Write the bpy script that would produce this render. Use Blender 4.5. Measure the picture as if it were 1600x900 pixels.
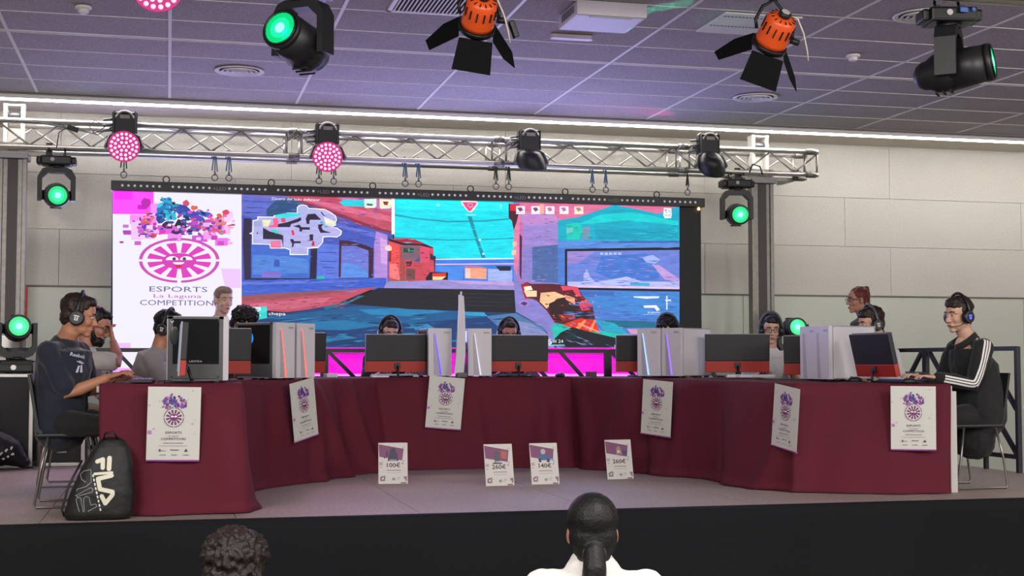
import bpy, bmesh, math, random
from mathutils import Vector, Matrix
for o in list(bpy.data.objects): bpy.data.objects.remove(o)
sc = bpy.context.scene
col = sc.collection
V = Vector
R = math.radians
PI = math.pi
# ---------------------------------------------------------------- camera, world, lights, exposure
cam = bpy.data.cameras.new('camera'); cam.lens = 2167/1600*36; cam.sensor_width = 36; cam.clip_end = 80
camo = bpy.data.objects.new('camera', cam); col.objects.link(camo)
camo.location = (0, 0, 1.67); camo.rotation_euler = (R(90)+math.atan(117/2167), 0, -R(13.9))
sc.camera = camo
w = bpy.data.worlds.new('world'); sc.world = w; w.use_nodes = True
w.node_tree.nodes['Background'].inputs[0].default_value = (.86, .80, .84, 1)
w.node_tree.nodes['Background'].inputs[1].default_value = 0.65
def lamp(name, kind, loc, energy, color=(1, 1, 1), size=1, size_y=None, aim=None, spot=60, blend=.5):
    l = bpy.data.lights.new(name, kind); l.energy = energy; l.color = color
    if kind == 'AREA':
        l.size = size
        if size_y: l.shape = 'RECTANGLE'; l.size_y = size_y
    elif kind == 'SPOT': l.spot_size = R(spot); l.spot_blend = blend; l.shadow_soft_size = size
    else: l.shadow_soft_size = size
    o = bpy.data.objects.new(name, l); col.objects.link(o); o.location = loc
    if aim is not None: o.rotation_euler = (V(aim)-V(loc)).to_track_quat('-Z', 'Y').to_euler()
    return o
# luminaires of the hall over the audience (behind and beside the camera)
for x in (-2.0, 2.0, 6.0, 9.5):
    for y, e in ((-.5, 160), (3.2, 150)):
        lamp('hall_ceiling_luminaire', 'AREA', (x, y, 4.0), e*(1.5 if x < 0 else 1), (1, .95, .90), 1.2, 1.2, aim=(x+.2, y+3.5, 0))
# unseen lamp added before the LED wall to strengthen its spill on the ceiling
lamp('led_wall_spill_boost', 'AREA', (1.8, 13.08, 2.55), 110, (.50, .47, 1), 5.6, 1.5, aim=(1.2, 8.5, 4.6))
sc.view_settings.view_transform = 'Standard'; sc.view_settings.look = 'None'
sc.view_settings.exposure = 0.0; sc.view_settings.gamma = 1.0
try: sc.view_settings.use_curve_mapping = False
except Exception: pass

# ---------------------------------------------------------------- helpers
def lin(h):
    if isinstance(h, str):
        c = [int(h[i:i+2], 16)/255 for i in (0, 2, 4)]
        return tuple((x/12.92 if x <= .04045 else ((x+.055)/1.055)**2.4) for x in c)
    return h
_m = {}
def mat(name, c=(.5, .5, .5), rough=.6, metal=0, emit=0, bump=0, bscale=60, vary=0, vscale=8, spec=.5, alpha=1, ecol=None, sheen=0):
    if name in _m: return _m[name]
    m = bpy.data.materials.new(name); m.use_nodes = True; nt = m.node_tree; b = nt.nodes['Principled BSDF']
    c = lin(c)
    b.inputs['Base Color'].default_value = (*c, 1); b.inputs['Roughness'].default_value = rough; b.inputs['Metallic'].default_value = metal
    b.inputs['Specular IOR Level'].default_value = spec
    if sheen: b.inputs['Sheen Weight'].default_value = sheen
    if alpha < 1: b.inputs['Alpha'].default_value = alpha
    if emit:
        b.inputs['Emission Color'].default_value = (*(lin(ecol) if ecol else c), 1); b.inputs['Emission Strength'].default_value = emit
    if vary or bump:
        tc = nt.nodes.new('ShaderNodeTexCoord')
    if vary:
        n = nt.nodes.new('ShaderNodeTexNoise'); n.inputs['Scale'].default_value = vscale; n.inputs['Detail'].default_value = 4
        nt.links.new(tc.outputs['Object'], n.inputs['Vector'])
        r = nt.nodes.new('ShaderNodeMapRange'); r.inputs['From Min'].default_value = .3; r.inputs['From Max'].default_value = .7
        r.inputs['To Min'].default_value = 1-vary; r.inputs['To Max'].default_value = 1+vary
        nt.links.new(n.outputs['Fac'], r.inputs['Value'])
        x = nt.nodes.new('ShaderNodeVectorMath'); x.operation = 'SCALE'; x.inputs[0].default_value = c
        nt.links.new(r.outputs['Result'], x.inputs['Scale']); nt.links.new(x.outputs[0], b.inputs['Base Color'])
    if bump:
        n = nt.nodes.new('ShaderNodeTexNoise'); n.inputs['Scale'].default_value = bscale; n.inputs['Detail'].default_value = 3
        nt.links.new(tc.outputs['Object'], n.inputs['Vector'])
        u = nt.nodes.new('ShaderNodeBump'); u.inputs['Strength'].default_value = bump; u.inputs['Distance'].default_value = .01
        nt.links.new(n.outputs['Fac'], u.inputs['Height']); nt.links.new(u.outputs['Normal'], b.inputs['Normal'])
    _m[name] = m
    return m
def attr_mat(name, emission=0, rough=.6, brush=0):
    m = bpy.data.materials.new(name); m.use_nodes = True; nt = m.node_tree; b = nt.nodes['Principled BSDF']
    a = nt.nodes.new('ShaderNodeAttribute'); a.attribute_name = 'Col'; out = a.outputs['Color']
    if brush:
        tc = nt.nodes.new('ShaderNodeTexCoord'); mp = nt.nodes.new('ShaderNodeMapping'); mp.inputs['Scale'].default_value = (1.6, 1, 8)
        n = nt.nodes.new('ShaderNodeTexNoise'); n.inputs['Scale'].default_value = 3.0; n.inputs['Detail'].default_value = 8; n.inputs['Roughness'].default_value = .75
        nt.links.new(tc.outputs['Object'], mp.inputs['Vector']); nt.links.new(mp.outputs[0], n.inputs['Vector'])
        r = nt.nodes.new('ShaderNodeMapRange'); r.inputs['From Min'].default_value = .3; r.inputs['From Max'].default_value = .7
        r.inputs['To Min'].default_value = 1-brush; r.inputs['To Max'].default_value = 1+brush*.6
        nt.links.new(n.outputs['Fac'], r.inputs['Value'])
        x = nt.nodes.new('ShaderNodeVectorMath'); x.operation = 'SCALE'
        nt.links.new(out, x.inputs[0]); nt.links.new(r.outputs['Result'], x.inputs['Scale']); out = x.outputs[0]
    b.inputs['Roughness'].default_value = rough
    if emission:
        b.inputs['Base Color'].default_value = (.01, .01, .01, 1); nt.links.new(out, b.inputs['Emission Color']); b.inputs['Emission Strength'].default_value = emission
    else: nt.links.new(out, b.inputs['Base Color'])
    return m
def tag(o, label=None, cat=None, group=None, kind=None):
    if label: o['label'] = label
    if cat: o['category'] = cat
    if group: o['group'] = group
    if kind: o['kind'] = kind
    return o
def thing(name, label, cat, loc=(0, 0, 0), rz=0, group=None):
    o = bpy.data.objects.new(name, None); col.objects.link(o); o.location = loc; o.rotation_euler = (0, 0, rz); o.empty_display_size = .1
    return tag(o, label, cat, group)
def link_mesh(name, me, parent=None):
    o = bpy.data.objects.new(name, me); col.objects.link(o)
    if parent: o.parent = parent
    return o
def clone(root):
    def rec(o, par):
        c = o.copy(); col.objects.link(c); c.parent = par
        for ch in [x for x in bpy.data.objects if x.parent == o]: rec(ch, c)
        return c
    kids = list(root.children)
    c = root.copy(); col.objects.link(c)
    for k in kids:
        d = k.copy(); col.objects.link(d); d.parent = c
        for g in list(k.children):
            e = g.copy(); col.objects.link(e); e.parent = d
    return c
class MB:
    def __init__(s, M=None): s.bm = bmesh.new(); s.M = M or Matrix()
    def v(s, p): return s.bm.verts.new(s.M @ V(p))
    def f(s, vs, smooth=False):
        try: f = s.bm.faces.new(vs); f.smooth = smooth; return f
        except ValueError: return None
    def box(s, c, d, rot=None, bevel=0):
        rot = rot or Matrix.Identity(3); c = V(c); h = V(d)/2
        vs = [s.v(c + rot @ V((sx*h.x, sy*h.y, sz*h.z))) for sx in (-1, 1) for sy in (-1, 1) for sz in (-1, 1)]
        fs = [s.f([vs[i] for i in q]) for q in ((0, 1, 3, 2), (4, 6, 7, 5), (0, 4, 5, 1), (2, 3, 7, 6), (0, 2, 6, 4), (1, 5, 7, 3))]
        if bevel:
            es = list({e for f in fs for e in f.edges})
            r = bmesh.ops.bevel(s.bm, geom=es, offset=bevel, segments=2, affect='EDGES', profile=.6)
        return s
    def ring(s, c, x, y, a, b, n): return [s.v(c + x*(a*math.cos(2*PI*i/n)) + y*(b*math.sin(2*PI*i/n))) for i in range(n)]
    def skin(s, r0, r1, smooth=True):
        n = len(r0)
        for i in range(n): s.f([r0[i], r0[(i+1) % n], r1[(i+1) % n], r1[i]], smooth)
    def frame(s, d, ref=None):
        d = V(d).normalized(); ref = V(ref) if ref is not None else (V((0, 0, 1)) if abs(d.z) < .9 else V((1, 0, 0)))
        x = ref.cross(d)
        if x.length < 1e-5: x = V((0, 1, 0)).cross(d)
        x.normalize(); return x, d.cross(x)
    def cyl(s, p0, p1, r0, r1=None, n=16, cap=True):
        p0, p1 = V(p0), V(p1); r1 = r0 if r1 is None else r1; x, y = s.frame(p1-p0)
        a = s.ring(p0, x, y, r0, r0, n); b = s.ring(p1, x, y, r1, r1, n); s.skin(a, b)
        if cap: s.f(a[::-1]); s.f(b)
        return s
    def tube(s, pts, r, n=8, closed=False):
        pts = [V(p) for p in pts]; m = len(pts); prev = None; first = None; px = None
        for i, p in enumerate(pts):
            d = (pts[(i+1) % m]-pts[i-1]) if (closed or 0 < i < m-1) else (pts[1]-pts[0] if i == 0 else pts[-1]-pts[-2])
            if px is None: x, y = s.frame(d)
            else:
                dn = d.normalized(); x = (px - dn*px.dot(dn)).normalized(); y = dn.cross(x)
            px = x; k = s.ring(p, x, y, r, r, n)
            if prev: s.skin(prev, k)
            else: first = k
            prev = k
        if closed: s.skin(prev, first)
        else: s.f(first[::-1]); s.f(prev)
        return s
    def limb(s, pts, rad, n=14, side=(0, 1, 0)):
        """rounded loft; rad = radius or (side radius, front radius)"""
        pts = [V(p) for p in pts]; rad = [(r, r) if not isinstance(r, tuple) else r for r in rad]; m = len(pts); rings = []
        def fr(d):
            d = d.normalized(); x = V(side) - d*V(side).dot(d)
            if x.length < 1e-4: x = V((1, 0, 0))
            x.normalize(); return x, d.cross(x)
        d0 = (pts[1]-pts[0]).normalized(); x, y = fr(d0)
        for k in (.95, .7, .35):
            c = math.sqrt(1-k*k); q = min(rad[0]); rings.append(s.ring(pts[0]-d0*q*k, x, y, rad[0][0]*c, rad[0][1]*c, n))
        for i in range(m):
            d = pts[min(i+1, m-1)]-pts[max(i-1, 0)]; x, y = fr(d); rings.append(s.ring(pts[i], x, y, rad[i][0], rad[i][1], n))
        d1 = (pts[-1]-pts[-2]).normalized(); x, y = fr(d1)
        for k in (.35, .7, .95):
            c = math.sqrt(1-k*k); q = min(rad[-1]); rings.append(s.ring(pts[-1]+d1*q*k, x, y, rad[-1][0]*c, rad[-1][1]*c, n))
        for a, b in zip(rings, rings[1:]): s.skin(a, b)
        s.f(rings[0][::-1], True); s.f(rings[-1], True)
        return s
    def ell(s, c, r, rot=None, n=14, m=8):
        c = V(c); rot = rot or Matrix.Identity(3); r = V(r) if not isinstance(r, (int, float)) else V((r, r, r)); rings = []
        for j in range(1, m):
            t = PI*j/m
            rings.append([s.v(c + rot @ V((r.x*math.sin(t)*math.cos(2*PI*i/n), r.y*math.sin(t)*math.sin(2*PI*i/n), -r.z*math.cos(t)))) for i in range(n)])
        for a, b in zip(rings, rings[1:]): s.skin(a, b)
        p, q = s.v(c - rot @ V((0, 0, r.z))), s.v(c + rot @ V((0, 0, r.z)))
        for i in range(n): s.f([p, rings[0][(i+1) % n], rings[0][i]], True); s.f([q, rings[-1][i], rings[-1][(i+1) % n]], True)
        return s
    def lathe(s, prof, M=None, n=24, caps=True):
        M = M or Matrix(); rings = [[s.v(M @ V((r*math.cos(2*PI*i/n), r*math.sin(2*PI*i/n), z))) for i in range(n)] for r, z in prof]
        for a, b in zip(rings, rings[1:]): s.skin(a, b)
        if caps: s.f(rings[0][::-1]); s.f(rings[-1])
        return s
    def prism(s, poly, y0, y1, ax='xz'):
        """poly in the x,z plane extruded along y (or x,y along z)"""
        g = (lambda p, t: (p[0], t, p[1])) if ax == 'xz' else ((lambda p, t: (p[0], p[1], t)) if ax == 'xy' else (lambda p, t: (t, p[0], p[1])))
        a = [s.v(g(p, y0)) for p in poly]; b = [s.v(g(p, y1)) for p in poly]; n = len(poly)
        s.f(a); s.f(b[::-1])
        for i in range(n): s.f([a[i], b[i], b[(i+1) % n], a[(i+1) % n]])
        return s
    def mesh(s, name, m):
        bmesh.ops.recalc_face_normals(s.bm, faces=s.bm.faces[:]); me = bpy.data.meshes.new(name); s.bm.to_mesh(me); s.bm.free()
        if m: me.materials.append(m)
        return me
    def build(s, name, m, parent=None): return link_mesh(name, s.mesh(name, m), parent)
def remesh(o, vox, it=4, disp=0, dsize=.1):
    r = o.modifiers.new('remesh', 'REMESH'); r.mode = 'VOXEL'; r.voxel_size = vox; r.use_smooth_shade = True
    if it: k = o.modifiers.new('smooth', 'SMOOTH'); k.factor = .5; k.iterations = it
    if disp:
        t = bpy.data.textures.get('clouds%g' % dsize) or bpy.data.textures.new('clouds%g' % dsize, 'CLOUDS'); t.noise_scale = dsize
        d = o.modifiers.new('disp', 'DISPLACE'); d.texture = t; d.strength = disp; d.mid_level = .5; d.texture_coords = 'LOCAL'
    return o
# text as flat polygons
_cap = {}
def text_polys(s, h, xs=1.0, bold=0.0, align='CENTER'):
    cu = bpy.data.curves.new('t', 'FONT'); cu.body = s; cu.align_x = align; cu.size = 1; cu.resolution_u = 2; cu.offset = bold; cu.fill_mode = 'FRONT'
    o = bpy.data.objects.new('t', cu); col.objects.link(o)
    dg = bpy.context.evaluated_depsgraph_get(); me = o.evaluated_get(dg).to_mesh()
    k = h/.72
    vs = [(v.co.x*k*xs, v.co.y*k) for v in me.vertices]; fs = [tuple(p.vertices) for p in me.polygons]
    o.evaluated_get(dg).to_mesh_clear(); bpy.data.objects.remove(o); bpy.data.curves.remove(cu)
    return vs, fs
class Art:
    def __init__(s, dz=.00003): s.v = []; s.fc = []; s.c = []; s.z = 0; s.dz = dz
    def poly(s, pts, c):
        s.z += s.dz; b = len(s.v); s.v += [(x, y, s.z) for x, y in pts]; s.fc.append(tuple(range(b, b+len(pts)))); s.c.append(lin(c)); return s
    def rect(s, x, y, w_, h, c): return s.poly([(x, y), (x+w_, y), (x+w_, y+h), (x, y+h)], c)
    def circ(s, x, y, rx, ry, c, n=20): return s.poly([(x+rx*math.cos(2*PI*i/n), y+ry*math.sin(2*PI*i/n)) for i in range(n)], c)
    def text(s, t, x, y, h, c, xs=1, bold=0, rot=0, align='CENTER'):
        s.z += s.dz; vs, fs = text_polys(t, h, xs, bold, align); b = len(s.v); ca, sa = math.cos(rot), math.sin(rot)
        s.v += [(x+p*ca-q*sa, y+p*sa+q*ca, s.z) for p, q in vs]
        for f in fs: s.fc.append(tuple(b+i for i in f)); s.c.append(lin(c))
        return s
    def mesh(s, name, m, fn):
        me = bpy.data.meshes.new(name); me.from_pydata([fn(*p) for p in s.v], [], s.fc)
        at = me.color_attributes.new('Col', 'FLOAT_COLOR', 'CORNER'); k = 0; buf = []
        for p, f in enumerate(s.fc): buf += [*s.c[p], 1.0]*len(f)
        at.data.foreach_set('color', buf); me.materials.append(m); return me
PRINT = attr_mat('printed_ink', 0, .55)

S = 0.8     # height of the stage floor
# ---------------------------------------------------------------- materials of the setting
def speckle(name, c, c2, scale, rough=.9, bump=.3, big=.06):
    m = mat(name, c, rough, bump=bump, bscale=scale); nt = m.node_tree; b = nt.nodes['Principled BSDF']
    tc = nt.nodes.new('ShaderNodeTexCoord'); n = nt.nodes.new('ShaderNodeTexNoise'); n.inputs['Scale'].default_value = scale; n.inputs['Detail'].default_value = 5
    n2 = nt.nodes.new('ShaderNodeTexNoise'); n2.inputs['Scale'].default_value = 1.3
    nt.links.new(tc.outputs['Object'], n.inputs['Vector']); nt.links.new(tc.outputs['Object'], n2.inputs['Vector'])
    cr = nt.nodes.new('ShaderNodeValToRGB'); cr.color_ramp.elements[0].position = .38; cr.color_ramp.elements[1].position = .6
    cr.color_ramp.elements[0].color = (*lin(c2), 1); cr.color_ramp.elements[1].color = (*lin(c), 1)
    nt.links.new(n.outputs['Fac'], cr.inputs[0])
    r = nt.nodes.new('ShaderNodeMapRange'); r.inputs['To Min'].default_value = 1-big*2; r.inputs['To Max'].default_value = 1+big*2
    nt.links.new(n2.outputs['Fac'], r.inputs['Value'])
    x = nt.nodes.new('ShaderNodeVectorMath'); x.operation = 'SCALE'; nt.links.new(cr.outputs[0], x.inputs[0]); nt.links.new(r.outputs['Result'], x.inputs['Scale'])
    nt.links.new(x.outputs[0], b.inputs['Base Color']); return m
M_TILE = speckle('mineral_tile', 'b9b3b9', 'a19ba2', 70, bump=.2)
M_GRID = mat('grid_white', 'eae8e8', .45)
M_WALLP = speckle('wood_wool_board', 'c6c3bc', 'bcb8b0', 80, bump=.35, big=.03)
M_WALLW = mat('white_lacquer_panel', 'bfc3b8', .45, vary=.02, vscale=1)
M_PLASTER = mat('plaster', 'c4bcb0', .8, vary=.03, vscale=2)
M_DECK = speckle('stage_deck_board', '9d8c88', '8c7c78', 45, rough=.6, bump=.15, big=.1)
M_FLOOR = speckle('hall_floor', '6a6462', '5c5654', 30, rough=.5, bump=.05)
M_BLACKCLOTH = mat('black_stage_cloth', '17181b', .9, spec=.15, bump=.2, bscale=200)
M_DARK = mat('dark_void', '101012', .8)
# ---------------------------------------------------------------- structure
def struct(name, mb, m, parent=None):
    o = mb.build(name, m, parent); o['kind'] = 'structure'; return o
YW = 13.9; ZC = 4.09
fl = struct('floor', MB().box((3, 6.5, -.05), (16, 16, .1)), M_FLOOR)
wb = struct('wall_back', MB().box((3, YW+.10, 2.06), (16, .16, 4.2)), mat('joint_grey', '8f8a82', .9))
# big boards of the back wall, running bond, three rows, 5 mm joints
xs0 = [7.77, 7.22, 7.77]; rows = [(2.41, 2.95), (2.95, 3.49), (3.49, 4.2)]
for (z0, z1), x0 in zip(rows, xs0):
    k = -6
    while x0+2.2*k < 11:
        a, b = max(x0+2.2*k, -5), min(x0+2.2*(k+1), 11); k += 1
        if b-a < .1: continue
        wb_p = MB().box(((a+b)/2, YW+.01, (z0+z1)/2), (b-a-.004, .02, z1-z0-.004), bevel=.001).build('wall_board', M_WALLP, wb)
xw = -5
for a, b in ((-5, -3.76), (-3.76, -1.32), (-1.32, 1.12), (1.12, 3.56), (3.56, 6.0), (6.0, 9.42), (9.42, 11)):
    MB().box(((a+b)/2, YW, 1.2), (b-a-.006, .03, 2.39), bevel=.002).build('white_panel', M_WALLW, wb)
MB().box((3, YW-.016, 2.405), (16, .012, .012)).build('shadow_trim', mat('trim_grey', '6b675f', .5), wb)
struct('wall_left', MB().box((-5.05, 6.5, 2.06), (.1, 16, 4.2)), M_PLASTER)
struct('wall_right', MB().box((11.05, 6.5, 2.06), (.1, 16, 4.2)), M_PLASTER)
# ceiling: slab, tiles, bars
ce = struct('ceiling', MB().box((3, 6.5, ZC+.12), (16, 16, .1)), M_PLASTER)
xg = [-.02+1.15*i for i in range(-5, 11)]; yg = [12.98-.6*i for i in range(0, 10)]
tile = MB().box((0, 0, 0), (1.13, .585, .02)).mesh('ceiling_tile', M_TILE)
holes = set()
for i in range(len(xg)-1):
    for j in range(len(yg)-1):
        cx, cy = (xg[i]+xg[i+1])/2, (yg[j]+yg[j+1])/2
        o = link_mesh('ceiling_tile', tile, ce); o.location = (cx, cy, ZC+.012)
for x in xg:
    MB().box((x, 10.28, ZC), (.024, 5.4, .006)).build('grid_bar', M_GRID, ce)
for j, y in enumerate(yg):
    if j == 4:
        MB().box((3, y-.02, ZC), (16, .02, .007)).build('grid_bar', M_GRID, ce)
        MB().box((3, y+.025, ZC), (16, .02, .007)).build('grid_bar', M_GRID, ce)
    else: MB().box((3, y, ZC), (16, .011, .004)).build('grid_bar', M_GRID, ce)
MB().box((3, 2.9, ZC+.01), (16, 9.3, .02)).build('ceiling_panel', M_TILE, ce)
MB().box((3, 13.52, ZC+.0), (16, .92, .03)).build('perimeter_board', M_PLASTER, ce)
for x in (-.3, 2.6, 4.9): MB().box((x, 13.55, ZC-.017), (.62, .42, .006), bevel=.002).build('access_hatch', M_PLASTER, ce)
lt = thing('led_strip_light', 'long continuous white light line running along the ceiling edge above the truss', 'ceiling light', (3, 13.04, ZC-.040))
MB().box((0, 0, -.004), (15.9, .12, .03)).build('diffuser', mat('strip_emit', 'ffffff', .5, emit=19, ecol=(1, .97, .93)), lt)
MB().box((0, -.066, .004), (15.9, .008, .044)).build('profile', M_GRID, lt)  # opaque bar added so the strip's glow falls on the perimeter side only
MB().box((0, 0, .020), (15.9, .14, .006)).build('backing', M_GRID, lt)
# stage deck
st = struct('stage', MB().box((1.62, 10.44, .375), (9.86, 5.3, .75)), M_DARK)
st['kind'] = 'structure'
for i in range(-5, 5):
    for y0, y1 in ((7.83, 9.93), (9.93, 11.93), (11.93, 13.08)):
        x0 = 1.43+1.05*i; x1 = x0+1.05
        if i == 4: x1 = 6.60
        MB().box(((x0+x1)/2, (y0+y1)/2, S-.025+random.Random(i*7+int(y0)).uniform(-.001, .0)), (x1-x0-.004, y1-y0-.004, .05), bevel=.0015).build('deck_board', M_DECK, st)
# black front drape of the stage
def stage_drape():
    mb = MB(); n = 300; rows = 14; g = []
    for j in range(rows+1):
        t = j/rows; r = []
        for i in range(n+1):
            x = -3.9+10.6*i/n; f = math.sin(x*3.1+math.sin(x*1.7)*2)*.5+math.sin(x*7.3+1+2*t)*.3+math.sin(x*1.1-t*2.5)*.6
            sag = .010*math.sin(x*1.2)+.006*math.sin(x*2.9+1)
            y = 7.80-.02-.060*t**.7*(1+f)-(.03 if j == 0 else 0)*0
            r.append(mb.v((x, y, .806+sag*(1-t)-.80*t)))
        g.append(r)
    top = [mb.v((v.co.x, 7.86, .812)) for v in g[0]]
    g.insert(0, top)
    for a, b in zip(g, g[1:]):
        for i in range(n): mb.f([a[i], a[i+1], b[i+1], b[i]], True)
    o = mb.build('stage_skirt', M_BLACKCLOTH)
    m = o.modifiers.new('s', 'SOLIDIFY'); m.thickness = .003
    tag(o, 'black fabric drape hanging along the front edge of the stage', 'stage drape')
stage_drape()
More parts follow.
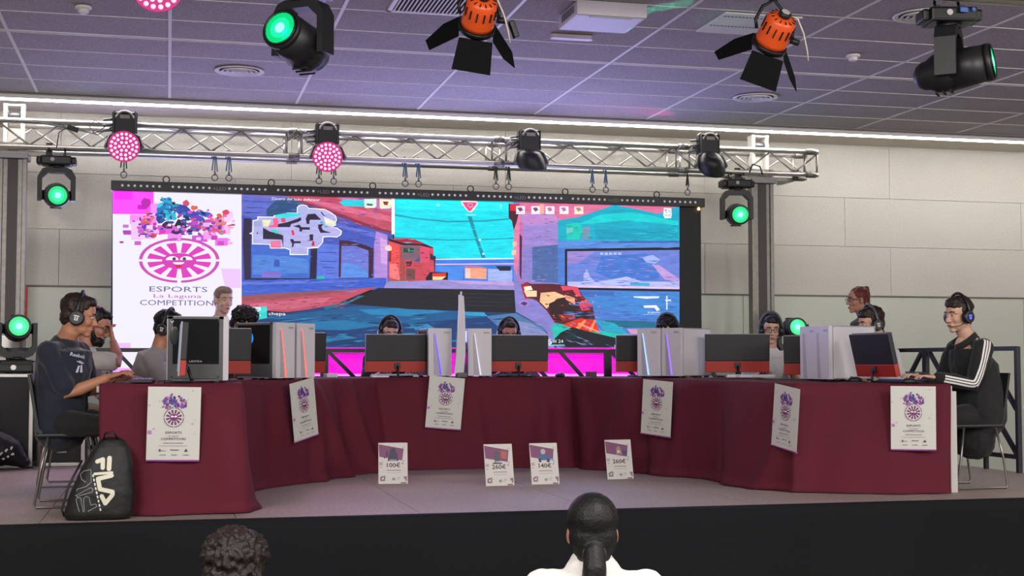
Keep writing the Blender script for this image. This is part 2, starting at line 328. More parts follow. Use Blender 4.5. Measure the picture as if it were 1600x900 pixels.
# ---------------------------------------------------------------- LED wall
M_BLK = mat('black_plastic', '17171a', .45, bump=.05, bscale=300)
M_BLKM = mat('black_metal', '141416', .38, metal=.3)
M_ALU = mat('aluminium', 'b9b6b2', .32, metal=.85, vary=.05, vscale=12)
M_ALUD = mat('aluminium_worn', '85827e', .42, metal=.7, vary=.12, vscale=20)
M_STEEL = mat('steel_grey', '77767a', .4, metal=.7)
ART = """f3efff 2 1781 1159 1768 1177 45 28 47
ff4dff 2 1781 367 1777 370 1542 6 1538
ff2dff 19 1769 179 1768 180 1673 21 1675
ff8dff 159 1536 399 1537 400 1442 160 1448
d800d0 226 1627 306 1629 307 1588 227 1586
4458bc 1159 1774 2604 1761 2607 951 1168 930
5f6ccc 1161 1772 1681 1721 1403 1544 1264 1540 1163 1556
7a70c4 1161 1772 1681 1769 1588 1700 1161 1744
28507f 1402 1619 1476 1697 1606 1734 1719 1722 2021 1616 2098 1513 1739 1467 1552 1547 1403 1534
281a42 1191 1529 1264 1527 1265 958 1202 957 1184 1331
3c6ace 1261 1333 1819 1326 1815 966 1265 962
4f86dc 1277 1183 1574 1179 1798 1155 1799 1023 1279 996
8070d0 1362 1031 1541 1030 1538 973 1362 975
3456b0 1481 1149 1527 1141 1528 1075 1472 1083
1e1540 1820 1260 1882 1261 1871 954 1811 966
201638 1202 965 1875 971 1875 954 1202 946
5a78e0 1882 1309 2090 1294 2092 970 1884 967
c44e66 1494 1769 2605 1761 2607 1410 2443 1443 2041 1579 1681 1721
d070ac 2020 1765 2605 1761 2606 1622 2326 1682 2135 1719
e46a8c 1737 1723 2021 1693 2606 1574 2606 1526 2097 1618
8e2a48 2041 1579 2443 1443 2607 1410 2607 1435 2423 1483 2059 1608 1681 1721 1662 1711
6070d8 2022 1512 2424 1420 2539 1389 2540 1341 2022 1483
b48cdc 2443 1432 2553 1399 2555 900 2426 899 2424 1301
d8a4e8 2482 1379 2553 1342 2554 1111 2492 1129
3a1630 2090 1340 2175 1338 2328 1302 2419 1266 2411 971 2086 966
7078d8 2111 1287 2252 1286 2371 1246 2372 986 2105 978
5a92ea 2120 1104 2205 1124 2291 1088 2368 1032 2368 986 2109 982
00c8b4 1878 990 1950 995 1947 945 1879 944
3040a0 1293 1456 1404 1455 1404 1449 1293 1449
3040a0 1217 1633 1384 1634 1384 1628 1217 1625
3040a0 1551 1623 1663 1622 1663 1616 1551 1615
3040a0 2174 1477 2308 1476 2308 1471 2174 1469
3040a0 2251 1421 2366 1420 2366 1414 2251 1414
3040a0 1911 1138 2063 1137 2063 1131 1911 1131
3040a0 1931 1082 2044 1080 2044 1074 1931 1074
3040a0 2061 1427 2175 1425 2175 1420 2061 1419
3040a0 2004 1368 2099 1366 2099 1361 2004 1361
3040a0 1912 1024 2044 1023 2044 1017 1912 1017
3040a0 2290 1374 2405 1373 2405 1367 2290 1367
3040a0 1235 1690 1457 1692 1457 1687 1235 1682
3040a0 1181 1585 1347 1585 1347 1580 1181 1577
3040a0 1892 1223 2062 1223 2062 1217 1892 1216
3040a0 2445 975 2541 973 2541 967 2445 968
3040a0 2175 1353 2290 1351 2290 1346 2175 1345
3a5ece 1168 942 2545 987 2546 876 1169 798
5c78dc 1168 930 2274 958 2274 940 1168 900
c04c66 1170 780 1915 843 2459 899 2025 711 1598 646 1171 678
96505a 1169 798 1489 826 2152 871 2275 866 1909 813 1194 745
d06680 1194 715 1549 754 2031 796 1910 722 1610 670 1194 679
00e4f4 2616 1761 3806 1764 3806 1188 2619 1185
14f4ff 2641 1743 3787 1750 3787 1662 2641 1656
00a4b8 2617 1606 2829 1574 3145 1551 3528 1567 3806 1599 3806 1586 3528 1551 3145 1535 2829 1559 2617 1587
00a4b8 2618 1383 3145 1370 3528 1384 3806 1403 3806 1390 3528 1372 3145 1357 2618 1368
0090a8 3342 1600 3381 1601 3426 1451 3477 1308 3522 1196 3484 1195 3432 1338
d0ffff 3451 1382 3477 1383 3477 1364 3451 1364
d0ffff 3490 1245 3509 1246 3509 1227 3490 1226
ffffff 2591 1760 2622 1761 2624 1408 2593 1407
3c80e8 3019 1174 3806 1201 3806 967 3020 956
e8f0ff 3019 1180 3806 1201 3806 1188 3019 1168
e8c0ff 3026 1130 3806 1150 3806 1138 3026 1118
4a90f0 3032 1106 3311 1110 3286 973 3146 971
f0a484 3315 1100 3534 1097 3530 988 3316 993
e07878 3315 1112 3471 1110 3534 1095 3315 1091
f8d0c8 3318 1091 3370 1091 3370 994 3318 997
a4b8f4 3546 1091 3792 1083 3792 963 3546 972
1a1838 3622 1117 3779 1120 3775 1074 3665 1072
d04858 2563 1363 2788 1376 3003 1290 3016 964 2565 958
a84a4a 2674 1292 2723 1285 2724 960 2675 959
806070 2694 1308 2871 1304 2871 1141 2695 1170
184838 2711 1280 2809 1278 2809 1236 2708 1234
60b070 2756 1273 2768 1273 2768 1241 2756 1241
e04c70 2871 1304 2962 1289 2962 1143 2871 1133
f05050 2567 1355 2670 1324 2675 992 2569 1006
902030 2568 1249 2591 1250 2589 1144 2564 1144
501828 2732 1147 2797 1148 2781 1103 2740 1102
704848 2736 1078 2826 1075 2823 973 2737 972
4a5088 2814 1156 2871 1198 2875 1149 2838 1145
a81c3c 2625 1348 2788 1374 2920 1325 2706 1325
26102c 2559 1367 2633 1348 2706 1325 2920 1321 3003 1286 2978 1282 2871 1304 2698 1305 2567 1342
ffd8c8 2527 1285 2568 1306 2596 1282 2592 1250 2560 1245 2531 1265
30203c 2970 1232 3028 1201 3024 1160 2970 1171
ff8080 2577 1120 2650 1121 2675 967 2577 990
200c18 2930 995 2971 1049 3149 1048 3145 966 2930 963
f03028 2995 1037 3128 1043 3128 1011 2991 1004
f8e0a0 2996 1005 3128 1008 3087 977 2996 972
30c8b0 2553 953 2757 960 2741 924 2594 926
c0ffe8 2598 944 2724 948 2724 934 2598 930
30c8b0 2946 967 3095 972 3079 940 2971 937
e0fff0 2975 954 3070 957 3070 945 2975 942
9c90d4 2545 944 3083 976 3826 961 3826 886 2521 888
c0a0e0 3146 971 3806 967 3806 930 3273 941
143c74 1171 654 1610 640 2153 743 2472 813 3826 684 4177 403 4177 309 1175 301
0e5a90 1313 590 1730 641 2275 713 3147 697 3529 619 2771 552 1911 576
1c80b8 2276 677 2833 706 3147 666 2771 619 2399 629
1674a8 1551 543 2154 578 2523 531 2155 480 1611 489
103c6c 1315 452 2033 443 2524 360 1913 303 1175 301
2488b8 2771 533 2946 547 3022 504 2834 484
2c78a8 1732 405 2155 432 2277 408 1852 357
30a0d0 3255 667 3504 663 3542 626 3338 630
12121c 2465 887 3806 886 3826 659 2770 687 2153 736
26303a 3274 848 3787 841 3787 836 3274 841
26303a 3274 810 3787 804 3787 799 3274 804
26303a 3274 773 3787 766 3787 761 3274 767
26303a 3274 735 3787 728 3787 723 3274 729
0c6c90 1941 698 2202 767 2275 811 2336 812 2184 737 1971 674
507cb0 3529 626 3826 659 4112 517 4216 309 3787 308 3722 464
8890c8 3787 590 3981 560 4229 404 4216 309 3916 402
8a82d0 3806 1757 4285 1758 4282 309 4229 340 4112 517 3826 672 3806 967
c48cd0 3865 1740 4258 1744 4258 1546 3884 1525
a088d4 3884 1525 4264 1547 4264 1324 3884 1297
4c6aa8 3995 1312 4257 1343 4257 961 3995 970
e880ac 3826 1631 3865 1664 3897 1443 3839 1031 3806 1093 3806 1472
d070b0 3865 1569 3904 1538 3890 969 3858 968
40245c 3865 1442 3891 1411 3884 981 3865 1031
ffc4b0 3793 1358 3832 1372 3839 1321 3800 1308
ffc4b0 3787 1270 3832 1283 3826 1233 3787 1232
481030 3754 1737 3858 1733 3858 1651 3839 1568 3806 1472 3787 1567 3754 1598
e02040 3767 1737 3865 1733 3865 1664 3767 1667
4a7cd2 4258 1763 5541 1773 5531 312 4256 309
5a90e0 4258 1381 5539 1408 5538 1330 4257 1304
3868b8 4709 1384 5539 1408 5538 1388 4709 1365
e474a0 3865 1753 5541 1773 5541 1747 5307 1676 5102 1716 4845 1748 4470 1616 4258 1585 4232 1654 3884 1645
00b0cc 4258 1585 4470 1622 4845 1754 5102 1716 5307 1676 5534 1760 5539 1408 4258 1381
00d4d8 4710 1654 5048 1688 5526 1603 5526 1564 4980 1603 4443 1538
10d0b8 4337 1548 4476 1565 4523 1489 4476 1398 4350 1395
80c8c8 4344 1497 4410 1518 4416 1474 4350 1459
7c98b8 4510 1514 4590 1542 4589 1401 4509 1399
00a0c0 4643 1504 5526 1538 5525 1434 4643 1402
e474a0 3865 1753 4311 1752 4284 1643 3884 1645
0c0a1c 4330 1299 5538 1343 5538 1314 4350 1277
0c0a1c 4330 1299 4353 1300 4352 899 4329 899
0c0a1c 4329 918 5535 914 5535 891 4329 895
6c84dc 4353 1278 5538 1314 5535 914 4352 918
a088d4 4356 1274 4642 1280 4475 1168 4356 1153
4478d4 4709 1236 5182 1271 5317 1118 5316 1002 4842 995 4642 1075
b8c0f8 4356 975 4521 977 4522 1041 4555 1106 4588 1030 4641 979 4829 1007 4977 1035 5146 986 5536 992 5535 914 4356 918
c8a0e0 5235 1168 5317 1157 5536 1018 5536 979 5385 1003
a8b8f8 5141 1231 5250 1259 5331 1209 5276 1169 5181 1180
40b0d8 5010 978 5214 974 5214 942 5010 946
f0c8f0 4356 937 5535 937 5535 920 4356 921
b8c8f8 4696 1271 4729 1272 4729 1250 4696 1249
b8c8f8 4743 1272 4776 1273 4776 1250 4742 1250
b8c8f8 4790 1273 4823 1274 4823 1251 4789 1251
b8c8f8 4837 1274 4870 1275 4870 1252 4836 1252
b8c8f8 4884 1275 4917 1276 4917 1253 4884 1252
4088d8 4257 879 5535 881 5533 603 5110 651 4309 784
3c6cc0 4257 885 4842 879 4841 841 4257 847
126a88 4740 597 5533 577 5532 525 4773 521
d8a0c8 4975 509 5532 525 5532 409 5042 432
9888c8 4840 470 5532 441 5531 312 4839 310
b01828 3878 937 3938 968 4030 930 4060 881 3999 801 3918 801
5c1420 3959 948 4203 952 4449 925 4521 827 4614 739 4645 580 4469 520 4223 567 4141 685 4040 782 3938 820
ffe0b8 3908 879 4040 881 4040 822 3938 820
ffc898 4080 861 4223 873 4346 825 4244 804 4141 705 4070 773
f8a880 4326 845 4428 816 4438 727 4346 766
fff4d8 3908 918 3979 929 3999 890 3918 879
2c1018 4162 754 4305 815 4469 727 4634 630 4634 586 4223 587 4172 666
a02018 4253 647 4428 658 4438 599 4305 584
e83850 4469 767 4552 808 4618 739 4552 728 4593 699 4500 688
f04868 4285 933 4460 925 4501 827 4449 836 4408 895 4305 884
00c4a8 4172 518 4243 564 4325 539 4284 469 4202 479
10c8b4 4223 558 4469 540 4758 482 4967 463 4883 373 4530 411 4222 381 4202 449
20a8c8 4634 600 4842 568 4967 483 4925 453 4758 476
e03020 4304 548 4469 609 4634 600 4692 472 4469 490
ff9060 4428 510 4531 599 4551 586 4469 494
ff9060 4572 491 4634 600 4651 586 4603 483
ffa070 4469 569 4692 481 4684 468 4461 553
101820 4284 469 4407 525 4531 491 4883 413 4883 353 4468 322 4181 341 4222 410
0c2c34 4304 430 4427 470 4468 411 4345 387
b080c8 3853 751 3888 784 3938 787 3969 758 3938 722 3878 722
4c2c80 3873 753 3908 773 3948 758 3918 730
12202c 4177 309 4839 310 4840 406 4440 341
ff12e0 1174 313 5531 325 5529 35 1177 45
c808b0 1883 267 5531 273 5531 254 1883 249
ff9cff 1177 66 5529 60 5529 35 1177 45
fff0ff 1148 1767 1168 1768 1181 571 1160 570
3444a4 1962 1606 2014 1609 2067 1609 2015 1601
5060c8 2246 1606 2275 1608 2304 1608 2275 1604
5060c8 1309 1645 1338 1647 1366 1647 1338 1641
2c3890 1183 1694 1212 1696 1241 1695 1212 1688
5060c8 1369 1579 1392 1581 1416 1580 1393 1575
5060c8 1335 1542 1353 1544 1371 1543 1353 1537
5060c8 2287 1709 2347 1713 2407 1713 2347 1706
2c3890 1397 1545 1423 1547 1449 1546 1423 1539
3444a4 1545 1674 1570 1676 1595 1675 1570 1671
6a78d8 1588 1581 1631 1583 1673 1583 1631 1577
5060c8 1250 1667 1280 1669 1311 1669 1280 1662
3444a4 1779 1609 1800 1612 1820 1610 1800 1603
2c3890 2388 1698 2424 1700 2460 1700 2424 1694
5060c8 1632 1631 1650 1633 1668 1632 1650 1629
2c3890 1964 1562 1987 1564 2010 1563 1987 1559
3444a4 1603 1677 1643 1680 1683 1679 1643 1672
2c3890 1920 1597 1953 1599 1987 1599 1953 1594
5060c8 2383 1754 2416 1756 2450 1756 2416 1750
6a78d8 1599 1559 1640 1561 1681 1561 1640 1556
6a78d8 1555 1584 1600 1586 1644 1586 1600 1579
2c3890 2450 1741 2460 1743 2470 1741 2460 1734
2c3890 1207 1587 1239 1589 1271 1588 1239 1584
6a78d8 1351 1541 1396 1544 1440 1543 1396 1536
2c3890 2242 1741 2292 1745 2342 1744 2292 1736
6a78d8 1301 1652 1325 1654 1349 1653 1325 1647
2c3890 1346 1553 1389 1555 1433 1555 1389 1551
2c3890 2403 1629 2435 1631 2467 1630 2435 1626
5060c8 1679 1722 1713 1725 1747 1724 1713 1716
6a78d8 1967 1657 2000 1659 2033 1659 2000 1655
6a78d8 1823 1643 1862 1645 1902 1645 1862 1641
6a78d8 2055 1625 2106 1627 2157 1627 2106 1622
6a78d8 2238 1713 2299 1717 2360 1717 2299 1709
6a78d8 1997 1641 2016 1643 2034 1642 2016 1636
6a78d8 1579 1693 1610 1695 1640 1695 1610 1689
6a78d8 1608 1617 1657 1620 1706 1620 1657 1612
6a78d8 2352 1736 2408 1739 2464 1739 2408 1733
6a78d8 2398 1664 2434 1666 2470 1666 2434 1662
2c3890 2372 1672 2421 1675 2469 1675 2421 1668
2c3890 1384 1583 1426 1586 1469 1585 1426 1579
3444a4 1550 1634 1605 1637 1659 1637 1605 1632
5060c8 1414 1624 1458 1626 1502 1626 1458 1622
3444a4 1972 1752 2010 1754 2048 1754 2010 1750
3444a4 2312 1748 2372 1751 2433 1751 2372 1745
5060c8 1694 1680 1740 1682 1786 1683 1740 1678
6a78d8 1468 1560 1486 1562 1504 1561 1486 1556
3444a4 2266 1588 2314 1591 2362 1590 2314 1584
6a78d8 1867 1695 1898 1698 1929 1697 1898 1691
6a78d8 2400 1601 2436 1604 2471 1603 2436 1596
5060c8 1761 1722 1795 1725 1829 1724 1795 1719
3444a4 2413 1646 2442 1649 2471 1647 2442 1640
6a78d8 1651 1684 1708 1687 1765 1687 1708 1681
5060c8 1971 1575 2005 1577 2040 1577 2005 1572
5060c8 1795 1656 1843 1659 1891 1659 1843 1653
2c3890 1927 1706 1987 1709 2047 1709 1987 1703
5060c8 1192 1544 1223 1547 1253 1546 1223 1539
6a78d8 1773 1730 1817 1733 1862 1732 1817 1727
6a78d8 1216 1711 1250 1713 1284 1713 1250 1707
5060c8 1475 1649 1494 1650 1514 1650 1494 1644
3444a4 2090 1705 2129 1708 2169 1707 2129 1699
6a78d8 1186 1712 1216 1715 1245 1714 1216 1708
5060c8 2102 1759 2135 1762 2169 1761 2135 1755
5060c8 1212 1687 1249 1690 1285 1689 1249 1682
2c3890 1186 1578 1221 1581 1257 1580 1221 1574
5060c8 2270 1593 2309 1596 2348 1595 2309 1589
3444a4 2322 1674 2373 1676 2424 1676 2373 1671
6a78d8 2055 1673 2086 1676 2116 1675 2086 1668
6a78d8 1347 1644 1387 1647 1428 1646 1388 1641
5060c8 1852 1669 1893 1671 1934 1671 1893 1667
6a78d8 1504 1730 1525 1732 1545 1731 1525 1724
3444a4 2092 1560 2153 1563 2214 1563 2153 1556
3c4cb0 1961 1451 1997 1453 2033 1452 1997 1446
3c4cb0 2293 1451 2318 1453 2343 1452 2318 1446
3c4cb0 1995 1415 2037 1417 2079 1417 2037 1413
3c4cb0 1917 1458 1944 1459 1972 1459 1944 1456
3c4cb0 2213 1459 2241 1461 2270 1460 2241 1455
4456b8 2135 1343 2170 1345 2206 1344 2170 1339
4456b8 2102 1493 2140 1494 2179 1495 2140 1491
3c4cb0 2274 1360 2321 1362 2368 1362 2321 1356
4456b8 2042 1203 2065 1205 2088 1204 2065 1198
8088e0 2444 1060 2459 1062 2474 1061 2459 1056
4456b8 1995 1108 2032 1110 2069 1109 2032 1106
8088e0 1916 1020 1948 1022 1979 1021 1948 1016
3c4cb0 2387 1251 2413 1253 2439 1252 2413 1246
8088e0 2198 1303 2241 1306 2285 1305 2241 1298
4456b8 2275 1399 2294 1401 2313 1400 2294 1393
3c4cb0 2168 1403 2207 1405 2246 1405 2207 1400
8088e0 2058 983 2097 985 2135 984 2097 978
8088e0 1972 1039 2008 1042 2045 1041 2008 1035
3c4cb0 2435 1321 2451 1323 2467 1322 2451 1315
3c4cb0 2309 1299 2328 1300 2346 1300 2328 1297
8088e0 2003 1238 2050 1240 2097 1240 2050 1234
8088e0 1894 1247 1939 1249 1984 1249 1939 1243
3c4cb0 2075 1256 2096 1257 2117 1256 2096 1251
8088e0 2103 1301 2148 1302 2193 1302 2148 1298
3c4cb0 1957 1047 1997 1049 2037 1048 1997 1042
3c4cb0 2162 1508 2209 1510 2255 1510 2209 1505
3c4cb0 2281 1136 2312 1138 2343 1137 2312 1131
3c4cb0 2335 1341 2365 1343 2396 1342 2365 1338
4456b8 1914 1106 1948 1108 1982 1107 1948 1102
8088e0 2120 959 2148 960 2175 960 2148 956
3c4cb0 2095 1486 2143 1488 2192 1488 2143 1483
4456b8 1991 1401 2007 1403 2023 1402 2007 1397
8088e0 2442 1530 2456 1532 2471 1531 2456 1525
4456b8 1987 1503 2030 1506 2073 1505 2030 1498
8088e0 2088 1470 2105 1472 2123 1471 2106 1465
8088e0 1945 1248 1983 1250 2021 1249 1983 1244
8088e0 2115 1490 2138 1492 2162 1492 2138 1487
4456b8 2255 1018 2302 1020 2350 1020 2302 1016
8088e0 2179 1292 2212 1294 2245 1294 2212 1290
3c4cb0 2337 1480 2386 1482 2435 1482 2386 1478
8088e0 2375 1406 2390 1408 2406 1407 2390 1402
3c4cb0 2132 1079 2165 1080 2197 1080 2165 1076
3c4cb0 2407 1352 2437 1355 2468 1354 2438 1348
8088e0 2204 1447 2235 1449 2266 1448 2235 1442
3c4cb0 2354 1348 2373 1349 2393 1349 2373 1346
8088e0 2287 1063 2335 1065 2383 1065 2335 1059
8088e0 1929 1114 1946 1116 1962 1115 1946 1111
8088e0 2392 1014 2409 1016 2426 1015 2409 1009
3c4cb0 2317 1205 2363 1208 2408 1207 2363 1201
3c4cb0 2216 1270 2259 1272 2302 1272 2259 1266
8088e0 2304 1120 2328 1122 2352 1121 2328 1115
8088e0 2209 1340 2234 1342 2259 1341 2234 1338
4456b8 2273 1362 2290 1364 2307 1363 2290 1358
8088e0 1908 1450 1956 1452 2003 1452 1956 1445
8088e0 2379 977 2415 978 2451 978 2415 974
4456b8 1963 1405 1990 1406 2016 1406 1990 1402
3c4cb0 2360 1106 2378 1108 2396 1107 2378 1102
8088e0 2247 1445 2288 1447 2329 1446 2288 1441
8088e0 1959 1337 2005 1340 2051 1339 2005 1334
8088e0 1988 1494 2025 1496 2063 1496 2026 1492
3050a8 1805 1184 1821 1187 1837 1185 1821 1178
4a78d8 1650 1370 1666 1373 1682 1371 1666 1363
3050a8 1543 1041 1574 1043 1605 1042 1574 1037
4a78d8 1724 1325 1760 1328 1796 1327 1760 1319
4a78d8 1481 1075 1527 1078 1574 1077 1528 1070
3050a8 1614 1276 1636 1278 1658 1277 1636 1269
3050a8 1486 1422 1517 1425 1548 1423 1517 1416
6090e0 1766 1377 1801 1379 1836 1379 1801 1373
6090e0 1535 1210 1555 1211 1574 1210 1555 1206
3050a8 1289 1216 1327 1217 1365 1217 1327 1212
6090e0 1296 1135 1335 1138 1374 1137 1335 1131
6090e0 1539 1128 1570 1130 1602 1129 1570 1120
3050a8 1781 1137 1809 1139 1837 1138 1809 1132
3050a8 1478 1180 1519 1182 1561 1181 1519 1175
6090e0 1434 1453 1479 1456 1525 1455 1479 1448
4a78d8 1506 999 1523 1001 1540 999 1523 991
3050a8 1323 1100 1364 1103 1405 1101 1364 1093
4a78d8 1654 1064 1698 1067 1742 1065 1698 1059
6090e0 1540 1424 1561 1426 1582 1425 1561 1420
6090e0 1512 998 1553 1001 1595 1000 1553 994
3050a8 1565 1369 1607 1371 1649 1371 1607 1365
3050a8 1342 1131 1379 1134 1416 1132 1379 1125
6090e0 1415 1417 1442 1420 1469 1419 1442 1411
4a78d8 1327 1005 1346 1006 1365 1005 1346 1000
6090e0 1401 1435 1439 1438 1476 1437 1439 1429
4a78d8 1674 1269 1706 1271 1739 1270 1706 1264
4a78d8 1444 1330 1483 1334 1522 1332 1483 1324
6090e0 1508 1396 1535 1398 1562 1397 1535 1390
6090e0 1380 1373 1418 1376 1457 1375 1418 1367
6090e0 1458 1430 1510 1432 1562 1432 1510 1427
4a78d8 1798 1320 1817 1322 1836 1320 1817 1314
4a78d8 1764 1174 1801 1177 1837 1176 1801 1168
6090e0 1385 1389 1405 1391 1424 1390 1405 1386
4a78d8 1692 1193 1725 1195 1758 1194 1725 1189
4a78d8 1668 1023 1720 1025 1773 1024 1720 1017
4a78d8 1480 1073 1504 1075 1527 1074 1504 1069
3050a8 1530 1138 1574 1140 1618 1140 1574 1136
3050a8 1790 1248 1806 1250 1823 1248 1806 1240
6090e0 1352 1463 1382 1465 1413 1464 1382 1459
4a78d8 1323 1096 1366 1099 1409 1098 1366 1093
4c80d8 2311 1008 2343 1010 2375 1009 2343 1004
6a9cf0 2199 1189 2227 1191 2255 1190 2227 1183
4c80d8 2249 1188 2272 1191 2295 1189 2272 1181
6a9cf0 2114 1154 2134 1156 2154 1154 2134 1148
6a9cf0 2140 1013 2169 1015 2199 1014 2169 1009
4c80d8 2240 1165 2281 1167 2322 1166 2281 1162
6a9cf0 2134 1241 2171 1243 2209 1242 2171 1237
6a9cf0 2107 1117 2149 1120 2190 1118 2149 1110
4c80d8 2115 1206 2157 1208 2199 1207 2157 1201
4c80d8 2236 1018 2267 1020 2297 1019 2267 1011
4c80d8 2231 1250 2256 1253 2281 1251 2256 1244
6a9cf0 2324 1023 2349 1026 2375 1024 2349 1018
4c80d8 2157 1154 2191 1157 2226 1155 2191 1148
4c80d8 2337 1168 2356 1171 2374 1169 2356 1162
4c80d8 2140 1061 2166 1064 2191 1062 2166 1054
4c80d8 2157 1154 2178 1156 2199 1155 2178 1149
6a9cf0 2102 1099 2138 1101 2174 1100 2138 1092
6a9cf0 2120 1164 2160 1167 2200 1165 2160 1157
4c80d8 2269 1072 2296 1074 2324 1073 2296 1068
6a9cf0 2136 1201 2177 1204 2217 1203 2177 1194
4c80d8 2106 1053 2121 1054 2137 1053 2121 1049
6a9cf0 2187 1208 2209 1211 2230 1209 2209 1201
4c80d8 2174 1236 2199 1238 2223 1237 2199 1232
6a9cf0 2242 1150 2281 1153 2320 1151 2281 1143
2840a0 1522 894 1585 895 1648 895 1585 891
5070d8 2062 960 2087 962 2111 961 2087 958
5070d8 1845 890 1912 892 1980 892 1912 888
7088e0 1225 909 1266 910 1308 910 1266 907
7088e0 1758 950 1788 953 1818 951 1788 945
7088e0 2128 854 2205 856 2282 856 2205 849
2c48a8 2310 898 2372 901 2435 900 2372 894
7088e0 2159 904 2205 906 2250 905 2205 899
2c48a8 2270 925 2317 926 2363 926 2317 921
2c48a8 1832 895 1867 897 1902 896 1867 892
7088e0 2167 954 2240 957 2313 957 2240 952
7088e0 1522 926 1588 929 1654 928 1588 922
5070d8 1506 956 1543 958 1580 957 1543 954
5070d8 2113 896 2185 898 2258 898 2185 891
2c48a8 1966 897 2039 899 2113 899 2040 894
2c48a8 1186 949 1254 952 1321 951 1254 946
2840a0 1208 905 1254 907 1299 907 1254 902
2c48a8 1990 939 2066 941 2143 941 2066 937
7088e0 2136 896 2162 898 2188 897 2162 891
7088e0 2041 858 2104 860 2168 860 2104 856
2c48a8 1333 866 1371 867 1408 867 1371 863
2840a0 2354 932 2415 934 2476 934 2415 928
5070d8 1379 931 1416 934 1454 932 1416 926
2840a0 1782 945 1860 947 1938 947 1860 941
2840a0 2004 887 2037 888 2070 888 2037 885
2c48a8 1398 897 1472 899 1546 899 1472 894
5070d8 1365 925 1415 927 1465 926 1415 921
7088e0 1914 884 1961 887 2008 886 1961 880
7088e0 1562 947 1600 949 1637 948 1600 944
2c48a8 1822 878 1850 880 1878 878 1850 873
5070d8 1620 948 1677 951 1735 950 1677 944
7088e0 1240 838 1284 840 1328 840 1284 834
7088e0 1306 853 1377 855 1448 855 1377 850
7088e0 2133 918 2205 920 2277 920 2205 916
2840a0 1264 951 1293 953 1321 952 1293 946
7088e0 1311 906 1347 907 1382 907 1347 904
2c48a8 2044 884 2086 886 2128 885 2086 881
2c48a8 1793 951 1859 953 1925 953 1859 949
7088e0 1285 837 1337 839 1390 838 1337 834
5070d8 1580 905 1648 907 1716 907 1648 904
2c48a8 1681 885 1754 887 1828 887 1754 882
2840a0 1358 951 1432 953 1506 953 1432 948
5070d8 1911 868 1969 870 2028 869 1970 865
2c48a8 2170 937 2220 940 2270 939 2220 933
2c48a8 1351 933 1412 935 1472 934 1412 928
2840a0 1765 935 1803 936 1840 936 1803 930
2840a0 1514 903 1574 906 1634 905 1574 899
2c48a8 1313 887 1350 888 1386 887 1350 883
2840a0 1897 897 1932 898 1967 898 1932 895
7088e0 2027 907 2099 910 2172 909 2099 902
7088e0 1981 959 2021 961 2060 960 2021 955
2c48a8 1725 844 1756 846 1786 845 1756 840
7088e0 1176 841 1216 843 1256 842 1216 836
7088e0 1733 861 1794 863 1854 862 1794 858
2840a0 2126 893 2194 895 2262 895 2194 891
7088e0 2045 901 2095 903 2146 903 2095 898
5070d8 1231 891 1280 892 1329 892 1280 889
2840a0 1397 937 1447 939 1498 938 1448 933
7088e0 2043 920 2103 922 2162 922 2103 918
7088e0 2410 947 2448 948 2485 948 2448 945
b85068 1659 758 1693 760 1727 759 1693 754
a83a58 2039 716 2078 719 2118 717 2078 711
a83a58 1350 782 1363 784 1376 782 1363 776
8c3048 1377 692 1416 694 1455 693 1416 687
b85068 1752 790 1788 793 1825 791 1788 784
d86880 2094 729 2128 732 2162 730 2128 722
a83a58 1216 691 1257 693 1298 692 1257 688
d86880 1942 773 1971 776 1999 774 1971 766
b85068 1428 789 1453 790 1478 789 1453 785
d86880 1612 707 1628 709 1644 708 1628 703
a83a58 1425 745 1450 747 1476 746 1450 741
8c3048 1486 733 1504 735 1523 733 1504 727
b85068 2015 700 2055 703 2095 701 2055 694
b85068 2082 698 2112 700 2141 698 2112 691
a83a58 1982 773 2012 776 2042 774 2012 767
a83a58 1398 731 1435 733 1472 732 1435 727
d86880 1956 748 1993 750 2030 749 1993 742
a83a58 1201 771 1225 772 1250 771 1225 767
a83a58 1947 744 1985 747 2022 745 1985 737
8c3048 1716 752 1758 755 1799 753 1758 746
8c3048 2008 743 2045 745 2082 744 2045 739
b85068 1846 735 1864 737 1882 736 1864 730
a83a58 2251 797 2271 798 2290 797 2271 793
8c3048 2030 743 2045 745 2060 743 2045 737
a83a58 1294 709 1318 710 1343 709 1318 704
a83a58 1524 717 1540 718 1556 717 1540 711
b85068 2017 700 2050 702 2083 701 2050 697
8c3048 1743 742 1769 743 1795 742 1769 738
8c3048 1855 731 1896 734 1938 732 1896 726
b85068 2090 732 2105 734 2120 732 2105 727
8c3048 1295 750 1335 752 1375 751 1335 747
b85068 2133 758 2149 760 2165 758 2149 754
a83a58 1544 716 1570 718 1596 716 1570 709
8c3048 1832 697 1854 698 1876 697 1854 692
b85068 1743 783 1771 785 1799 783 1771 776
d86880 1899 727 1924 729 1949 728 1924 722
b85068 1261 752 1274 755 1288 753 1274 746
8c3048 1841 729 1859 731 1877 730 1859 724
a83a58 1237 775 1271 778 1306 776 1272 768
d86880 2190 765 2211 767 2233 766 2211 760
b85068 1230 738 1247 739 1264 738 1247 733
b85068 2101 729 2139 730 2178 730 2139 725
8c3048 2272 705 2281 707 2291 705 2281 700
b85068 1590 706 1630 708 1670 707 1630 699
b85068 1623 743 1644 744 1664 743 1644 739
b85068 1575 771 1616 773 1658 772 1616 768
b85068 1530 769 1547 772 1564 770 1547 762
b85068 1319 747 1337 748 1356 747 1337 743
a83a58 1453 735 1483 737 1512 736 1483 730
d86880 2032 762 2055 765 2078 763 2055 757
b85068 2107 796 2125 797 2144 796 2125 792
8c3048 1757 788 1776 791 1795 788 1776 780
d86880 1429 740 1442 741 1456 740 1443 736
a83a58 1309 713 1325 715 1341 713 1325 706
8c3048 2025 698 2056 700 2086 698 2056 691
a83a58 2036 768 2054 770 2072 769 2054 764
8c3048 1612 765 1652 768 1693 766 1652 758
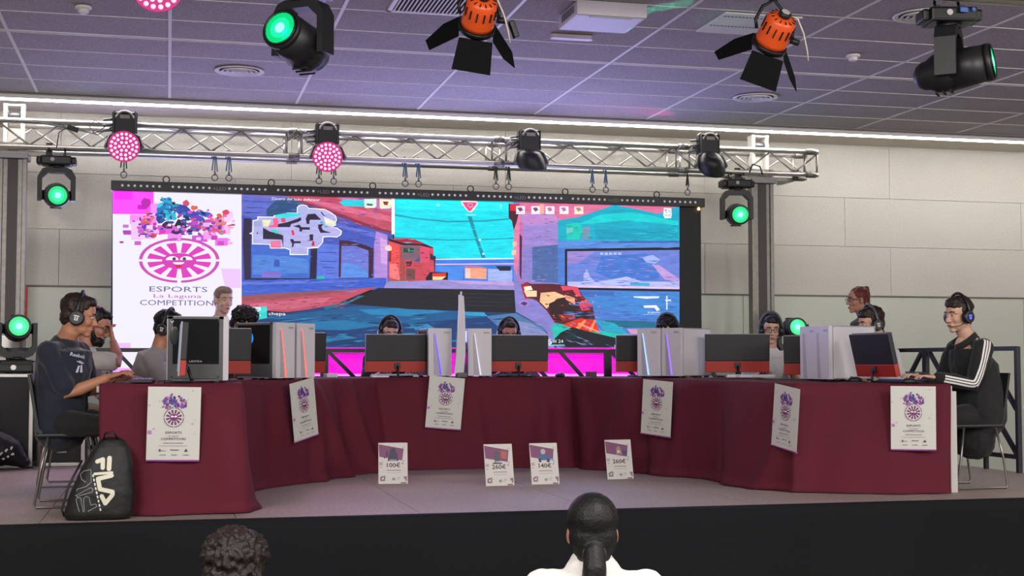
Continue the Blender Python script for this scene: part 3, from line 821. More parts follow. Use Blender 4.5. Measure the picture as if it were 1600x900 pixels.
d86880 1696 767 1711 769 1725 767 1711 760
8c3048 1603 729 1624 730 1645 729 1624 726
8c3048 1197 771 1231 773 1265 771 1231 764
a83a58 1587 687 1614 689 1641 687 1614 680
d86880 1829 759 1853 760 1878 759 1853 754
a83a58 2116 710 2138 712 2159 711 2138 707
a83a58 1828 772 1868 774 1908 773 1868 767
8c3048 1437 767 1469 769 1500 768 1469 761
b85068 2101 782 2136 783 2172 782 2136 778
d86880 1430 742 1451 743 1473 742 1451 737
8c3048 1827 706 1859 709 1891 707 1859 700
a83a58 1803 690 1845 692 1887 691 1845 687
8c3048 1794 727 1826 729 1858 728 1826 723
e07090 2460 1476 2500 1465 2540 1451 2500 1460
9c3050 2169 1537 2194 1531 2218 1523 2194 1527
e07090 2515 1635 2553 1625 2591 1612 2553 1620
b04468 2046 1472 2073 1465 2100 1456 2073 1459
b04468 2353 1527 2371 1523 2388 1516 2371 1518
d08098 2435 1587 2483 1573 2532 1557 2484 1569
d08098 2198 1634 2240 1623 2283 1608 2240 1616
9c3050 2533 1664 2564 1656 2595 1645 2564 1650
e07090 1990 1484 2017 1477 2043 1467 2017 1471
d08098 2112 1523 2152 1512 2193 1498 2152 1505
9c3050 2363 1507 2407 1495 2451 1480 2407 1490
e07090 2051 1436 2083 1428 2116 1416 2083 1422
e07090 2405 1565 2458 1550 2512 1532 2458 1544
9c3050 2573 1603 2584 1602 2595 1596 2584 1593
9c3050 1933 1558 1967 1549 2001 1537 1967 1542
e07090 2475 1642 2511 1633 2547 1620 2511 1626
d08098 2549 1490 2572 1484 2596 1476 2572 1480
d08098 2165 1625 2186 1620 2208 1612 2186 1616
e07090 2233 1514 2274 1503 2315 1489 2274 1495
b04468 2558 1563 2576 1559 2595 1551 2576 1552
9c3050 1880 1437 1908 1430 1937 1420 1909 1424
e07090 1992 1536 2018 1530 2044 1520 2018 1521
d08098 2439 1619 2482 1607 2525 1593 2482 1601
b04468 2013 1567 2038 1561 2063 1552 2038 1555
b04468 1930 1627 1958 1620 1987 1610 1958 1613
b04468 2406 1442 2426 1437 2447 1429 2426 1430
9c3050 1929 1540 1956 1533 1982 1523 1956 1528
e07090 1917 1591 1939 1587 1961 1578 1939 1578
d08098 2076 1445 2094 1441 2112 1434 2094 1433
d08098 2122 1640 2171 1627 2220 1611 2171 1621
d08098 2385 1484 2402 1480 2419 1474 2402 1475
b04468 1945 1495 1985 1483 2026 1470 1985 1478
d08098 2046 1563 2100 1547 2153 1530 2100 1544
9c3050 2071 1445 2105 1435 2140 1423 2105 1430
d08098 2021 1566 2042 1561 2062 1553 2042 1556
b04468 2227 1512 2269 1501 2312 1486 2269 1494
d08098 1991 1498 2008 1494 2026 1487 2008 1487
b04468 1851 1503 1880 1495 1910 1485 1880 1490
b04468 2509 1617 2535 1610 2561 1601 2535 1604
b04468 1893 1641 1943 1627 1994 1610 1943 1620
9c3050 2570 1577 2583 1575 2595 1570 2583 1569
e07090 2330 1661 2363 1653 2396 1641 2363 1645
e07090 1995 1609 2014 1605 2033 1597 2014 1598
e07090 2007 1444 2060 1429 2114 1411 2060 1422
d08098 2168 1630 2198 1622 2229 1611 2199 1618
e07090 2061 1437 2090 1430 2119 1419 2090 1421
9c3050 1896 1596 1938 1585 1980 1570 1938 1577
d08098 2389 1587 2436 1575 2483 1558 2436 1566
e07090 2221 1582 2248 1576 2275 1566 2248 1570
9c3050 2281 1495 2334 1480 2387 1463 2334 1476
d08098 1912 1616 1957 1604 2002 1588 1957 1596
d08098 2335 1646 2391 1631 2446 1612 2391 1625
b04468 1925 1653 1978 1639 2031 1621 1978 1630
b04468 1957 1585 2006 1571 2055 1555 2006 1566
d08098 1968 1457 2020 1442 2073 1425 2020 1438
9c3050 2082 1646 2118 1637 2154 1624 2118 1628
e07090 2064 1524 2100 1514 2136 1502 2100 1508
9c3050 2190 1448 2224 1439 2257 1427 2224 1431
e07090 2423 1508 2448 1502 2472 1493 2448 1496
9c3050 2219 1504 2258 1494 2297 1480 2258 1487
306c98 3372 362 3447 372 3522 374 3447 355
1c6ca0 2913 347 2997 356 3081 361 2997 347
1c6ca0 2953 323 3008 331 3064 332 3008 317
2a86b4 2738 408 2780 416 2822 415 2780 400
2a86b4 3777 513 3790 517 3803 515 3790 502
1858a0 2010 322 2089 332 2167 335 2089 320
0c3a70 3178 560 3270 572 3362 576 3270 556
2a86b4 2664 443 2768 455 2873 461 2768 441
2a86b4 3751 481 3777 486 3803 485 3777 474
1858a0 1987 422 2037 429 2086 430 2037 414
306c98 3212 436 3259 444 3306 444 3259 427
1c6ca0 1459 581 1541 590 1624 595 1541 580
0c3a70 2779 445 2828 451 2878 453 2828 443
306c98 1504 388 1550 395 1595 396 1550 381
1c6ca0 1363 391 1400 397 1437 397 1400 385
0a2c5c 2681 322 2730 330 2779 330 2730 315
0a2c5c 2459 474 2499 479 2538 481 2499 471
306c98 2732 346 2808 355 2885 358 2808 343
0c3a70 1523 356 1598 364 1673 369 1598 356
306c98 2154 615 2197 621 2241 623 2198 611
2a86b4 2340 478 2402 486 2464 489 2402 476
306c98 2387 336 2489 346 2591 352 2489 338
1c6ca0 1239 455 1329 467 1420 471 1329 451
2a86b4 2899 406 2965 414 3030 417 2965 405
0a2c5c 2882 430 2988 442 3094 448 2988 431
1858a0 1358 596 1393 603 1429 603 1393 589
2a86b4 1539 563 1637 574 1735 580 1637 562
0c3a70 2143 440 2188 448 2233 448 2188 431
306c98 3527 357 3612 366 3697 371 3612 356
2a86b4 2225 376 2284 385 2344 386 2284 368
306c98 3668 450 3712 456 3756 458 3712 447
0a2c5c 1666 363 1745 373 1824 376 1745 358
2a86b4 2431 606 2504 616 2577 619 2504 601
0c3a70 1611 374 1644 380 1678 380 1644 364
0c3a70 2812 455 2905 464 2999 470 2905 456
1c6ca0 2381 348 2475 359 2568 364 2475 346
0c3a70 2735 363 2819 372 2903 376 2819 361
1c6ca0 1272 585 1316 591 1360 593 1316 581
1c6ca0 2097 336 2162 343 2227 346 2162 334
0a2c5c 3727 583 3765 590 3803 590 3765 575
0a2c5c 2777 627 2875 639 2972 644 2875 622
1c6ca0 1686 554 1755 563 1825 567 1755 552
0c3a70 1533 340 1582 346 1631 348 1582 336
1858a0 2951 550 2998 558 3045 558 2998 544
1c6ca0 3722 417 3762 423 3803 424 3762 411
1858a0 2423 377 2459 384 2494 383 2459 367
0a2c5c 2579 318 2669 330 2760 333 2669 313
2a86b4 3701 600 3744 608 3786 608 3744 592
1c6ca0 1847 360 1946 372 2045 376 1946 355
1c6ca0 2868 360 2958 369 3048 375 2958 360
1c6ca0 2556 549 2643 559 2731 564 2643 548
0a2c5c 2996 498 3031 503 3065 504 3031 493
306c98 1745 589 1839 601 1934 606 1840 586
1858a0 3494 334 3579 345 3664 348 3579 330
0a2c5c 1483 516 1569 527 1655 531 1569 513
306c98 3621 463 3700 472 3779 476 3700 461
2a86b4 2672 372 2720 379 2767 380 2720 367
2a86b4 3652 625 3690 631 3729 632 3690 620
1c6ca0 2601 550 2640 555 2679 557 2640 546
2a86b4 1828 324 1864 328 1900 330 1864 321
2a86b4 2763 591 2857 602 2951 607 2857 588
0a2c5c 3046 403 3098 410 3150 412 3098 399
306c98 1893 319 1956 326 2018 329 1956 317
1c6ca0 3557 597 3664 609 3771 615 3664 598
0a2c5c 2458 546 2502 552 2545 553 2502 541
1c6ca0 2732 544 2790 552 2847 554 2790 539
1858a0 2888 375 2972 385 3055 389 2972 371
1858a0 3511 448 3573 456 3635 458 3573 443
0c3a70 1918 616 1996 626 2075 630 1996 613
1c6ca0 2301 367 2379 376 2457 380 2379 366
0c3a70 3575 498 3609 502 3642 503 3609 494
1858a0 2207 432 2302 442 2397 448 2302 432
1c6ca0 1548 350 1597 357 1646 358 1597 344
0a2c5c 3575 592 3660 602 3745 607 3660 592
1858a0 2814 407 2918 418 3024 424 2918 407
1c6ca0 1268 576 1350 585 1433 590 1350 575
0a2c5c 1175 528 1271 540 1367 545 1271 525
0c3a70 2774 324 2852 334 2930 337 2852 319
0c3a70 1503 485 1583 494 1664 499 1583 486
1858a0 3022 490 3079 497 3137 500 3079 488
0a2c5c 2980 322 3070 332 3161 336 3070 318
1858a0 1658 412 1714 420 1770 422 1714 408
1c6ca0 1539 329 1619 339 1700 342 1619 323
1c6ca0 1394 595 1443 603 1492 604 1443 587
0a2c5c 1760 388 1846 398 1933 402 1847 384
1c6ca0 3288 614 3384 625 3482 631 3384 614
306c98 2369 328 2459 338 2549 343 2459 329
1858a0 3366 550 3469 562 3571 567 3469 548
1858a0 1350 428 1407 436 1464 438 1407 424
2a86b4 2594 442 2686 452 2778 457 2686 440
1858a0 3235 511 3282 519 3328 519 3282 503
0c3a70 3393 345 3441 352 3489 353 3441 339
2a86b4 3747 535 3775 541 3803 540 3775 528
2a86b4 1526 540 1608 549 1690 554 1608 539
0a2c5c 2932 439 2992 447 3052 449 2992 433
1c6ca0 1510 416 1581 426 1653 428 1581 410
2a86b4 1204 523 1243 530 1283 530 1244 514
1c6ca0 2230 552 2326 564 2422 569 2326 548
306c98 2626 334 2731 345 2836 351 2731 333
2a86b4 2181 590 2223 596 2265 597 2223 583
1858a0 2264 421 2298 426 2332 427 2298 418
0c3a70 2032 356 2093 364 2155 366 2093 350
2a86b4 2983 396 3041 403 3099 406 3041 394
0a2c5c 2166 356 2210 363 2253 363 2210 347
0c3a70 1375 613 1447 621 1518 625 1447 613
1858a0 2034 400 2098 409 2161 411 2098 395
2a86b4 2691 506 2790 518 2890 523 2790 502
1858a0 3063 603 3110 611 3158 611 3110 596
0c3a70 2052 620 2099 627 2145 628 2099 614
2a86b4 1678 580 1762 591 1846 595 1762 576
1c6ca0 3382 339 3485 349 3590 356 3485 341
1c6ca0 1499 332 1593 343 1686 347 1593 326
306c98 2638 402 2722 411 2806 416 2722 402
306c98 2635 367 2703 375 2771 378 2703 363
1c6ca0 1486 552 1577 563 1668 568 1577 550
1858a0 3773 393 3788 398 3803 396 3788 383
1c6ca0 2457 349 2528 357 2599 361 2528 346
0a2c5c 1253 423 1353 435 1454 440 1353 421
2a86b4 3255 618 3308 624 3361 627 3308 614
306c98 3523 356 3616 367 3708 371 3616 352
1c6ca0 1762 565 1857 577 1952 582 1857 561
0a2c5c 3650 565 3726 575 3803 578 3726 559
306c98 2354 519 2394 524 2434 526 2394 516
306c98 2073 440 2115 447 2158 447 2115 433
2a86b4 3197 457 3273 465 3349 470 3273 458
1858a0 1801 404 1887 413 1972 419 1887 405
306c98 2933 456 3016 467 3100 470 3016 450
0a2c5c 3672 572 3737 581 3803 583 3737 566
306c98 1555 370 1631 379 1707 383 1631 368
0c3a70 1880 407 1933 414 1986 416 1933 403
2a86b4 1315 343 1413 355 1511 360 1413 340
0a2c5c 2004 596 2045 604 2087 604 2045 587
1858a0 3573 570 3610 575 3646 576 3610 566
306c98 1613 520 1652 525 1692 527 1652 518
0a2c5c 1312 346 1372 353 1432 356 1372 345
0c3a70 2775 524 2854 534 2932 537 2854 520
0a2c5c 1928 405 2020 414 2112 420 2020 406
2a86b4 2071 436 2128 444 2185 446 2128 431
1858a0 1565 490 1610 497 1654 498 1610 482
2a86b4 2399 527 2465 536 2532 538 2465 522
1c6ca0 2946 473 3039 483 3132 488 3039 471
1c6ca0 3144 384 3247 396 3350 401 3247 380
1858a0 2409 619 2466 628 2524 629 2466 611
0a2c5c 2382 430 2457 441 2532 443 2457 424
1858a0 3217 417 3289 426 3362 429 3289 413
0a2c5c 2991 524 3071 533 3151 537 3071 523
306c98 2866 516 2901 521 2937 522 2901 511
2a86b4 3151 378 3246 390 3343 394 3246 374
1c6ca0 1664 576 1705 583 1745 583 1705 568
306c98 1986 400 2051 408 2116 411 2051 397
222a30 3006 771 3156 773 3307 774 3156 771
222a30 2797 753 2924 756 3051 756 2924 751
0a0a12 3604 727 3703 729 3803 729 3703 726
222a30 3720 854 3761 855 3803 855 3761 852
222a30 3615 752 3709 753 3803 754 3709 750
1c242c 3596 726 3667 728 3738 728 3667 723
222a30 3305 848 3474 852 3644 853 3474 847
222a30 2820 705 2981 707 3142 708 2981 702
1c242c 3008 733 3187 735 3367 737 3187 733
222a30 2936 738 3046 740 3156 740 3046 737
1c242c 3012 737 3145 740 3280 740 3145 734
1c242c 3008 696 3137 699 3266 699 3137 693
222a30 3232 743 3318 745 3404 745 3318 739
1c242c 3626 733 3714 735 3803 734 3714 730
0a0a12 3502 813 3585 815 3668 815 3585 810
222a30 3202 787 3302 790 3401 790 3302 784
1c242c 3722 780 3762 782 3803 781 3762 775
222a30 2881 779 3016 781 3151 782 3016 778
1c242c 2883 875 3037 878 3191 879 3037 874
0a0a12 3511 868 3645 871 3780 871 3645 865
0a0a12 3726 755 3764 756 3803 756 3764 751
222a30 2878 855 3054 858 3231 859 3054 854
0a0a12 3236 754 3297 755 3358 755 3297 752
0a0a12 2864 811 3013 814 3163 814 3013 809
1c242c 3561 746 3682 749 3803 748 3682 742
0a0a12 3159 797 3239 799 3318 798 3239 793
222a30 3649 722 3718 724 3788 723 3718 720
222a30 2809 717 2912 719 3015 719 2912 715
1c242c 3300 871 3383 873 3467 873 3383 869
1c242c 3699 766 3751 767 3803 767 3751 763
1c242c 3552 711 3615 713 3678 712 3615 709
1c242c 3695 722 3749 723 3803 723 3749 720
0a0a12 3515 804 3658 807 3803 808 3658 804
222a30 3024 718 3178 720 3332 721 3178 716
1c242c 3568 719 3685 721 3803 721 3685 716
0a0a12 3747 729 3775 730 3803 730 3775 727
0a0a12 3658 851 3730 853 3803 853 3730 849
222a30 3031 734 3139 736 3248 736 3139 731
1c242c 3111 768 3194 770 3278 770 3194 766
1c242c 3675 757 3739 759 3803 758 3739 754
00c0d8 4646 1480 4686 1482 4726 1482 4686 1477
00c0d8 4660 1545 4710 1549 4761 1548 4710 1538
00c0d8 5390 1496 5437 1499 5485 1498 5437 1491
00c0d8 5449 1525 5489 1528 5529 1527 5489 1518
009cb8 5267 1545 5329 1547 5391 1548 5329 1542
1090b0 4548 1416 4591 1420 4634 1418 4591 1408
20d0d8 5047 1473 5127 1477 5208 1477 5127 1470
009cb8 5487 1500 5508 1502 5529 1501 5508 1496
00c0d8 4526 1560 4562 1563 4598 1562 4562 1554
20d0d8 5258 1432 5320 1436 5382 1435 5320 1426
009cb8 4457 1547 4525 1550 4594 1550 4525 1543
00c0d8 4975 1586 5036 1590 5098 1589 5036 1579
1090b0 4791 1412 4820 1415 4848 1414 4820 1404
009cb8 4827 1475 4904 1478 4981 1479 4904 1472
1090b0 5443 1559 5486 1562 5529 1561 5486 1551
1090b0 4660 1420 4703 1424 4747 1422 4703 1414
20d0d8 5089 1596 5158 1599 5227 1599 5158 1592
20d0d8 4320 1510 4347 1512 4374 1512 4347 1507
00c0d8 4591 1444 4630 1446 4669 1446 4630 1442
20d0d8 5509 1573 5519 1575 5529 1574 5519 1568
1090b0 4341 1453 4385 1456 4430 1455 4385 1450
009cb8 5443 1472 5474 1475 5506 1474 5474 1467
009cb8 4965 1587 5048 1592 5131 1591 5048 1581
1090b0 4859 1514 4932 1518 5004 1517 4932 1509
009cb8 4754 1523 4831 1527 4909 1527 4831 1518
00c0d8 4575 1545 4653 1549 4732 1549 4653 1542
20d0d8 5000 1589 5070 1592 5139 1592 5069 1583
00c0d8 5483 1514 5506 1517 5529 1516 5506 1507
00c0d8 4361 1517 4443 1520 4524 1521 4443 1513
009cb8 4824 1466 4857 1470 4889 1468 4857 1459
20d0d8 4512 1440 4594 1444 4677 1443 4594 1434
00c0d8 4761 1396 4848 1400 4935 1399 4848 1389
009cb8 5377 1430 5436 1432 5494 1432 5436 1427
20d0d8 5075 1596 5149 1601 5224 1600 5149 1590
20d0d8 5429 1491 5479 1493 5529 1493 5479 1486
20d0d8 5481 1506 5505 1509 5529 1507 5505 1499
00c0d8 5167 1496 5237 1499 5307 1499 5237 1492
009cb8 4973 1512 5048 1516 5123 1515 5048 1508
00c0d8 4431 1502 4514 1505 4597 1506 4514 1499
00c0d8 5184 1591 5245 1595 5307 1594 5245 1585
1090b0 5433 1469 5481 1472 5529 1471 5481 1462
00c0d8 5244 1492 5304 1494 5364 1494 5304 1488
009cb8 5292 1424 5348 1427 5403 1427 5348 1420
00c0d8 4295 1544 4356 1547 4418 1547 4356 1542
009cb8 4522 1477 4607 1480 4692 1481 4607 1474
00c0d8 5096 1437 5152 1439 5209 1439 5152 1433
00c0d8 4331 1415 4392 1418 4453 1418 4392 1412
009cb8 4859 1402 4912 1405 4965 1404 4912 1396
1090b0 4464 1458 4508 1461 4552 1460 4508 1452
00c0d8 4323 1436 4408 1440 4493 1440 4408 1433
1090b0 4683 1414 4722 1416 4762 1415 4722 1410
1090b0 4420 1514 4447 1517 4474 1515 4447 1507
20d0d8 5116 1468 5156 1471 5196 1470 5156 1463
1090b0 4392 1579 4455 1582 4518 1582 4455 1574
1090b0 5009 1401 5065 1405 5121 1403 5065 1394
20d0d8 5419 1514 5474 1517 5529 1517 5474 1512
20d0d8 4390 1466 4452 1469 4515 1469 4452 1463
20d0d8 5359 1459 5442 1462 5526 1462 5442 1454
009cb8 4311 1528 4368 1531 4426 1530 4368 1521
1090b0 4686 1467 4732 1470 4777 1469 4732 1459
009cb8 4963 1431 5045 1436 5128 1435 5045 1425
00c0d8 5468 1539 5499 1543 5529 1541 5498 1531
00c0d8 4440 1524 4505 1527 4570 1527 4505 1521
1090b0 5089 1504 5124 1506 5159 1505 5124 1498
20d0d8 5151 1441 5198 1443 5246 1443 5198 1435
1090b0 5434 1409 5481 1412 5528 1411 5481 1407
20d0d8 4394 1443 4439 1446 4483 1445 4439 1436
00c0d8 5034 1469 5119 1473 5204 1473 5118 1462
1090b0 5446 1585 5478 1587 5510 1586 5478 1581
009cb8 5319 1527 5391 1531 5464 1530 5391 1520
6c9cec 5413 1359 5471 1361 5528 1362 5470 1358
6c9cec 4513 1358 4598 1361 4683 1361 4598 1354
6c9cec 5005 1368 5039 1370 5072 1369 5039 1363
6c9cec 5103 1347 5187 1350 5271 1350 5187 1345
6c9cec 4824 1368 4858 1370 4892 1369 4858 1363
6c9cec 4469 1317 4517 1319 4565 1319 4517 1316
3c6cc8 4416 1336 4498 1339 4581 1339 4498 1333
3c6cc8 4496 1321 4544 1323 4593 1323 4544 1318
3c6cc8 4898 1375 4984 1378 5070 1379 4984 1372
3c6cc8 5239 1351 5322 1353 5404 1354 5322 1350
3c6cc8 4643 1370 4691 1373 4740 1372 4691 1367
3c6cc8 5278 1378 5353 1381 5429 1381 5353 1376
6c9cec 4647 1332 4680 1334 4713 1333 4680 1329
6c9cec 5195 1349 5230 1350 5266 1350 5230 1346
3c6cc8 4539 1313 4623 1316 4708 1316 4623 1309
6c9cec 5315 1334 5399 1337 5483 1337 5399 1331
6c9cec 5266 1350 5299 1352 5331 1351 5298 1347
3c6cc8 4927 1337 4971 1339 5014 1339 4971 1332
6c9cec 4429 1353 4507 1356 4584 1356 4506 1349
3c6cc8 4464 1352 4521 1354 4579 1354 4521 1350
6c9cec 4754 1377 4827 1380 4899 1380 4827 1373
6c9cec 4673 1368 4718 1370 4762 1370 4718 1366
6c9cec 4798 1340 4866 1343 4935 1342 4866 1335
3c6cc8 4550 1341 4608 1344 4666 1343 4608 1337
3c6cc8 4569 1353 4651 1356 4734 1356 4651 1350
6c9cec 5492 1369 5510 1371 5528 1370 5510 1366
6c9cec 4401 1343 4489 1346 4578 1346 4489 1339
3c6cc8 4946 1345 5012 1348 5079 1348 5012 1342
6c9cec 5341 1357 5419 1361 5497 1361 5419 1353
3c6cc8 5481 1377 5504 1379 5528 1378 5504 1373
9098e8 5048 1214 5073 1216 5099 1215 5073 1211
5c78d8 4830 1071 4879 1074 4928 1073 4879 1064
7c90e4 4803 1059 4839 1062 4875 1060 4839 1051
9098e8 4678 1133 4704 1136 4730 1134 4704 1127
7c90e4 4608 1043 4647 1045 4685 1044 4647 1040
7c90e4 5383 986 5447 989 5510 988 5447 980
9098e8 4784 1088 4850 1091 4916 1090 4850 1081
5c78d8 5446 969 5473 972 5499 970 5473 962
9098e8 4410 1050 4453 1052 4497 1052 4453 1047
a888d8 4584 1148 4631 1151 4678 1150 4631 1144
5c78d8 4602 979 4663 982 4724 981 4663 973
7c90e4 4616 1178 4676 1181 4736 1180 4675 1171
a888d8 4508 965 4565 967 4621 966 4565 960
9098e8 4568 1257 4596 1259 4623 1258 4595 1251
5c78d8 4414 1256 4439 1259 4465 1257 4439 1250
4c70d0 4771 1210 4833 1213 4895 1212 4833 1206
7c90e4 5456 1031 5491 1034 5526 1032 5491 1024
4c70d0 4644 1216 4677 1218 4709 1217 4677 1213
5c78d8 5139 1109 5195 1112 5250 1111 5195 1103
9098e8 4896 983 4970 986 5045 985 4970 977
4c70d0 4442 1159 4520 1163 4598 1162 4520 1153
7c90e4 4646 1088 4685 1090 4724 1089 4685 1081
a888d8 4926 1188 4962 1190 4997 1190 4961 1185
9098e8 5374 1069 5413 1071 5452 1070 5413 1063
5c78d8 5321 1000 5398 1003 5476 1002 5398 994
a888d8 5131 1097 5208 1101 5284 1100 5208 1092
7c90e4 4939 1216 5010 1220 5082 1219 5010 1211
7c90e4 5196 1092 5239 1094 5283 1094 5239 1089
4c70d0 5191 1194 5265 1198 5340 1197 5265 1188
a888d8 5074 1232 5136 1235 5198 1234 5135 1225
9098e8 5266 1089 5303 1092 5340 1091 5303 1083
5c78d8 4874 992 4943 995 5013 994 4943 988
5c78d8 4587 1138 4622 1140 4657 1140 4622 1135
5c78d8 4707 1135 4769 1139 4831 1138 4769 1129
9098e8 5340 1268 5403 1270 5466 1270 5403 1264
4c70d0 4848 975 4903 978 4958 976 4903 968
4c70d0 4864 945 4941 948 5019 947 4941 940
5c78d8 4638 1001 4685 1004 4732 1002 4685 995
7c90e4 4916 1078 4992 1081 5068 1080 4992 1073
5c78d8 5375 1037 5426 1040 5478 1038 5426 1029
4c70d0 4488 959 4514 962 4539 960 4514 951
5c78d8 5260 1160 5301 1162 5342 1162 5301 1157
5c78d8 4583 1226 4651 1228 4718 1228 4651 1222
a888d8 5347 955 5397 957 5447 956 5397 951
9098e8 4513 1094 4585 1096 4656 1096 4584 1091
5c78d8 5239 1011 5280 1013 5321 1012 5280 1007
a888d8 5004 1017 5037 1020 5069 1018 5036 1010
5c78d8 4760 1035 4833 1038 4906 1037 4833 1029
4c70d0 5168 1259 5224 1261 5281 1261 5224 1256
5c78d8 4519 967 4576 969 4633 968 4576 962
7c90e4 4641 1012 4669 1014 4697 1013 4669 1006
4c70d0 4418 1230 4478 1233 4538 1232 4478 1224
7c90e4 5491 1049 5509 1052 5526 1050 5508 1042
a888d8 4500 1048 4546 1050 4592 1049 4546 1044
a888d8 4982 1206 5041 1209 5100 1209 5041 1202
a888d8 5270 1014 5334 1016 5398 1016 5334 1011
9098e8 4732 1140 4762 1142 4791 1141 4762 1134
7c90e4 5107 1172 5148 1174 5189 1173 5148 1166
a888d8 5492 1002 5509 1005 5525 1003 5509 994
4c70d0 4685 962 4714 964 4744 963 4714 958
4c70d0 4771 1068 4801 1070 4830 1069 4801 1060
4c70d0 5271 1003 5347 1005 5423 1005 5347 999
a888d8 5403 1262 5465 1265 5527 1264 5465 1257
5c78d8 5335 1268 5389 1272 5442 1270 5389 1261
7c90e4 4577 1002 4646 1004 4714 1004 4646 998
5c78d8 4458 1046 4490 1049 4522 1047 4490 1039
a888d8 5059 1068 5086 1070 5112 1068 5086 1060
4c70d0 5051 1190 5128 1193 5206 1193 5128 1187
4c70d0 5000 975 5056 978 5111 976 5056 969
7c90e4 4841 991 4893 993 4945 992 4893 988
9098e8 5238 1204 5276 1206 5314 1205 5276 1201
5c78d8 4478 991 4546 994 4615 993 4546 983
4c70d0 5428 1185 5477 1188 5527 1187 5477 1179
4c70d0 4544 1024 4623 1026 4702 1026 4623 1019
4c70d0 4890 1048 4915 1051 4941 1049 4915 1040
5c78d8 4960 1210 5026 1214 5092 1213 5026 1204
4c70d0 4687 1121 4720 1122 4753 1122 4720 1117
7c90e4 4785 1234 4853 1237 4922 1237 4853 1231
5c78d8 4664 1013 4730 1015 4795 1015 4730 1010
5c78d8 4481 1074 4552 1077 4622 1077 4552 1070
7c90e4 4854 1095 4882 1097 4910 1096 4882 1092
5c78d8 5082 1186 5118 1187 5153 1187 5118 1182
7c90e4 4690 1244 4761 1247 4831 1247 4760 1241
a888d8 4740 1156 4800 1158 4860 1158 4800 1150
4c70d0 4990 973 5043 975 5096 974 5043 970
9098e8 5180 1146 5242 1149 5304 1148 5242 1141
5c78d8 5434 1227 5480 1230 5527 1229 5480 1220
9098e8 4739 1203 4799 1207 4859 1206 4799 1196
a888d8 5304 1101 5385 1104 5465 1103 5385 1097
7c90e4 5435 1109 5481 1112 5526 1111 5481 1103
a888d8 5152 1041 5191 1043 5230 1042 5191 1033
9098e8 4394 1158 4441 1160 4488 1160 4441 1155
4c70d0 5412 1207 5457 1209 5503 1208 5457 1201
5c78d8 4461 1007 4520 1010 4579 1009 4520 1001
4c70d0 4924 1231 4952 1234 4981 1232 4952 1223
7c90e4 5474 1199 5501 1201 5527 1200 5501 1195
7c90e4 5429 971 5476 974 5524 973 5476 966
7c90e4 4721 1086 4763 1089 4806 1088 4763 1082
5c78d8 5212 991 5262 993 5312 993 5262 987
9098e8 4548 964 4590 967 4632 965 4590 959
a888d8 4736 1197 4795 1199 4855 1199 4795 1194
9098e8 5089 1115 5139 1118 5188 1117 5139 1110
9098e8 5174 1165 5203 1168 5232 1166 5203 1158
4c70d0 5184 1048 5260 1051 5335 1051 5260 1046
4c70d0 5358 1141 5430 1145 5503 1144 5430 1134
5c78d8 4565 1117 4608 1119 4651 1119 4608 1115
7c90e4 5383 1143 5433 1146 5484 1145 5433 1136
7c90e4 4653 993 4718 996 4784 995 4718 987
a888d8 4559 1187 4638 1190 4718 1190 4638 1183
a888d8 4959 1101 5000 1104 5041 1103 5000 1095
5c94e0 5393 685 5449 687 5505 686 5449 677
3c70c4 4825 637 4891 639 4956 639 4891 633
3c70c4 5125 662 5220 665 5315 664 5220 655
3c70c4 5150 848 5194 851 5239 849 5194 839
3468b8 4913 649 4976 651 5039 650 4976 642
3c70c4 5154 812 5209 815 5264 813 5209 805
3468b8 5324 786 5417 790 5509 788 5417 778
3c70c4 5337 707 5425 710 5514 708 5425 699
5c94e0 5141 729 5172 732 5204 730 5172 723
3468b8 4938 655 4995 658 5052 656 4995 646
3468b8 4548 609 4601 611 4654 610 4601 605
5c94e0 5364 771 5425 774 5486 772 5425 763
3c70c4 4797 837 4845 839 4893 838 4845 832
3468b8 5269 710 5335 713 5401 711 5335 703
5c94e0 5391 758 5457 760 5524 759 5457 754
3468b8 4536 670 4586 671 4635 670 4586 666
5c94e0 4599 665 4699 668 4799 667 4699 660
3468b8 4290 815 4373 817 4457 816 4373 811
5c94e0 5000 865 5070 868 5139 867 5070 857
3c70c4 4434 674 4482 677 4531 675 4482 666
5c94e0 4394 770 4489 773 4584 772 4489 762
3468b8 5348 737 5436 740 5524 739 5436 732
3c70c4 5483 652 5503 654 5523 652 5503 644
3c70c4 4652 785 4707 786 4762 786 4707 781
3468b8 5351 672 5402 675 5453 673 5402 665
3468b8 5268 666 5364 668 5461 668 5364 661
3c70c4 5232 699 5289 702 5346 700 5289 692
5c94e0 4711 811 4762 812 4813 812 4762 807
5c94e0 4889 833 4966 836 5042 835 4966 829
5c94e0 4856 625 4951 628 5046 627 4951 618
3468b8 4517 834 4577 837 4636 835 4577 827
5c94e0 4566 762 4607 764 4649 762 4607 754
3468b8 5036 656 5087 659 5138 657 5087 650
4884d0 5048 822 5098 824 5149 823 5098 817
4884d0 4826 735 4907 738 4989 736 4907 728
3c70c4 4986 623 5047 625 5108 624 5047 619
3468b8 4852 866 4888 870 4924 867 4888 858
5c94e0 5191 709 5239 712 5288 710 5239 702
3c70c4 4735 800 4801 803 4867 801 4801 791
4884d0 4511 731 4597 734 4683 733 4597 727
4884d0 4377 742 4456 745 4536 743 4456 737
5c94e0 5406 791 5440 793 5474 792 5440 784
3c70c4 5358 799 5433 801 5508 800 5433 794
3468b8 5376 674 5450 677 5523 675 5450 666
4884d0 4297 672 4363 675 4430 673 4363 664
3c70c4 4650 857 4691 860 4732 858 4691 849
5c94e0 5163 662 5219 664 5276 663 5219 657
3468b8 4528 638 4571 640 4614 639 4571 635
4884d0 5269 731 5329 733 5389 732 5329 728
3468b8 4846 749 4922 751 4999 750 4922 744
3c70c4 4469 717 4520 720 4571 718 4520 709
3c70c4 4444 663 4482 665 4521 664 4482 659
3468b8 5421 736 5464 739 5507 737 5464 728
3c70c4 4950 774 5023 777 5096 776 5023 769
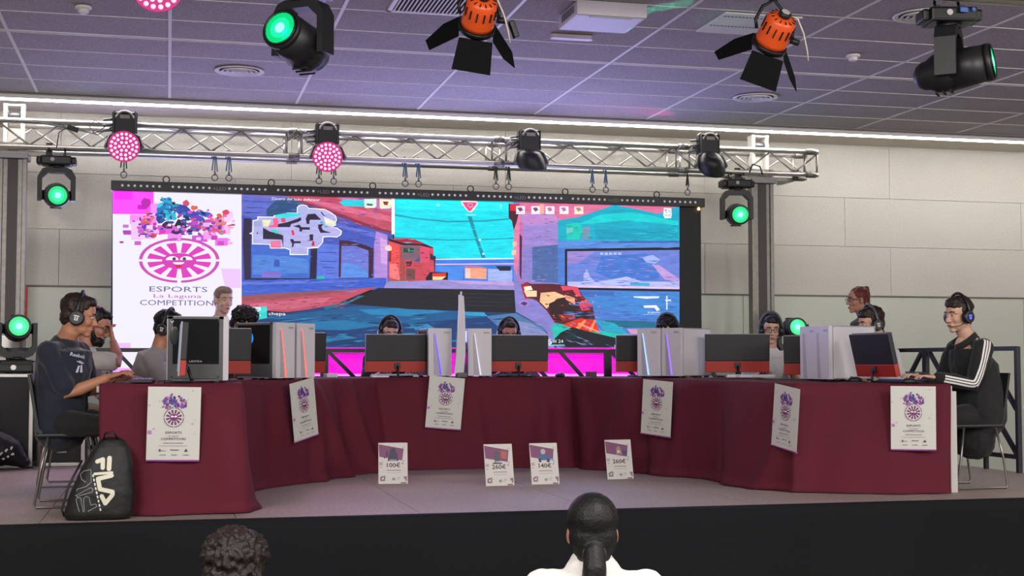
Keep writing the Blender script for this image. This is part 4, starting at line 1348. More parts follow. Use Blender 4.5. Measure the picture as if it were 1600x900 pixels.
4884d0 5143 840 5178 843 5213 841 5178 831
4884d0 4537 766 4568 769 4599 767 4568 757
3468b8 5088 605 5151 608 5214 606 5151 598
3c70c4 5135 646 5222 649 5309 648 5222 640
5c94e0 4544 651 4642 653 4741 653 4642 648
3c70c4 5258 827 5329 830 5400 829 5329 819
4884d0 4358 662 4419 664 4479 663 4419 656
5c94e0 5321 819 5361 822 5400 820 5360 814
3468b8 4342 748 4422 751 4502 750 4422 742
3c70c4 5374 727 5442 730 5510 728 5442 719
3468b8 4492 716 4554 719 4616 717 4554 710
4884d0 4609 649 4663 651 4717 650 4663 644
3468b8 4858 682 4939 685 5020 683 4939 677
3c70c4 4519 858 4566 861 4613 859 4566 850
4884d0 5049 606 5083 608 5117 607 5083 599
5c94e0 4625 621 4670 623 4715 621 4670 613
4884d0 4382 639 4452 642 4523 640 4452 631
3468b8 4524 850 4559 853 4595 851 4559 842
3c70c4 4469 838 4541 841 4614 839 4541 830
4884d0 5067 832 5166 835 5265 834 5166 827
4884d0 4508 644 4578 646 4649 645 4578 640
3c70c4 4574 852 4667 855 4760 854 4667 849
4884d0 5398 782 5460 786 5522 784 5460 773
5c94e0 4760 667 4848 671 4936 668 4848 658
5c94e0 4934 723 5019 727 5104 725 5019 715
3c70c4 5219 709 5252 711 5286 710 5252 705
3c70c4 5285 858 5355 861 5425 860 5355 852
5c94e0 4777 829 4848 831 4920 830 4848 824
5c94e0 5269 747 5337 749 5405 748 5337 744
5c94e0 4816 717 4872 721 4928 718 4872 709
5c94e0 4307 613 4378 615 4449 614 4378 609
3468b8 5299 817 5398 819 5497 819 5398 813
4884d0 4773 831 4845 834 4916 833 4845 827
5c94e0 4302 654 4385 657 4468 655 4385 645
4884d0 5160 620 5256 623 5352 622 5256 615
3468b8 4693 661 4756 664 4819 662 4756 655
9c7cc8 4211 1456 4236 1458 4261 1457 4236 1451
5c6cb4 4114 1473 4149 1476 4184 1475 4149 1467
6878c0 3966 1061 3999 1064 4031 1062 3999 1054
b48cd4 3973 983 4004 986 4036 984 4004 975
b48cd4 3970 976 3995 979 4020 976 3995 967
b48cd4 3943 1465 3970 1466 3996 1466 3970 1462
6878c0 3965 1482 3987 1484 4008 1483 3987 1479
5c6cb4 4077 1269 4099 1271 4121 1269 4099 1261
9c7cc8 3977 1658 4008 1660 4039 1660 4008 1655
6878c0 4046 1202 4072 1204 4099 1203 4072 1197
6878c0 4205 1031 4230 1033 4255 1032 4230 1024
5c6cb4 4102 1324 4135 1327 4168 1325 4135 1317
b48cd4 3942 1567 3962 1569 3982 1568 3962 1563
9c7cc8 3985 1367 4015 1370 4046 1369 4015 1360
6878c0 4098 991 4120 993 4142 991 4120 985
b48cd4 4242 1663 4252 1665 4261 1663 4252 1657
5c6cb4 4052 1423 4073 1425 4093 1423 4073 1416
5c6cb4 4067 1127 4082 1129 4098 1128 4082 1122
6878c0 3975 1164 4004 1167 4034 1165 4004 1157
b48cd4 4029 1640 4048 1642 4067 1641 4048 1635
5c6cb4 4108 1593 4133 1596 4157 1594 4133 1586
5c6cb4 4078 1260 4095 1262 4112 1260 4095 1255
5c6cb4 4241 1555 4251 1558 4261 1556 4251 1547
9c7cc8 4032 996 4060 999 4088 997 4060 988
b48cd4 3910 1647 3947 1649 3984 1648 3947 1642
6878c0 4164 1671 4181 1673 4199 1672 4181 1664
6878c0 4101 1488 4122 1491 4144 1489 4122 1482
b48cd4 4132 1351 4157 1354 4182 1352 4157 1344
b48cd4 4093 1498 4132 1500 4171 1500 4132 1495
6878c0 4028 1406 4043 1409 4058 1407 4043 1398
9c7cc8 4161 1418 4190 1421 4220 1420 4190 1412
b48cd4 4146 1256 4172 1258 4199 1257 4172 1252
9c7cc8 3915 1511 3944 1513 3974 1512 3944 1507
6878c0 4107 1380 4135 1383 4163 1381 4135 1373
6878c0 3950 1172 3967 1175 3984 1173 3967 1164
9c7cc8 4041 1114 4077 1116 4113 1115 4077 1110
9c7cc8 3921 1575 3953 1577 3985 1576 3953 1570
5c6cb4 4147 1131 4179 1133 4210 1132 4179 1126
b48cd4 4127 1333 4162 1336 4196 1335 4162 1329
9c7cc8 4097 1038 4130 1041 4162 1039 4130 1032
b48cd4 3995 1625 4012 1627 4029 1626 4012 1620
b48cd4 4069 1394 4087 1397 4105 1395 4087 1388
6878c0 4066 1382 4086 1384 4107 1382 4086 1374
b48cd4 4234 1113 4247 1115 4260 1114 4247 1107
5c6cb4 4066 1123 4102 1125 4138 1125 4102 1119
6878c0 3969 1348 3997 1349 4025 1349 3997 1344
5c6cb4 4143 1275 4166 1276 4189 1276 4166 1271
9c7cc8 4109 1449 4123 1452 4138 1450 4123 1443
6878c0 4092 1638 4121 1641 4149 1640 4121 1631
5c6cb4 4127 1423 4149 1425 4171 1424 4149 1418
b48cd4 4071 1464 4109 1466 4148 1466 4109 1461
6878c0 3899 1031 3937 1033 3975 1032 3937 1028
b48cd4 4238 1589 4250 1592 4261 1590 4250 1583
9c7cc8 3966 1397 3998 1400 4031 1399 3998 1389
5c6cb4 3957 1252 3992 1255 4028 1253 3992 1245
6878c0 4038 1000 4058 1002 4078 1000 4058 994
b48cd4 3938 1117 3974 1120 4010 1118 3974 1110
b48cd4 4038 1022 4054 1023 4069 1022 4054 1016
5c6cb4 4244 1613 4252 1615 4261 1613 4252 1606
b48cd4 4067 991 4102 993 4137 992 4102 983
9c7cc8 4038 1281 4055 1284 4073 1282 4055 1274
b48cd4 3951 1529 3989 1532 4028 1530 3989 1522
b48cd4 4040 1019 4063 1021 4085 1019 4063 1013
b48cd4 3906 1533 3944 1536 3982 1535 3944 1527
9c7cc8 4080 1457 4099 1459 4119 1458 4099 1452
6878c0 4103 1548 4137 1552 4172 1550 4137 1540
5c6cb4 4169 1388 4188 1391 4206 1389 4188 1382
6878c0 4150 1566 4190 1569 4229 1568 4190 1558
5c6cb4 3966 1546 3981 1549 3996 1547 3981 1539
5c6cb4 4241 1551 4251 1553 4261 1552 4251 1547
b0a0d0 4508 523 4546 514 4585 502 4546 509
7c88c0 4565 363 4591 358 4617 348 4591 349
b0a0d0 4217 335 4263 323 4308 309 4263 318
7c88c0 4154 497 4191 488 4228 476 4191 482
486ca0 4299 487 4355 473 4411 456 4355 468
b0a0d0 4056 487 4090 479 4123 468 4090 475
486ca0 4283 527 4312 521 4341 511 4312 513
5884b0 4655 590 4695 580 4736 567 4695 573
5884b0 4004 362 4053 350 4101 334 4053 343
7c88c0 5073 403 5094 399 5115 391 5094 394
7c88c0 4059 479 4123 463 4187 443 4123 457
5884b0 3917 539 3967 527 4017 511 3967 518
7c88c0 4724 510 4774 497 4823 482 4774 491
b0a0d0 4780 337 4830 324 4881 308 4830 317
7c88c0 4744 355 4766 350 4789 342 4766 345
486ca0 3889 386 3934 375 3979 360 3934 366
486ca0 4646 479 4689 468 4732 455 4689 462
5884b0 3939 430 4001 414 4064 394 4001 407
5884b0 4118 375 4156 365 4194 353 4156 359
b0a0d0 4428 433 4475 421 4523 406 4475 413
7c88c0 4136 520 4186 508 4237 492 4186 498
5884b0 3964 479 4001 470 4038 458 4001 461
7c88c0 4380 575 4414 568 4449 555 4414 557
b0a0d0 4324 511 4360 503 4396 491 4360 498
7c88c0 4470 421 4492 417 4514 409 4492 410
5884b0 4021 471 4052 464 4083 453 4052 456
b0a0d0 4333 398 4377 387 4422 372 4377 380
486ca0 5063 359 5094 352 5124 341 5094 342
b0a0d0 4523 531 4560 523 4597 511 4560 513
5884b0 5109 439 5151 428 5194 415 5151 423
486ca0 4219 561 4244 556 4269 547 4244 545
5884b0 4262 356 4289 350 4316 341 4289 343
7c88c0 4443 371 4495 358 4546 341 4495 350
5884b0 4694 571 4738 561 4783 546 4738 551
486ca0 4752 560 4773 556 4794 549 4773 551
b0a0d0 4893 532 4915 528 4938 519 4915 518
486ca0 4263 545 4321 531 4378 513 4321 521
7c88c0 4169 468 4198 462 4227 452 4198 453
b0a0d0 5025 378 5083 363 5141 345 5083 357
486ca0 3978 529 4023 518 4067 503 4023 509
7c88c0 4135 439 4181 427 4228 412 4181 421
486ca0 4388 448 4448 433 4507 414 4448 425
486ca0 5077 525 5115 516 5154 503 5115 509
7c88c0 4169 545 4204 536 4239 525 4204 531
486ca0 4523 383 4579 369 4634 351 4579 362
b0a0d0 4367 551 4388 547 4408 540 4388 540
b0a0d0 4017 559 4062 548 4107 534 4062 542
b0a0d0 4511 403 4547 394 4582 382 4547 386
486ca0 4467 420 4494 414 4522 404 4494 406
7c88c0 4530 578 4557 572 4583 563 4556 564
486ca0 4649 540 4678 534 4707 524 4678 524
486ca0 4085 368 4134 356 4184 340 4134 347
7c88c0 4895 351 4935 341 4974 328 4935 336
7c88c0 4465 365 4502 357 4540 344 4502 347
5884b0 4636 494 4699 477 4761 458 4699 472
5884b0 5065 435 5086 431 5106 424 5085 423
7c88c0 4503 390 4532 383 4562 373 4532 377
7c88c0 4658 467 4704 456 4749 442 4704 450
7c88c0 4402 388 4464 372 4527 353 4464 365
b0a0d0 4495 369 4531 360 4567 349 4531 355
c84c58 2610 1065 2629 1067 2648 1065 2629 1058
601c30 2851 1106 2863 1109 2874 1107 2863 1100
a03040 2841 1208 2855 1210 2869 1208 2855 1201
a03040 2669 1092 2678 1094 2687 1092 2678 1085
a03040 2709 1030 2729 1032 2748 1030 2729 1023
a03040 2635 1012 2646 1014 2657 1013 2646 1008
c84c58 2639 1117 2662 1119 2684 1117 2662 1110
e05868 2847 1042 2863 1044 2880 1042 2863 1036
e05868 2863 1260 2871 1262 2879 1261 2871 1256
e05868 2884 992 2893 993 2903 992 2893 988
601c30 2830 1104 2846 1106 2862 1105 2846 1101
a03040 2594 1213 2604 1215 2614 1214 2604 1208
e05868 2832 1102 2851 1104 2871 1103 2851 1099
c84c58 2664 1180 2683 1182 2701 1180 2683 1174
a03040 2627 1272 2648 1274 2668 1273 2648 1269
a03040 2599 1136 2608 1139 2617 1137 2608 1129
c84c58 2866 1008 2878 1010 2890 1009 2878 1003
e05868 2708 1096 2716 1098 2724 1096 2716 1092
c84c58 2634 1089 2646 1091 2658 1089 2646 1084
601c30 2637 991 2648 993 2659 992 2648 986
601c30 2910 1189 2934 1191 2959 1190 2934 1183
a03040 2706 1097 2726 1100 2746 1098 2726 1089
a03040 2894 1023 2918 1026 2942 1024 2918 1015
a03040 2632 1105 2651 1107 2669 1105 2651 1098
c84c58 2640 1229 2647 1232 2655 1230 2647 1222
e05868 2858 1012 2871 1014 2883 1012 2871 1006
e05868 2718 1063 2733 1065 2747 1063 2733 1057
c84c58 2732 991 2753 993 2775 992 2753 987
c84c58 2812 1222 2823 1224 2833 1223 2823 1217
601c30 2774 1150 2782 1152 2790 1151 2782 1146
a03040 2826 1268 2849 1271 2872 1269 2849 1261
a03040 2712 1211 2726 1213 2740 1211 2726 1206
e05868 2817 1080 2825 1083 2833 1081 2825 1073
c84c58 2621 1225 2633 1227 2645 1225 2633 1220
601c30 2802 1110 2824 1112 2845 1111 2824 1105
601c30 2748 1024 2772 1027 2796 1025 2772 1019
601c30 2636 1183 2649 1185 2662 1184 2649 1177
c84c58 2807 1120 2828 1122 2850 1120 2829 1115
601c30 2636 1201 2650 1203 2665 1202 2650 1197
601c30 2632 1130 2651 1133 2670 1131 2651 1124
c84c58 2634 1224 2653 1226 2672 1225 2653 1221
e05868 2669 1041 2685 1043 2700 1041 2685 1036
601c30 2867 1232 2890 1235 2914 1233 2890 1225
c84c58 2727 1119 2752 1122 2776 1120 2752 1113
c84c58 2742 1088 2767 1091 2791 1089 2767 1082
c84c58 2726 1267 2745 1269 2764 1268 2745 1263
e05868 2663 1239 2676 1242 2688 1240 2676 1232
e05868 2859 1233 2868 1235 2878 1233 2868 1228
c84c58 2945 1049 2959 1051 2973 1049 2959 1041
601c30 2935 1063 2952 1065 2970 1064 2952 1058
10ecf8 2702 1330 2748 1332 2794 1331 2748 1325
00d4e8 2751 1251 2789 1253 2827 1252 2789 1247
10ecf8 3199 1230 3324 1233 3449 1234 3324 1229
00d4e8 2910 1370 2988 1373 3066 1373 2988 1368
00d4e8 2753 1530 2803 1532 2852 1532 2803 1526
10ecf8 2761 1532 2841 1535 2921 1536 2841 1530
00d4e8 3324 1397 3378 1399 3433 1399 3378 1395
00d4e8 3077 1473 3122 1476 3166 1476 3122 1470
10ecf8 2963 1534 3005 1536 3046 1536 3005 1529
00d4e8 3330 1497 3390 1499 3450 1500 3390 1495
00d4e8 2941 1398 2993 1401 3045 1401 2993 1395
10ecf8 2955 1304 3052 1307 3149 1308 3052 1303
10ecf8 3542 1515 3598 1518 3654 1518 3598 1510
00d4e8 3511 1304 3556 1306 3601 1306 3556 1300
10ecf8 3307 1298 3417 1302 3528 1303 3417 1295
00d4e8 3745 1469 3774 1471 3803 1470 3774 1466
00d4e8 2741 1361 2791 1364 2842 1364 2791 1358
10ecf8 3162 1395 3202 1397 3241 1397 3202 1391
10ecf8 3672 1431 3737 1433 3803 1434 3737 1430
00d4e8 2979 1206 3067 1209 3155 1209 3067 1203
10ecf8 3644 1226 3716 1229 3789 1229 3716 1223
00d4e8 3042 1460 3097 1462 3151 1462 3097 1458
00d4e8 3523 1449 3634 1453 3746 1454 3634 1446
10ecf8 3011 1253 3102 1257 3194 1257 3102 1249
10ecf8 3598 1225 3682 1228 3767 1229 3682 1222
10ecf8 3352 1380 3469 1383 3586 1385 3469 1380
10ecf8 3287 1390 3409 1394 3531 1395 3409 1389
00d4e8 3218 1400 3285 1402 3352 1403 3285 1398
00d4e8 3625 1291 3665 1293 3706 1292 3665 1287
10ecf8 3236 1471 3360 1475 3483 1476 3360 1468
8c1c28 4128 755 4141 755 4153 750 4141 745
3c1018 4395 854 4407 854 4418 850 4407 848
d03038 4280 604 4293 604 4306 600 4293 595
8c1c28 4345 735 4355 735 4365 732 4355 728
f0a070 4283 629 4303 628 4323 622 4303 618
d03038 4273 743 4298 741 4323 734 4298 732
3c1018 4209 723 4234 719 4260 713 4234 714
8c1c28 4336 784 4346 783 4356 780 4346 777
3c1018 4589 834 4616 831 4643 825 4616 826
f0a070 4491 784 4503 785 4514 780 4503 774
d03038 4471 617 4497 614 4522 607 4497 605
3c1018 4116 753 4135 752 4155 746 4135 742
f0a070 4400 629 4414 628 4428 624 4414 623
d03038 4374 605 4386 605 4399 600 4386 595
d03038 4581 634 4599 632 4617 628 4599 626
8c1c28 4664 676 4677 676 4690 671 4677 667
f0a070 4137 839 4151 838 4165 834 4151 831
3c1018 4328 615 4350 614 4371 607 4350 603
f0a070 4279 638 4288 638 4297 635 4288 629
f0a070 4419 805 4436 803 4454 799 4436 798
d03038 4197 622 4220 620 4243 614 4220 610
f0a070 4661 734 4676 734 4690 729 4676 724
f0a070 4197 641 4209 641 4221 637 4209 632
d03038 4432 704 4461 700 4491 694 4461 695
f0a070 4603 781 4615 781 4628 776 4615 770
f0a070 4636 848 4647 848 4658 844 4647 840
3c1018 4498 717 4521 715 4545 708 4521 705
d03038 4196 593 4220 590 4243 584 4220 583
f0a070 4222 822 4248 818 4274 812 4248 811
d03038 4479 819 4504 817 4528 810 4504 806
d03038 4344 616 4358 615 4372 611 4358 610
3c1018 4587 682 4614 678 4640 672 4614 673
8c1c28 4476 811 4497 808 4518 803 4497 803
d03038 4627 622 4642 621 4658 617 4642 616
f0a070 4527 791 4544 790 4562 784 4544 780
f0a070 4634 627 4650 626 4666 621 4650 618
8c1c28 4360 819 4369 819 4378 815 4369 810
d03038 4336 864 4354 863 4373 858 4354 855
f0a070 4421 840 4444 838 4468 831 4444 828
8c1c28 4440 704 4468 702 4495 694 4468 690
8c1c28 4327 604 4347 602 4366 597 4347 594
f0a070 4359 761 4376 760 4393 754 4376 749
8c1c28 4131 839 4155 837 4179 830 4155 826
d03038 4331 834 4346 833 4361 829 4346 826
d03038 4584 841 4612 837 4640 831 4612 832
8c1c28 4418 662 4428 662 4438 658 4428 651
ffffff 1272 1508 1316 1519 1315 1546 1465 1547 1470 1562 1572 1572 1591 1590 1684 1591 1684 1642 1703 1664 1737 1671 1777 1664 1796 1640 1944 1634 1994 1611 2054 1572 2066 1533 2054 1508 2054 1478 2015 1462 2069 1458 2114 1424 2104 1389 2065 1363 1996 1367 1936 1361 1935 1316 1888 1260 1795 1251 1795 1191 1621 1188 1619 1235 1575 1249 1439 1246 1429 1281 1270 1282 1269 1375 1240 1383 1271 1400
b4b4ea 1281 1501 1324 1512 1324 1537 1472 1539 1477 1554 1576 1563 1595 1581 1693 1582 1693 1639 1708 1656 1737 1662 1772 1656 1792 1631 1942 1625 1989 1603 2046 1566 2056 1533 2045 1509 2045 1484 2008 1461 2066 1449 2104 1421 2097 1395 2063 1372 1996 1376 1928 1369 1926 1319 1884 1269 1786 1259 1786 1200 1629 1197 1627 1242 1576 1258 1445 1255 1436 1289 1278 1291 1277 1382 1250 1384 1280 1395
26183c 1369 1442 1428 1409 1535 1381 1559 1372 1560 1254 1545 1332 1370 1334
26183c 1631 1512 1690 1533 1719 1549 1729 1524 1700 1504 1631 1482 1622 1452 1476 1449 1514 1480 1602 1501
26183c 1787 1580 1856 1587 1886 1558 1915 1529 1856 1528 1807 1526 1803 1487 1778 1486 1768 1535
26183c 1651 1463 1710 1479 1729 1455 1808 1455 1808 1432 1739 1431 1730 1410 1710 1415 1710 1445
26183c 1886 1484 1935 1490 1916 1459 1936 1430 2015 1407 1907 1405 1887 1449
26183c 1803 1387 1840 1390 1840 1329 1779 1327 1809 1338
26183c 1623 1339 1652 1340 1662 1320 1721 1321 1726 1302 1662 1300 1653 1265 1638 1260 1643 1295 1628 1319
26183c 1915 1609 1945 1574 1974 1570 1935 1569 1910 1598
30e0e8 1475 1562 1591 1588 1733 1586 1709 1563 1670 1553 1572 1532 1504 1537
30d8c8 1428 1423 1486 1425 1525 1406 1496 1385 1467 1402
ff6090 1461 1530 1504 1534 1514 1499 1505 1450 1427 1443 1418 1462 1466 1469
f07aa0 1440 1315 1535 1322 1536 1253 1441 1253
f02060 1632 1423 1656 1424 1666 1379 1642 1374
f04070 1533 1534 1572 1540 1582 1501 1543 1495
f0f0c8 1359 1515 1446 1517 1418 1453 1369 1456
f0f0d8 1935 1559 2014 1531 2049 1512 2044 1472 1955 1475 1955 1510
10b0c8 1906 1514 1935 1515 1931 1495 1906 1494
10b0c8 1950 1475 1980 1476 1975 1461 1951 1460
d01040 1833 1324 1848 1324 1856 1280 1824 1279
303048 1312 1396 1324 1396 1324 1381 1312 1380
20d0e0 2086 1703 2128 1729 2325 1728 2325 1666 2129 1667
d8f8e8 2325 1740 2442 1744 2443 1670 2325 1666
505878 2350 1698 2411 1693 2399 1675 2350 1679
ffffff 2331 1667 2430 1669 2430 1657 2331 1654
f8f4d0 2473 1745 2591 1742 2592 1667 2474 1664
883038 2504 1721 2560 1722 2548 1685 2517 1690
ffffff 2480 1664 2579 1667 2579 1655 2480 1652
f0e8ff 3272 1745 3297 1752 3425 1750 3444 1734 3438 1715 3387 1645 3361 1638 3336 1650 3278 1717
f04878 3288 1736 3425 1737 3425 1721 3368 1651 3349 1650 3297 1718
f8a0c8 3342 1725 3387 1727 3393 1695 3361 1682 3336 1700
c03060 3348 1716 3380 1717 3380 1701 3348 1700
c0ffff 3317 1618 3419 1617 3419 1611 3317 1612
f8f0f8 3826 1713 3917 1716 3917 1652 3826 1650
704878 3839 1695 3878 1702 3897 1677 3865 1657
ffffff 3826 1647 3917 1649 3917 1637 3826 1634
f8f0f8 3982 1716 4074 1719 4074 1655 3982 1653
704878 3995 1699 4035 1706 4054 1681 4021 1661
ffffff 3982 1651 4074 1653 4074 1641 3982 1638
f8f0f8 4126 1719 4219 1722 4218 1658 4126 1655
b878a8 4140 1703 4179 1710 4199 1685 4166 1665
ffffff 4126 1655 4218 1657 4218 1644 4126 1642
f8f0f8 4271 1722 4364 1724 4364 1660 4271 1658
b878a8 4285 1707 4324 1714 4344 1689 4311 1669
ffffff 4271 1658 4364 1661 4364 1648 4271 1646
f0e8b8 4424 1725 4517 1727 4517 1663 4424 1661
b878a8 4437 1711 4477 1718 4497 1693 4463 1673
ffffff 4424 1662 4517 1665 4517 1652 4424 1650
ffb0a0 4067 1739 4113 1740 4113 1645 4067 1644
f4ffff 5369 1736 5448 1735 5451 1666 5444 1634 5375 1632 5361 1664
d090c0 5379 1723 5396 1724 5396 1704 5379 1704
30dcd4 1218 691 1413 699 1414 590 1302 571 1219 577
e0f8ff 1235 691 1354 692 1360 668 1324 644 1360 614 1301 589 1271 643 1265 667
385078 1265 676 1354 668 1312 662
303858 1277 643 1307 638 1331 620 1283 625
90fff0 1225 601 1295 601 1284 571 1231 571
ffffff 5145 745 5281 749 5321 705 5287 691 5260 723 5151 722
e8f0ff 5037 837 5315 840 5308 821 5179 813 5044 824
e0f0ff 5377 808 5438 809 5438 793 5377 792
e0f0ff 5387 847 5401 847 5400 705 5386 705
a0c8ff 5144 658 5321 659 5321 654 5144 653
a0f8ff 4151 348 4321 348 4321 341 4151 340
ff90ff 340 1642 467 1646 468 1550 342 1547
e060e0 406 1442 579 1446 580 1362 407 1358
f090f0 499 1366 626 1369 627 1298 500 1295
d050d8 719 1353 859 1357 859 1297 720 1294
ff9cf0 823 1392 940 1394 941 1322 824 1320
e878e8 929 1334 1046 1337 1047 1265 930 1262
c83cc0 894 1357 946 1359 947 1317 894 1315
d840c8 953 1305 1011 1306 1012 1264 953 1263
c870d8 98 1440 149 1441 149 1412 98 1411
c040c0 104 1387 184 1389 185 1348 105 1346
a040c0 99 1387 156 1388 156 1365 99 1363
a030a0 72 1286 106 1287 106 1269 72 1268
c040b0 1074 1470 1109 1471 1110 1452 1074 1452
f0d0f8 1008 1588 1090 1591 1091 1518 1009 1516
f4c8f8 171 1478 274 1480 276 1302 174 1300
e8b0f0 269 1421 383 1423 385 1316 270 1314
ffb8f8 951 1455 1068 1458 1069 1373 952 1371
f0c0f8 658 1579 751 1582 752 1522 659 1519
c01cb0 345 1642 329 1613 308 1594 279 1601 265 1622 257 1657 283 1691 307 1685 335 1683
20a8d8 535 1666 538 1643 504 1627 469 1624 459 1653 441 1676 467 1689 503 1708 527 1697
1878c0 568 1589 519 1559 490 1524 432 1541 398 1564 398 1600 436 1632 487 1657 545 1625
18c0d8 573 1529 560 1498 514 1493 465 1480 425 1512 393 1540 445 1565 513 1564 568 1564
1c3c90 477 1515 472 1485 446 1461 414 1457 393 1496 398 1530 421 1552 445 1582 478 1557
d05068 692 1658 688 1635 669 1623 653 1633 631 1646 632 1664 649 1678 668 1686 678 1673
3040a8 705 1592 680 1566 638 1542 597 1545 571 1571 574 1607 592 1627 640 1640 671 1622
e06850 768 1612 765 1601 740 1591 719 1591 706 1603 705 1617 714 1634 738 1630 765 1630
2048b8 783 1553 764 1528 727 1522 668 1525 639 1537 646 1561 684 1585 727 1580 761 1571
3060c8 899 1556 879 1533 852 1526 811 1534 791 1542 805 1562 814 1577 855 1577 881 1570
7838c0 832 1512 817 1493 777 1471 728 1485 701 1498 709 1523 721 1532 777 1546 811 1531
141838 667 1460 665 1431 623 1412 591 1419 558 1439 573 1471 591 1504 623 1493 666 1496
18184c 731 1402 720 1384 670 1369 629 1365 587 1386 591 1411 631 1428 670 1441 702 1427
381848 541 1445 540 1415 506 1411 478 1414 446 1432 451 1454 476 1476 508 1485 526 1467
e06080 346 1464 348 1424 312 1420 273 1415 257 1443 254 1482 280 1500 313 1509 339 1502
f08860 366 1482 354 1470 333 1465 306 1459 289 1471 299 1488 307 1498 330 1500 355 1499
3848c8 326 1380 317 1349 290 1326 260 1332 247 1363 239 1392 253 1418 290 1442 313 1419
d84060 400 1346 398 1333 369 1321 341 1330 335 1338 321 1351 342 1363 369 1373 389 1365
5030c0 335 1440 330 1425 310 1412 285 1415 272 1430 264 1447 282 1467 310 1474 328 1455
f06898 895 1453 874 1423 834 1395 793 1419 768 1437 766 1464 796 1487 832 1498 865 1475
e08090 1042 1499 1023 1458 983 1443 941 1443 920 1481 924 1518 951 1537 985 1547 1010 1528
ffb08c 1013 1516 1013 1502 991 1490 966 1495 954 1508 962 1522 968 1531 992 1535 1007 1527
f05088 999 1420 955 1391 926 1391 881 1390 841 1406 838 1427 881 1453 928 1459 973 1436
e04060 1061 1578 1051 1563 1026 1550 1003 1556 994 1567 993 1586 1007 1596 1026 1604 1046 1598
4090d8 1024 1390 1008 1371 992 1365 974 1367 961 1380 952 1398 970 1413 994 1408 1012 1408
c03898 799 1427 798 1408 764 1390 734 1389 712 1415 708 1437 733 1458 763 1460 797 1450
2858b0 824 1572 808 1556 791 1545 767 1555 752 1562 753 1579 765 1589 793 1597 818 1582
0898b8 600 1626 596 1610 570 1592 550 1601 529 1615 527 1633 552 1654 571 1646 594 1646
401060 613 1387 614 1372 581 1359 550 1365 530 1374 536 1393 555 1407 580 1421 608 1410
d838b8 481 1384 476 1368 448 1358 423 1352 413 1373 411 1391 417 1405 448 1410 474 1401
3048a0 527 1556 524 1550 513 1550 504 1555 512 1562 523 1561
3048a0 542 1599 531 1592 506 1589 492 1598 501 1605 530 1607
1880b8 478 1623 472 1610 462 1609 457 1622 460 1636 474 1635
205898 535 1625 532 1610 516 1608 508 1624 515 1642 528 1638
205898 458 1487 454 1475 437 1475 427 1486 437 1495 453 1498
205898 470 1564 464 1552 451 1552 444 1563 452 1578 464 1578
205898 563 1612 555 1602 536 1602 531 1612 537 1622 555 1624
2858b8 432 1541 423 1524 394 1524 379 1540 396 1556 420 1561
30d0e0 564 1616 559 1609 548 1605 540 1615 547 1626 561 1625
30d0e0 507 1525 504 1520 484 1519 479 1525 486 1530 503 1530
205898 418 1551 414 1541 404 1544 402 1551 405 1557 414 1558
205898 453 1677 449 1665 436 1667 425 1676 434 1687 447 1689
205898 534 1684 523 1677 505 1674 492 1683 503 1693 523 1691
4838a8 536 1517 534 1496 521 1500 512 1516 518 1530 531 1538
10a0c8 457 1537 449 1530 424 1529 408 1536 423 1544 449 1542
10a0c8 453 1691 449 1678 440 1681 434 1691 440 1702 450 1706
20b8d8 583 1512 573 1504 554 1501 548 1511 557 1523 573 1520
205898 506 1592 497 1580 484 1579 475 1591 483 1605 499 1606
1880b8 472 1511 463 1498 449 1496 444 1511 449 1529 464 1526
181848 541 1587 536 1580 527 1582 522 1586 527 1592 535 1594
205898 573 1609 563 1599 549 1600 543 1608 552 1620 565 1618
20b8d8 502 1572 492 1556 466 1555 457 1570 463 1586 491 1586
30d0e0 524 1615 520 1601 509 1598 503 1614 509 1628 520 1626
20b8d8 580 1506 567 1494 550 1490 541 1505 550 1518 571 1519
30d0e0 460 1637 445 1622 426 1624 415 1636 421 1651 445 1649
10a0c8 510 1548 505 1541 488 1541 481 1548 491 1555 506 1559
30d0e0 443 1623 427 1606 407 1605 393 1622 407 1634 430 1636
1880b8 480 1688 474 1678 459 1677 452 1687 456 1696 476 1697
205898 477 1644 470 1626 455 1627 450 1643 454 1656 470 1661
30d0e0 464 1651 462 1644 445 1644 437 1651 444 1659 462 1658
10a0c8 509 1613 499 1596 482 1598 475 1612 479 1629 500 1627
202860 565 1649 558 1632 540 1636 529 1648 535 1659 558 1665
202860 598 1581 581 1570 561 1571 551 1580 562 1589 582 1591
1880b8 570 1564 566 1554 555 1553 548 1564 554 1576 563 1575
3048a0 662 1538 655 1529 638 1529 633 1537 638 1547 654 1549
d868c8 715 1445 703 1437 681 1436 674 1444 682 1453 702 1451
2858b8 708 1553 698 1542 682 1540 671 1552 679 1566 694 1565
1880b8 678 1404 659 1394 634 1393 623 1403 636 1412 662 1414
c030b0 723 1515 717 1501 710 1497 705 1515 708 1534 717 1529
e048c8 726 1571 710 1557 684 1556 673 1570 682 1582 711 1586
c030b0 587 1604 585 1593 573 1588 565 1603 574 1620 584 1615
181848 694 1508 689 1488 681 1489 677 1508 682 1525 691 1522
205898 612 1624 608 1615 601 1615 596 1623 599 1632 608 1631
30d0e0 658 1484 652 1472 636 1471 623 1483 636 1492 653 1492
3048a0 605 1609 593 1598 571 1600 556 1607 569 1618 591 1621
205898 656 1491 649 1474 626 1474 613 1490 626 1502 644 1507
c030b0 627 1539 623 1527 601 1521 587 1538 599 1551 624 1556
202860 706 1504 688 1490 659 1491 648 1502 662 1520 688 1518
2858b8 716 1527 712 1517 701 1511 693 1527 701 1540 713 1542
e048c8 648 1478 641 1473 625 1470 614 1477 625 1483 640 1485
3048a0 607 1522 600 1513 591 1510 581 1521 588 1532 599 1531
202860 674 1459 655 1444 636 1446 621 1458 632 1475 657 1473
1880b8 643 1417 634 1403 616 1405 602 1416 616 1427 637 1433
3048a0 642 1489 638 1478 626 1474 621 1489 626 1499 637 1501
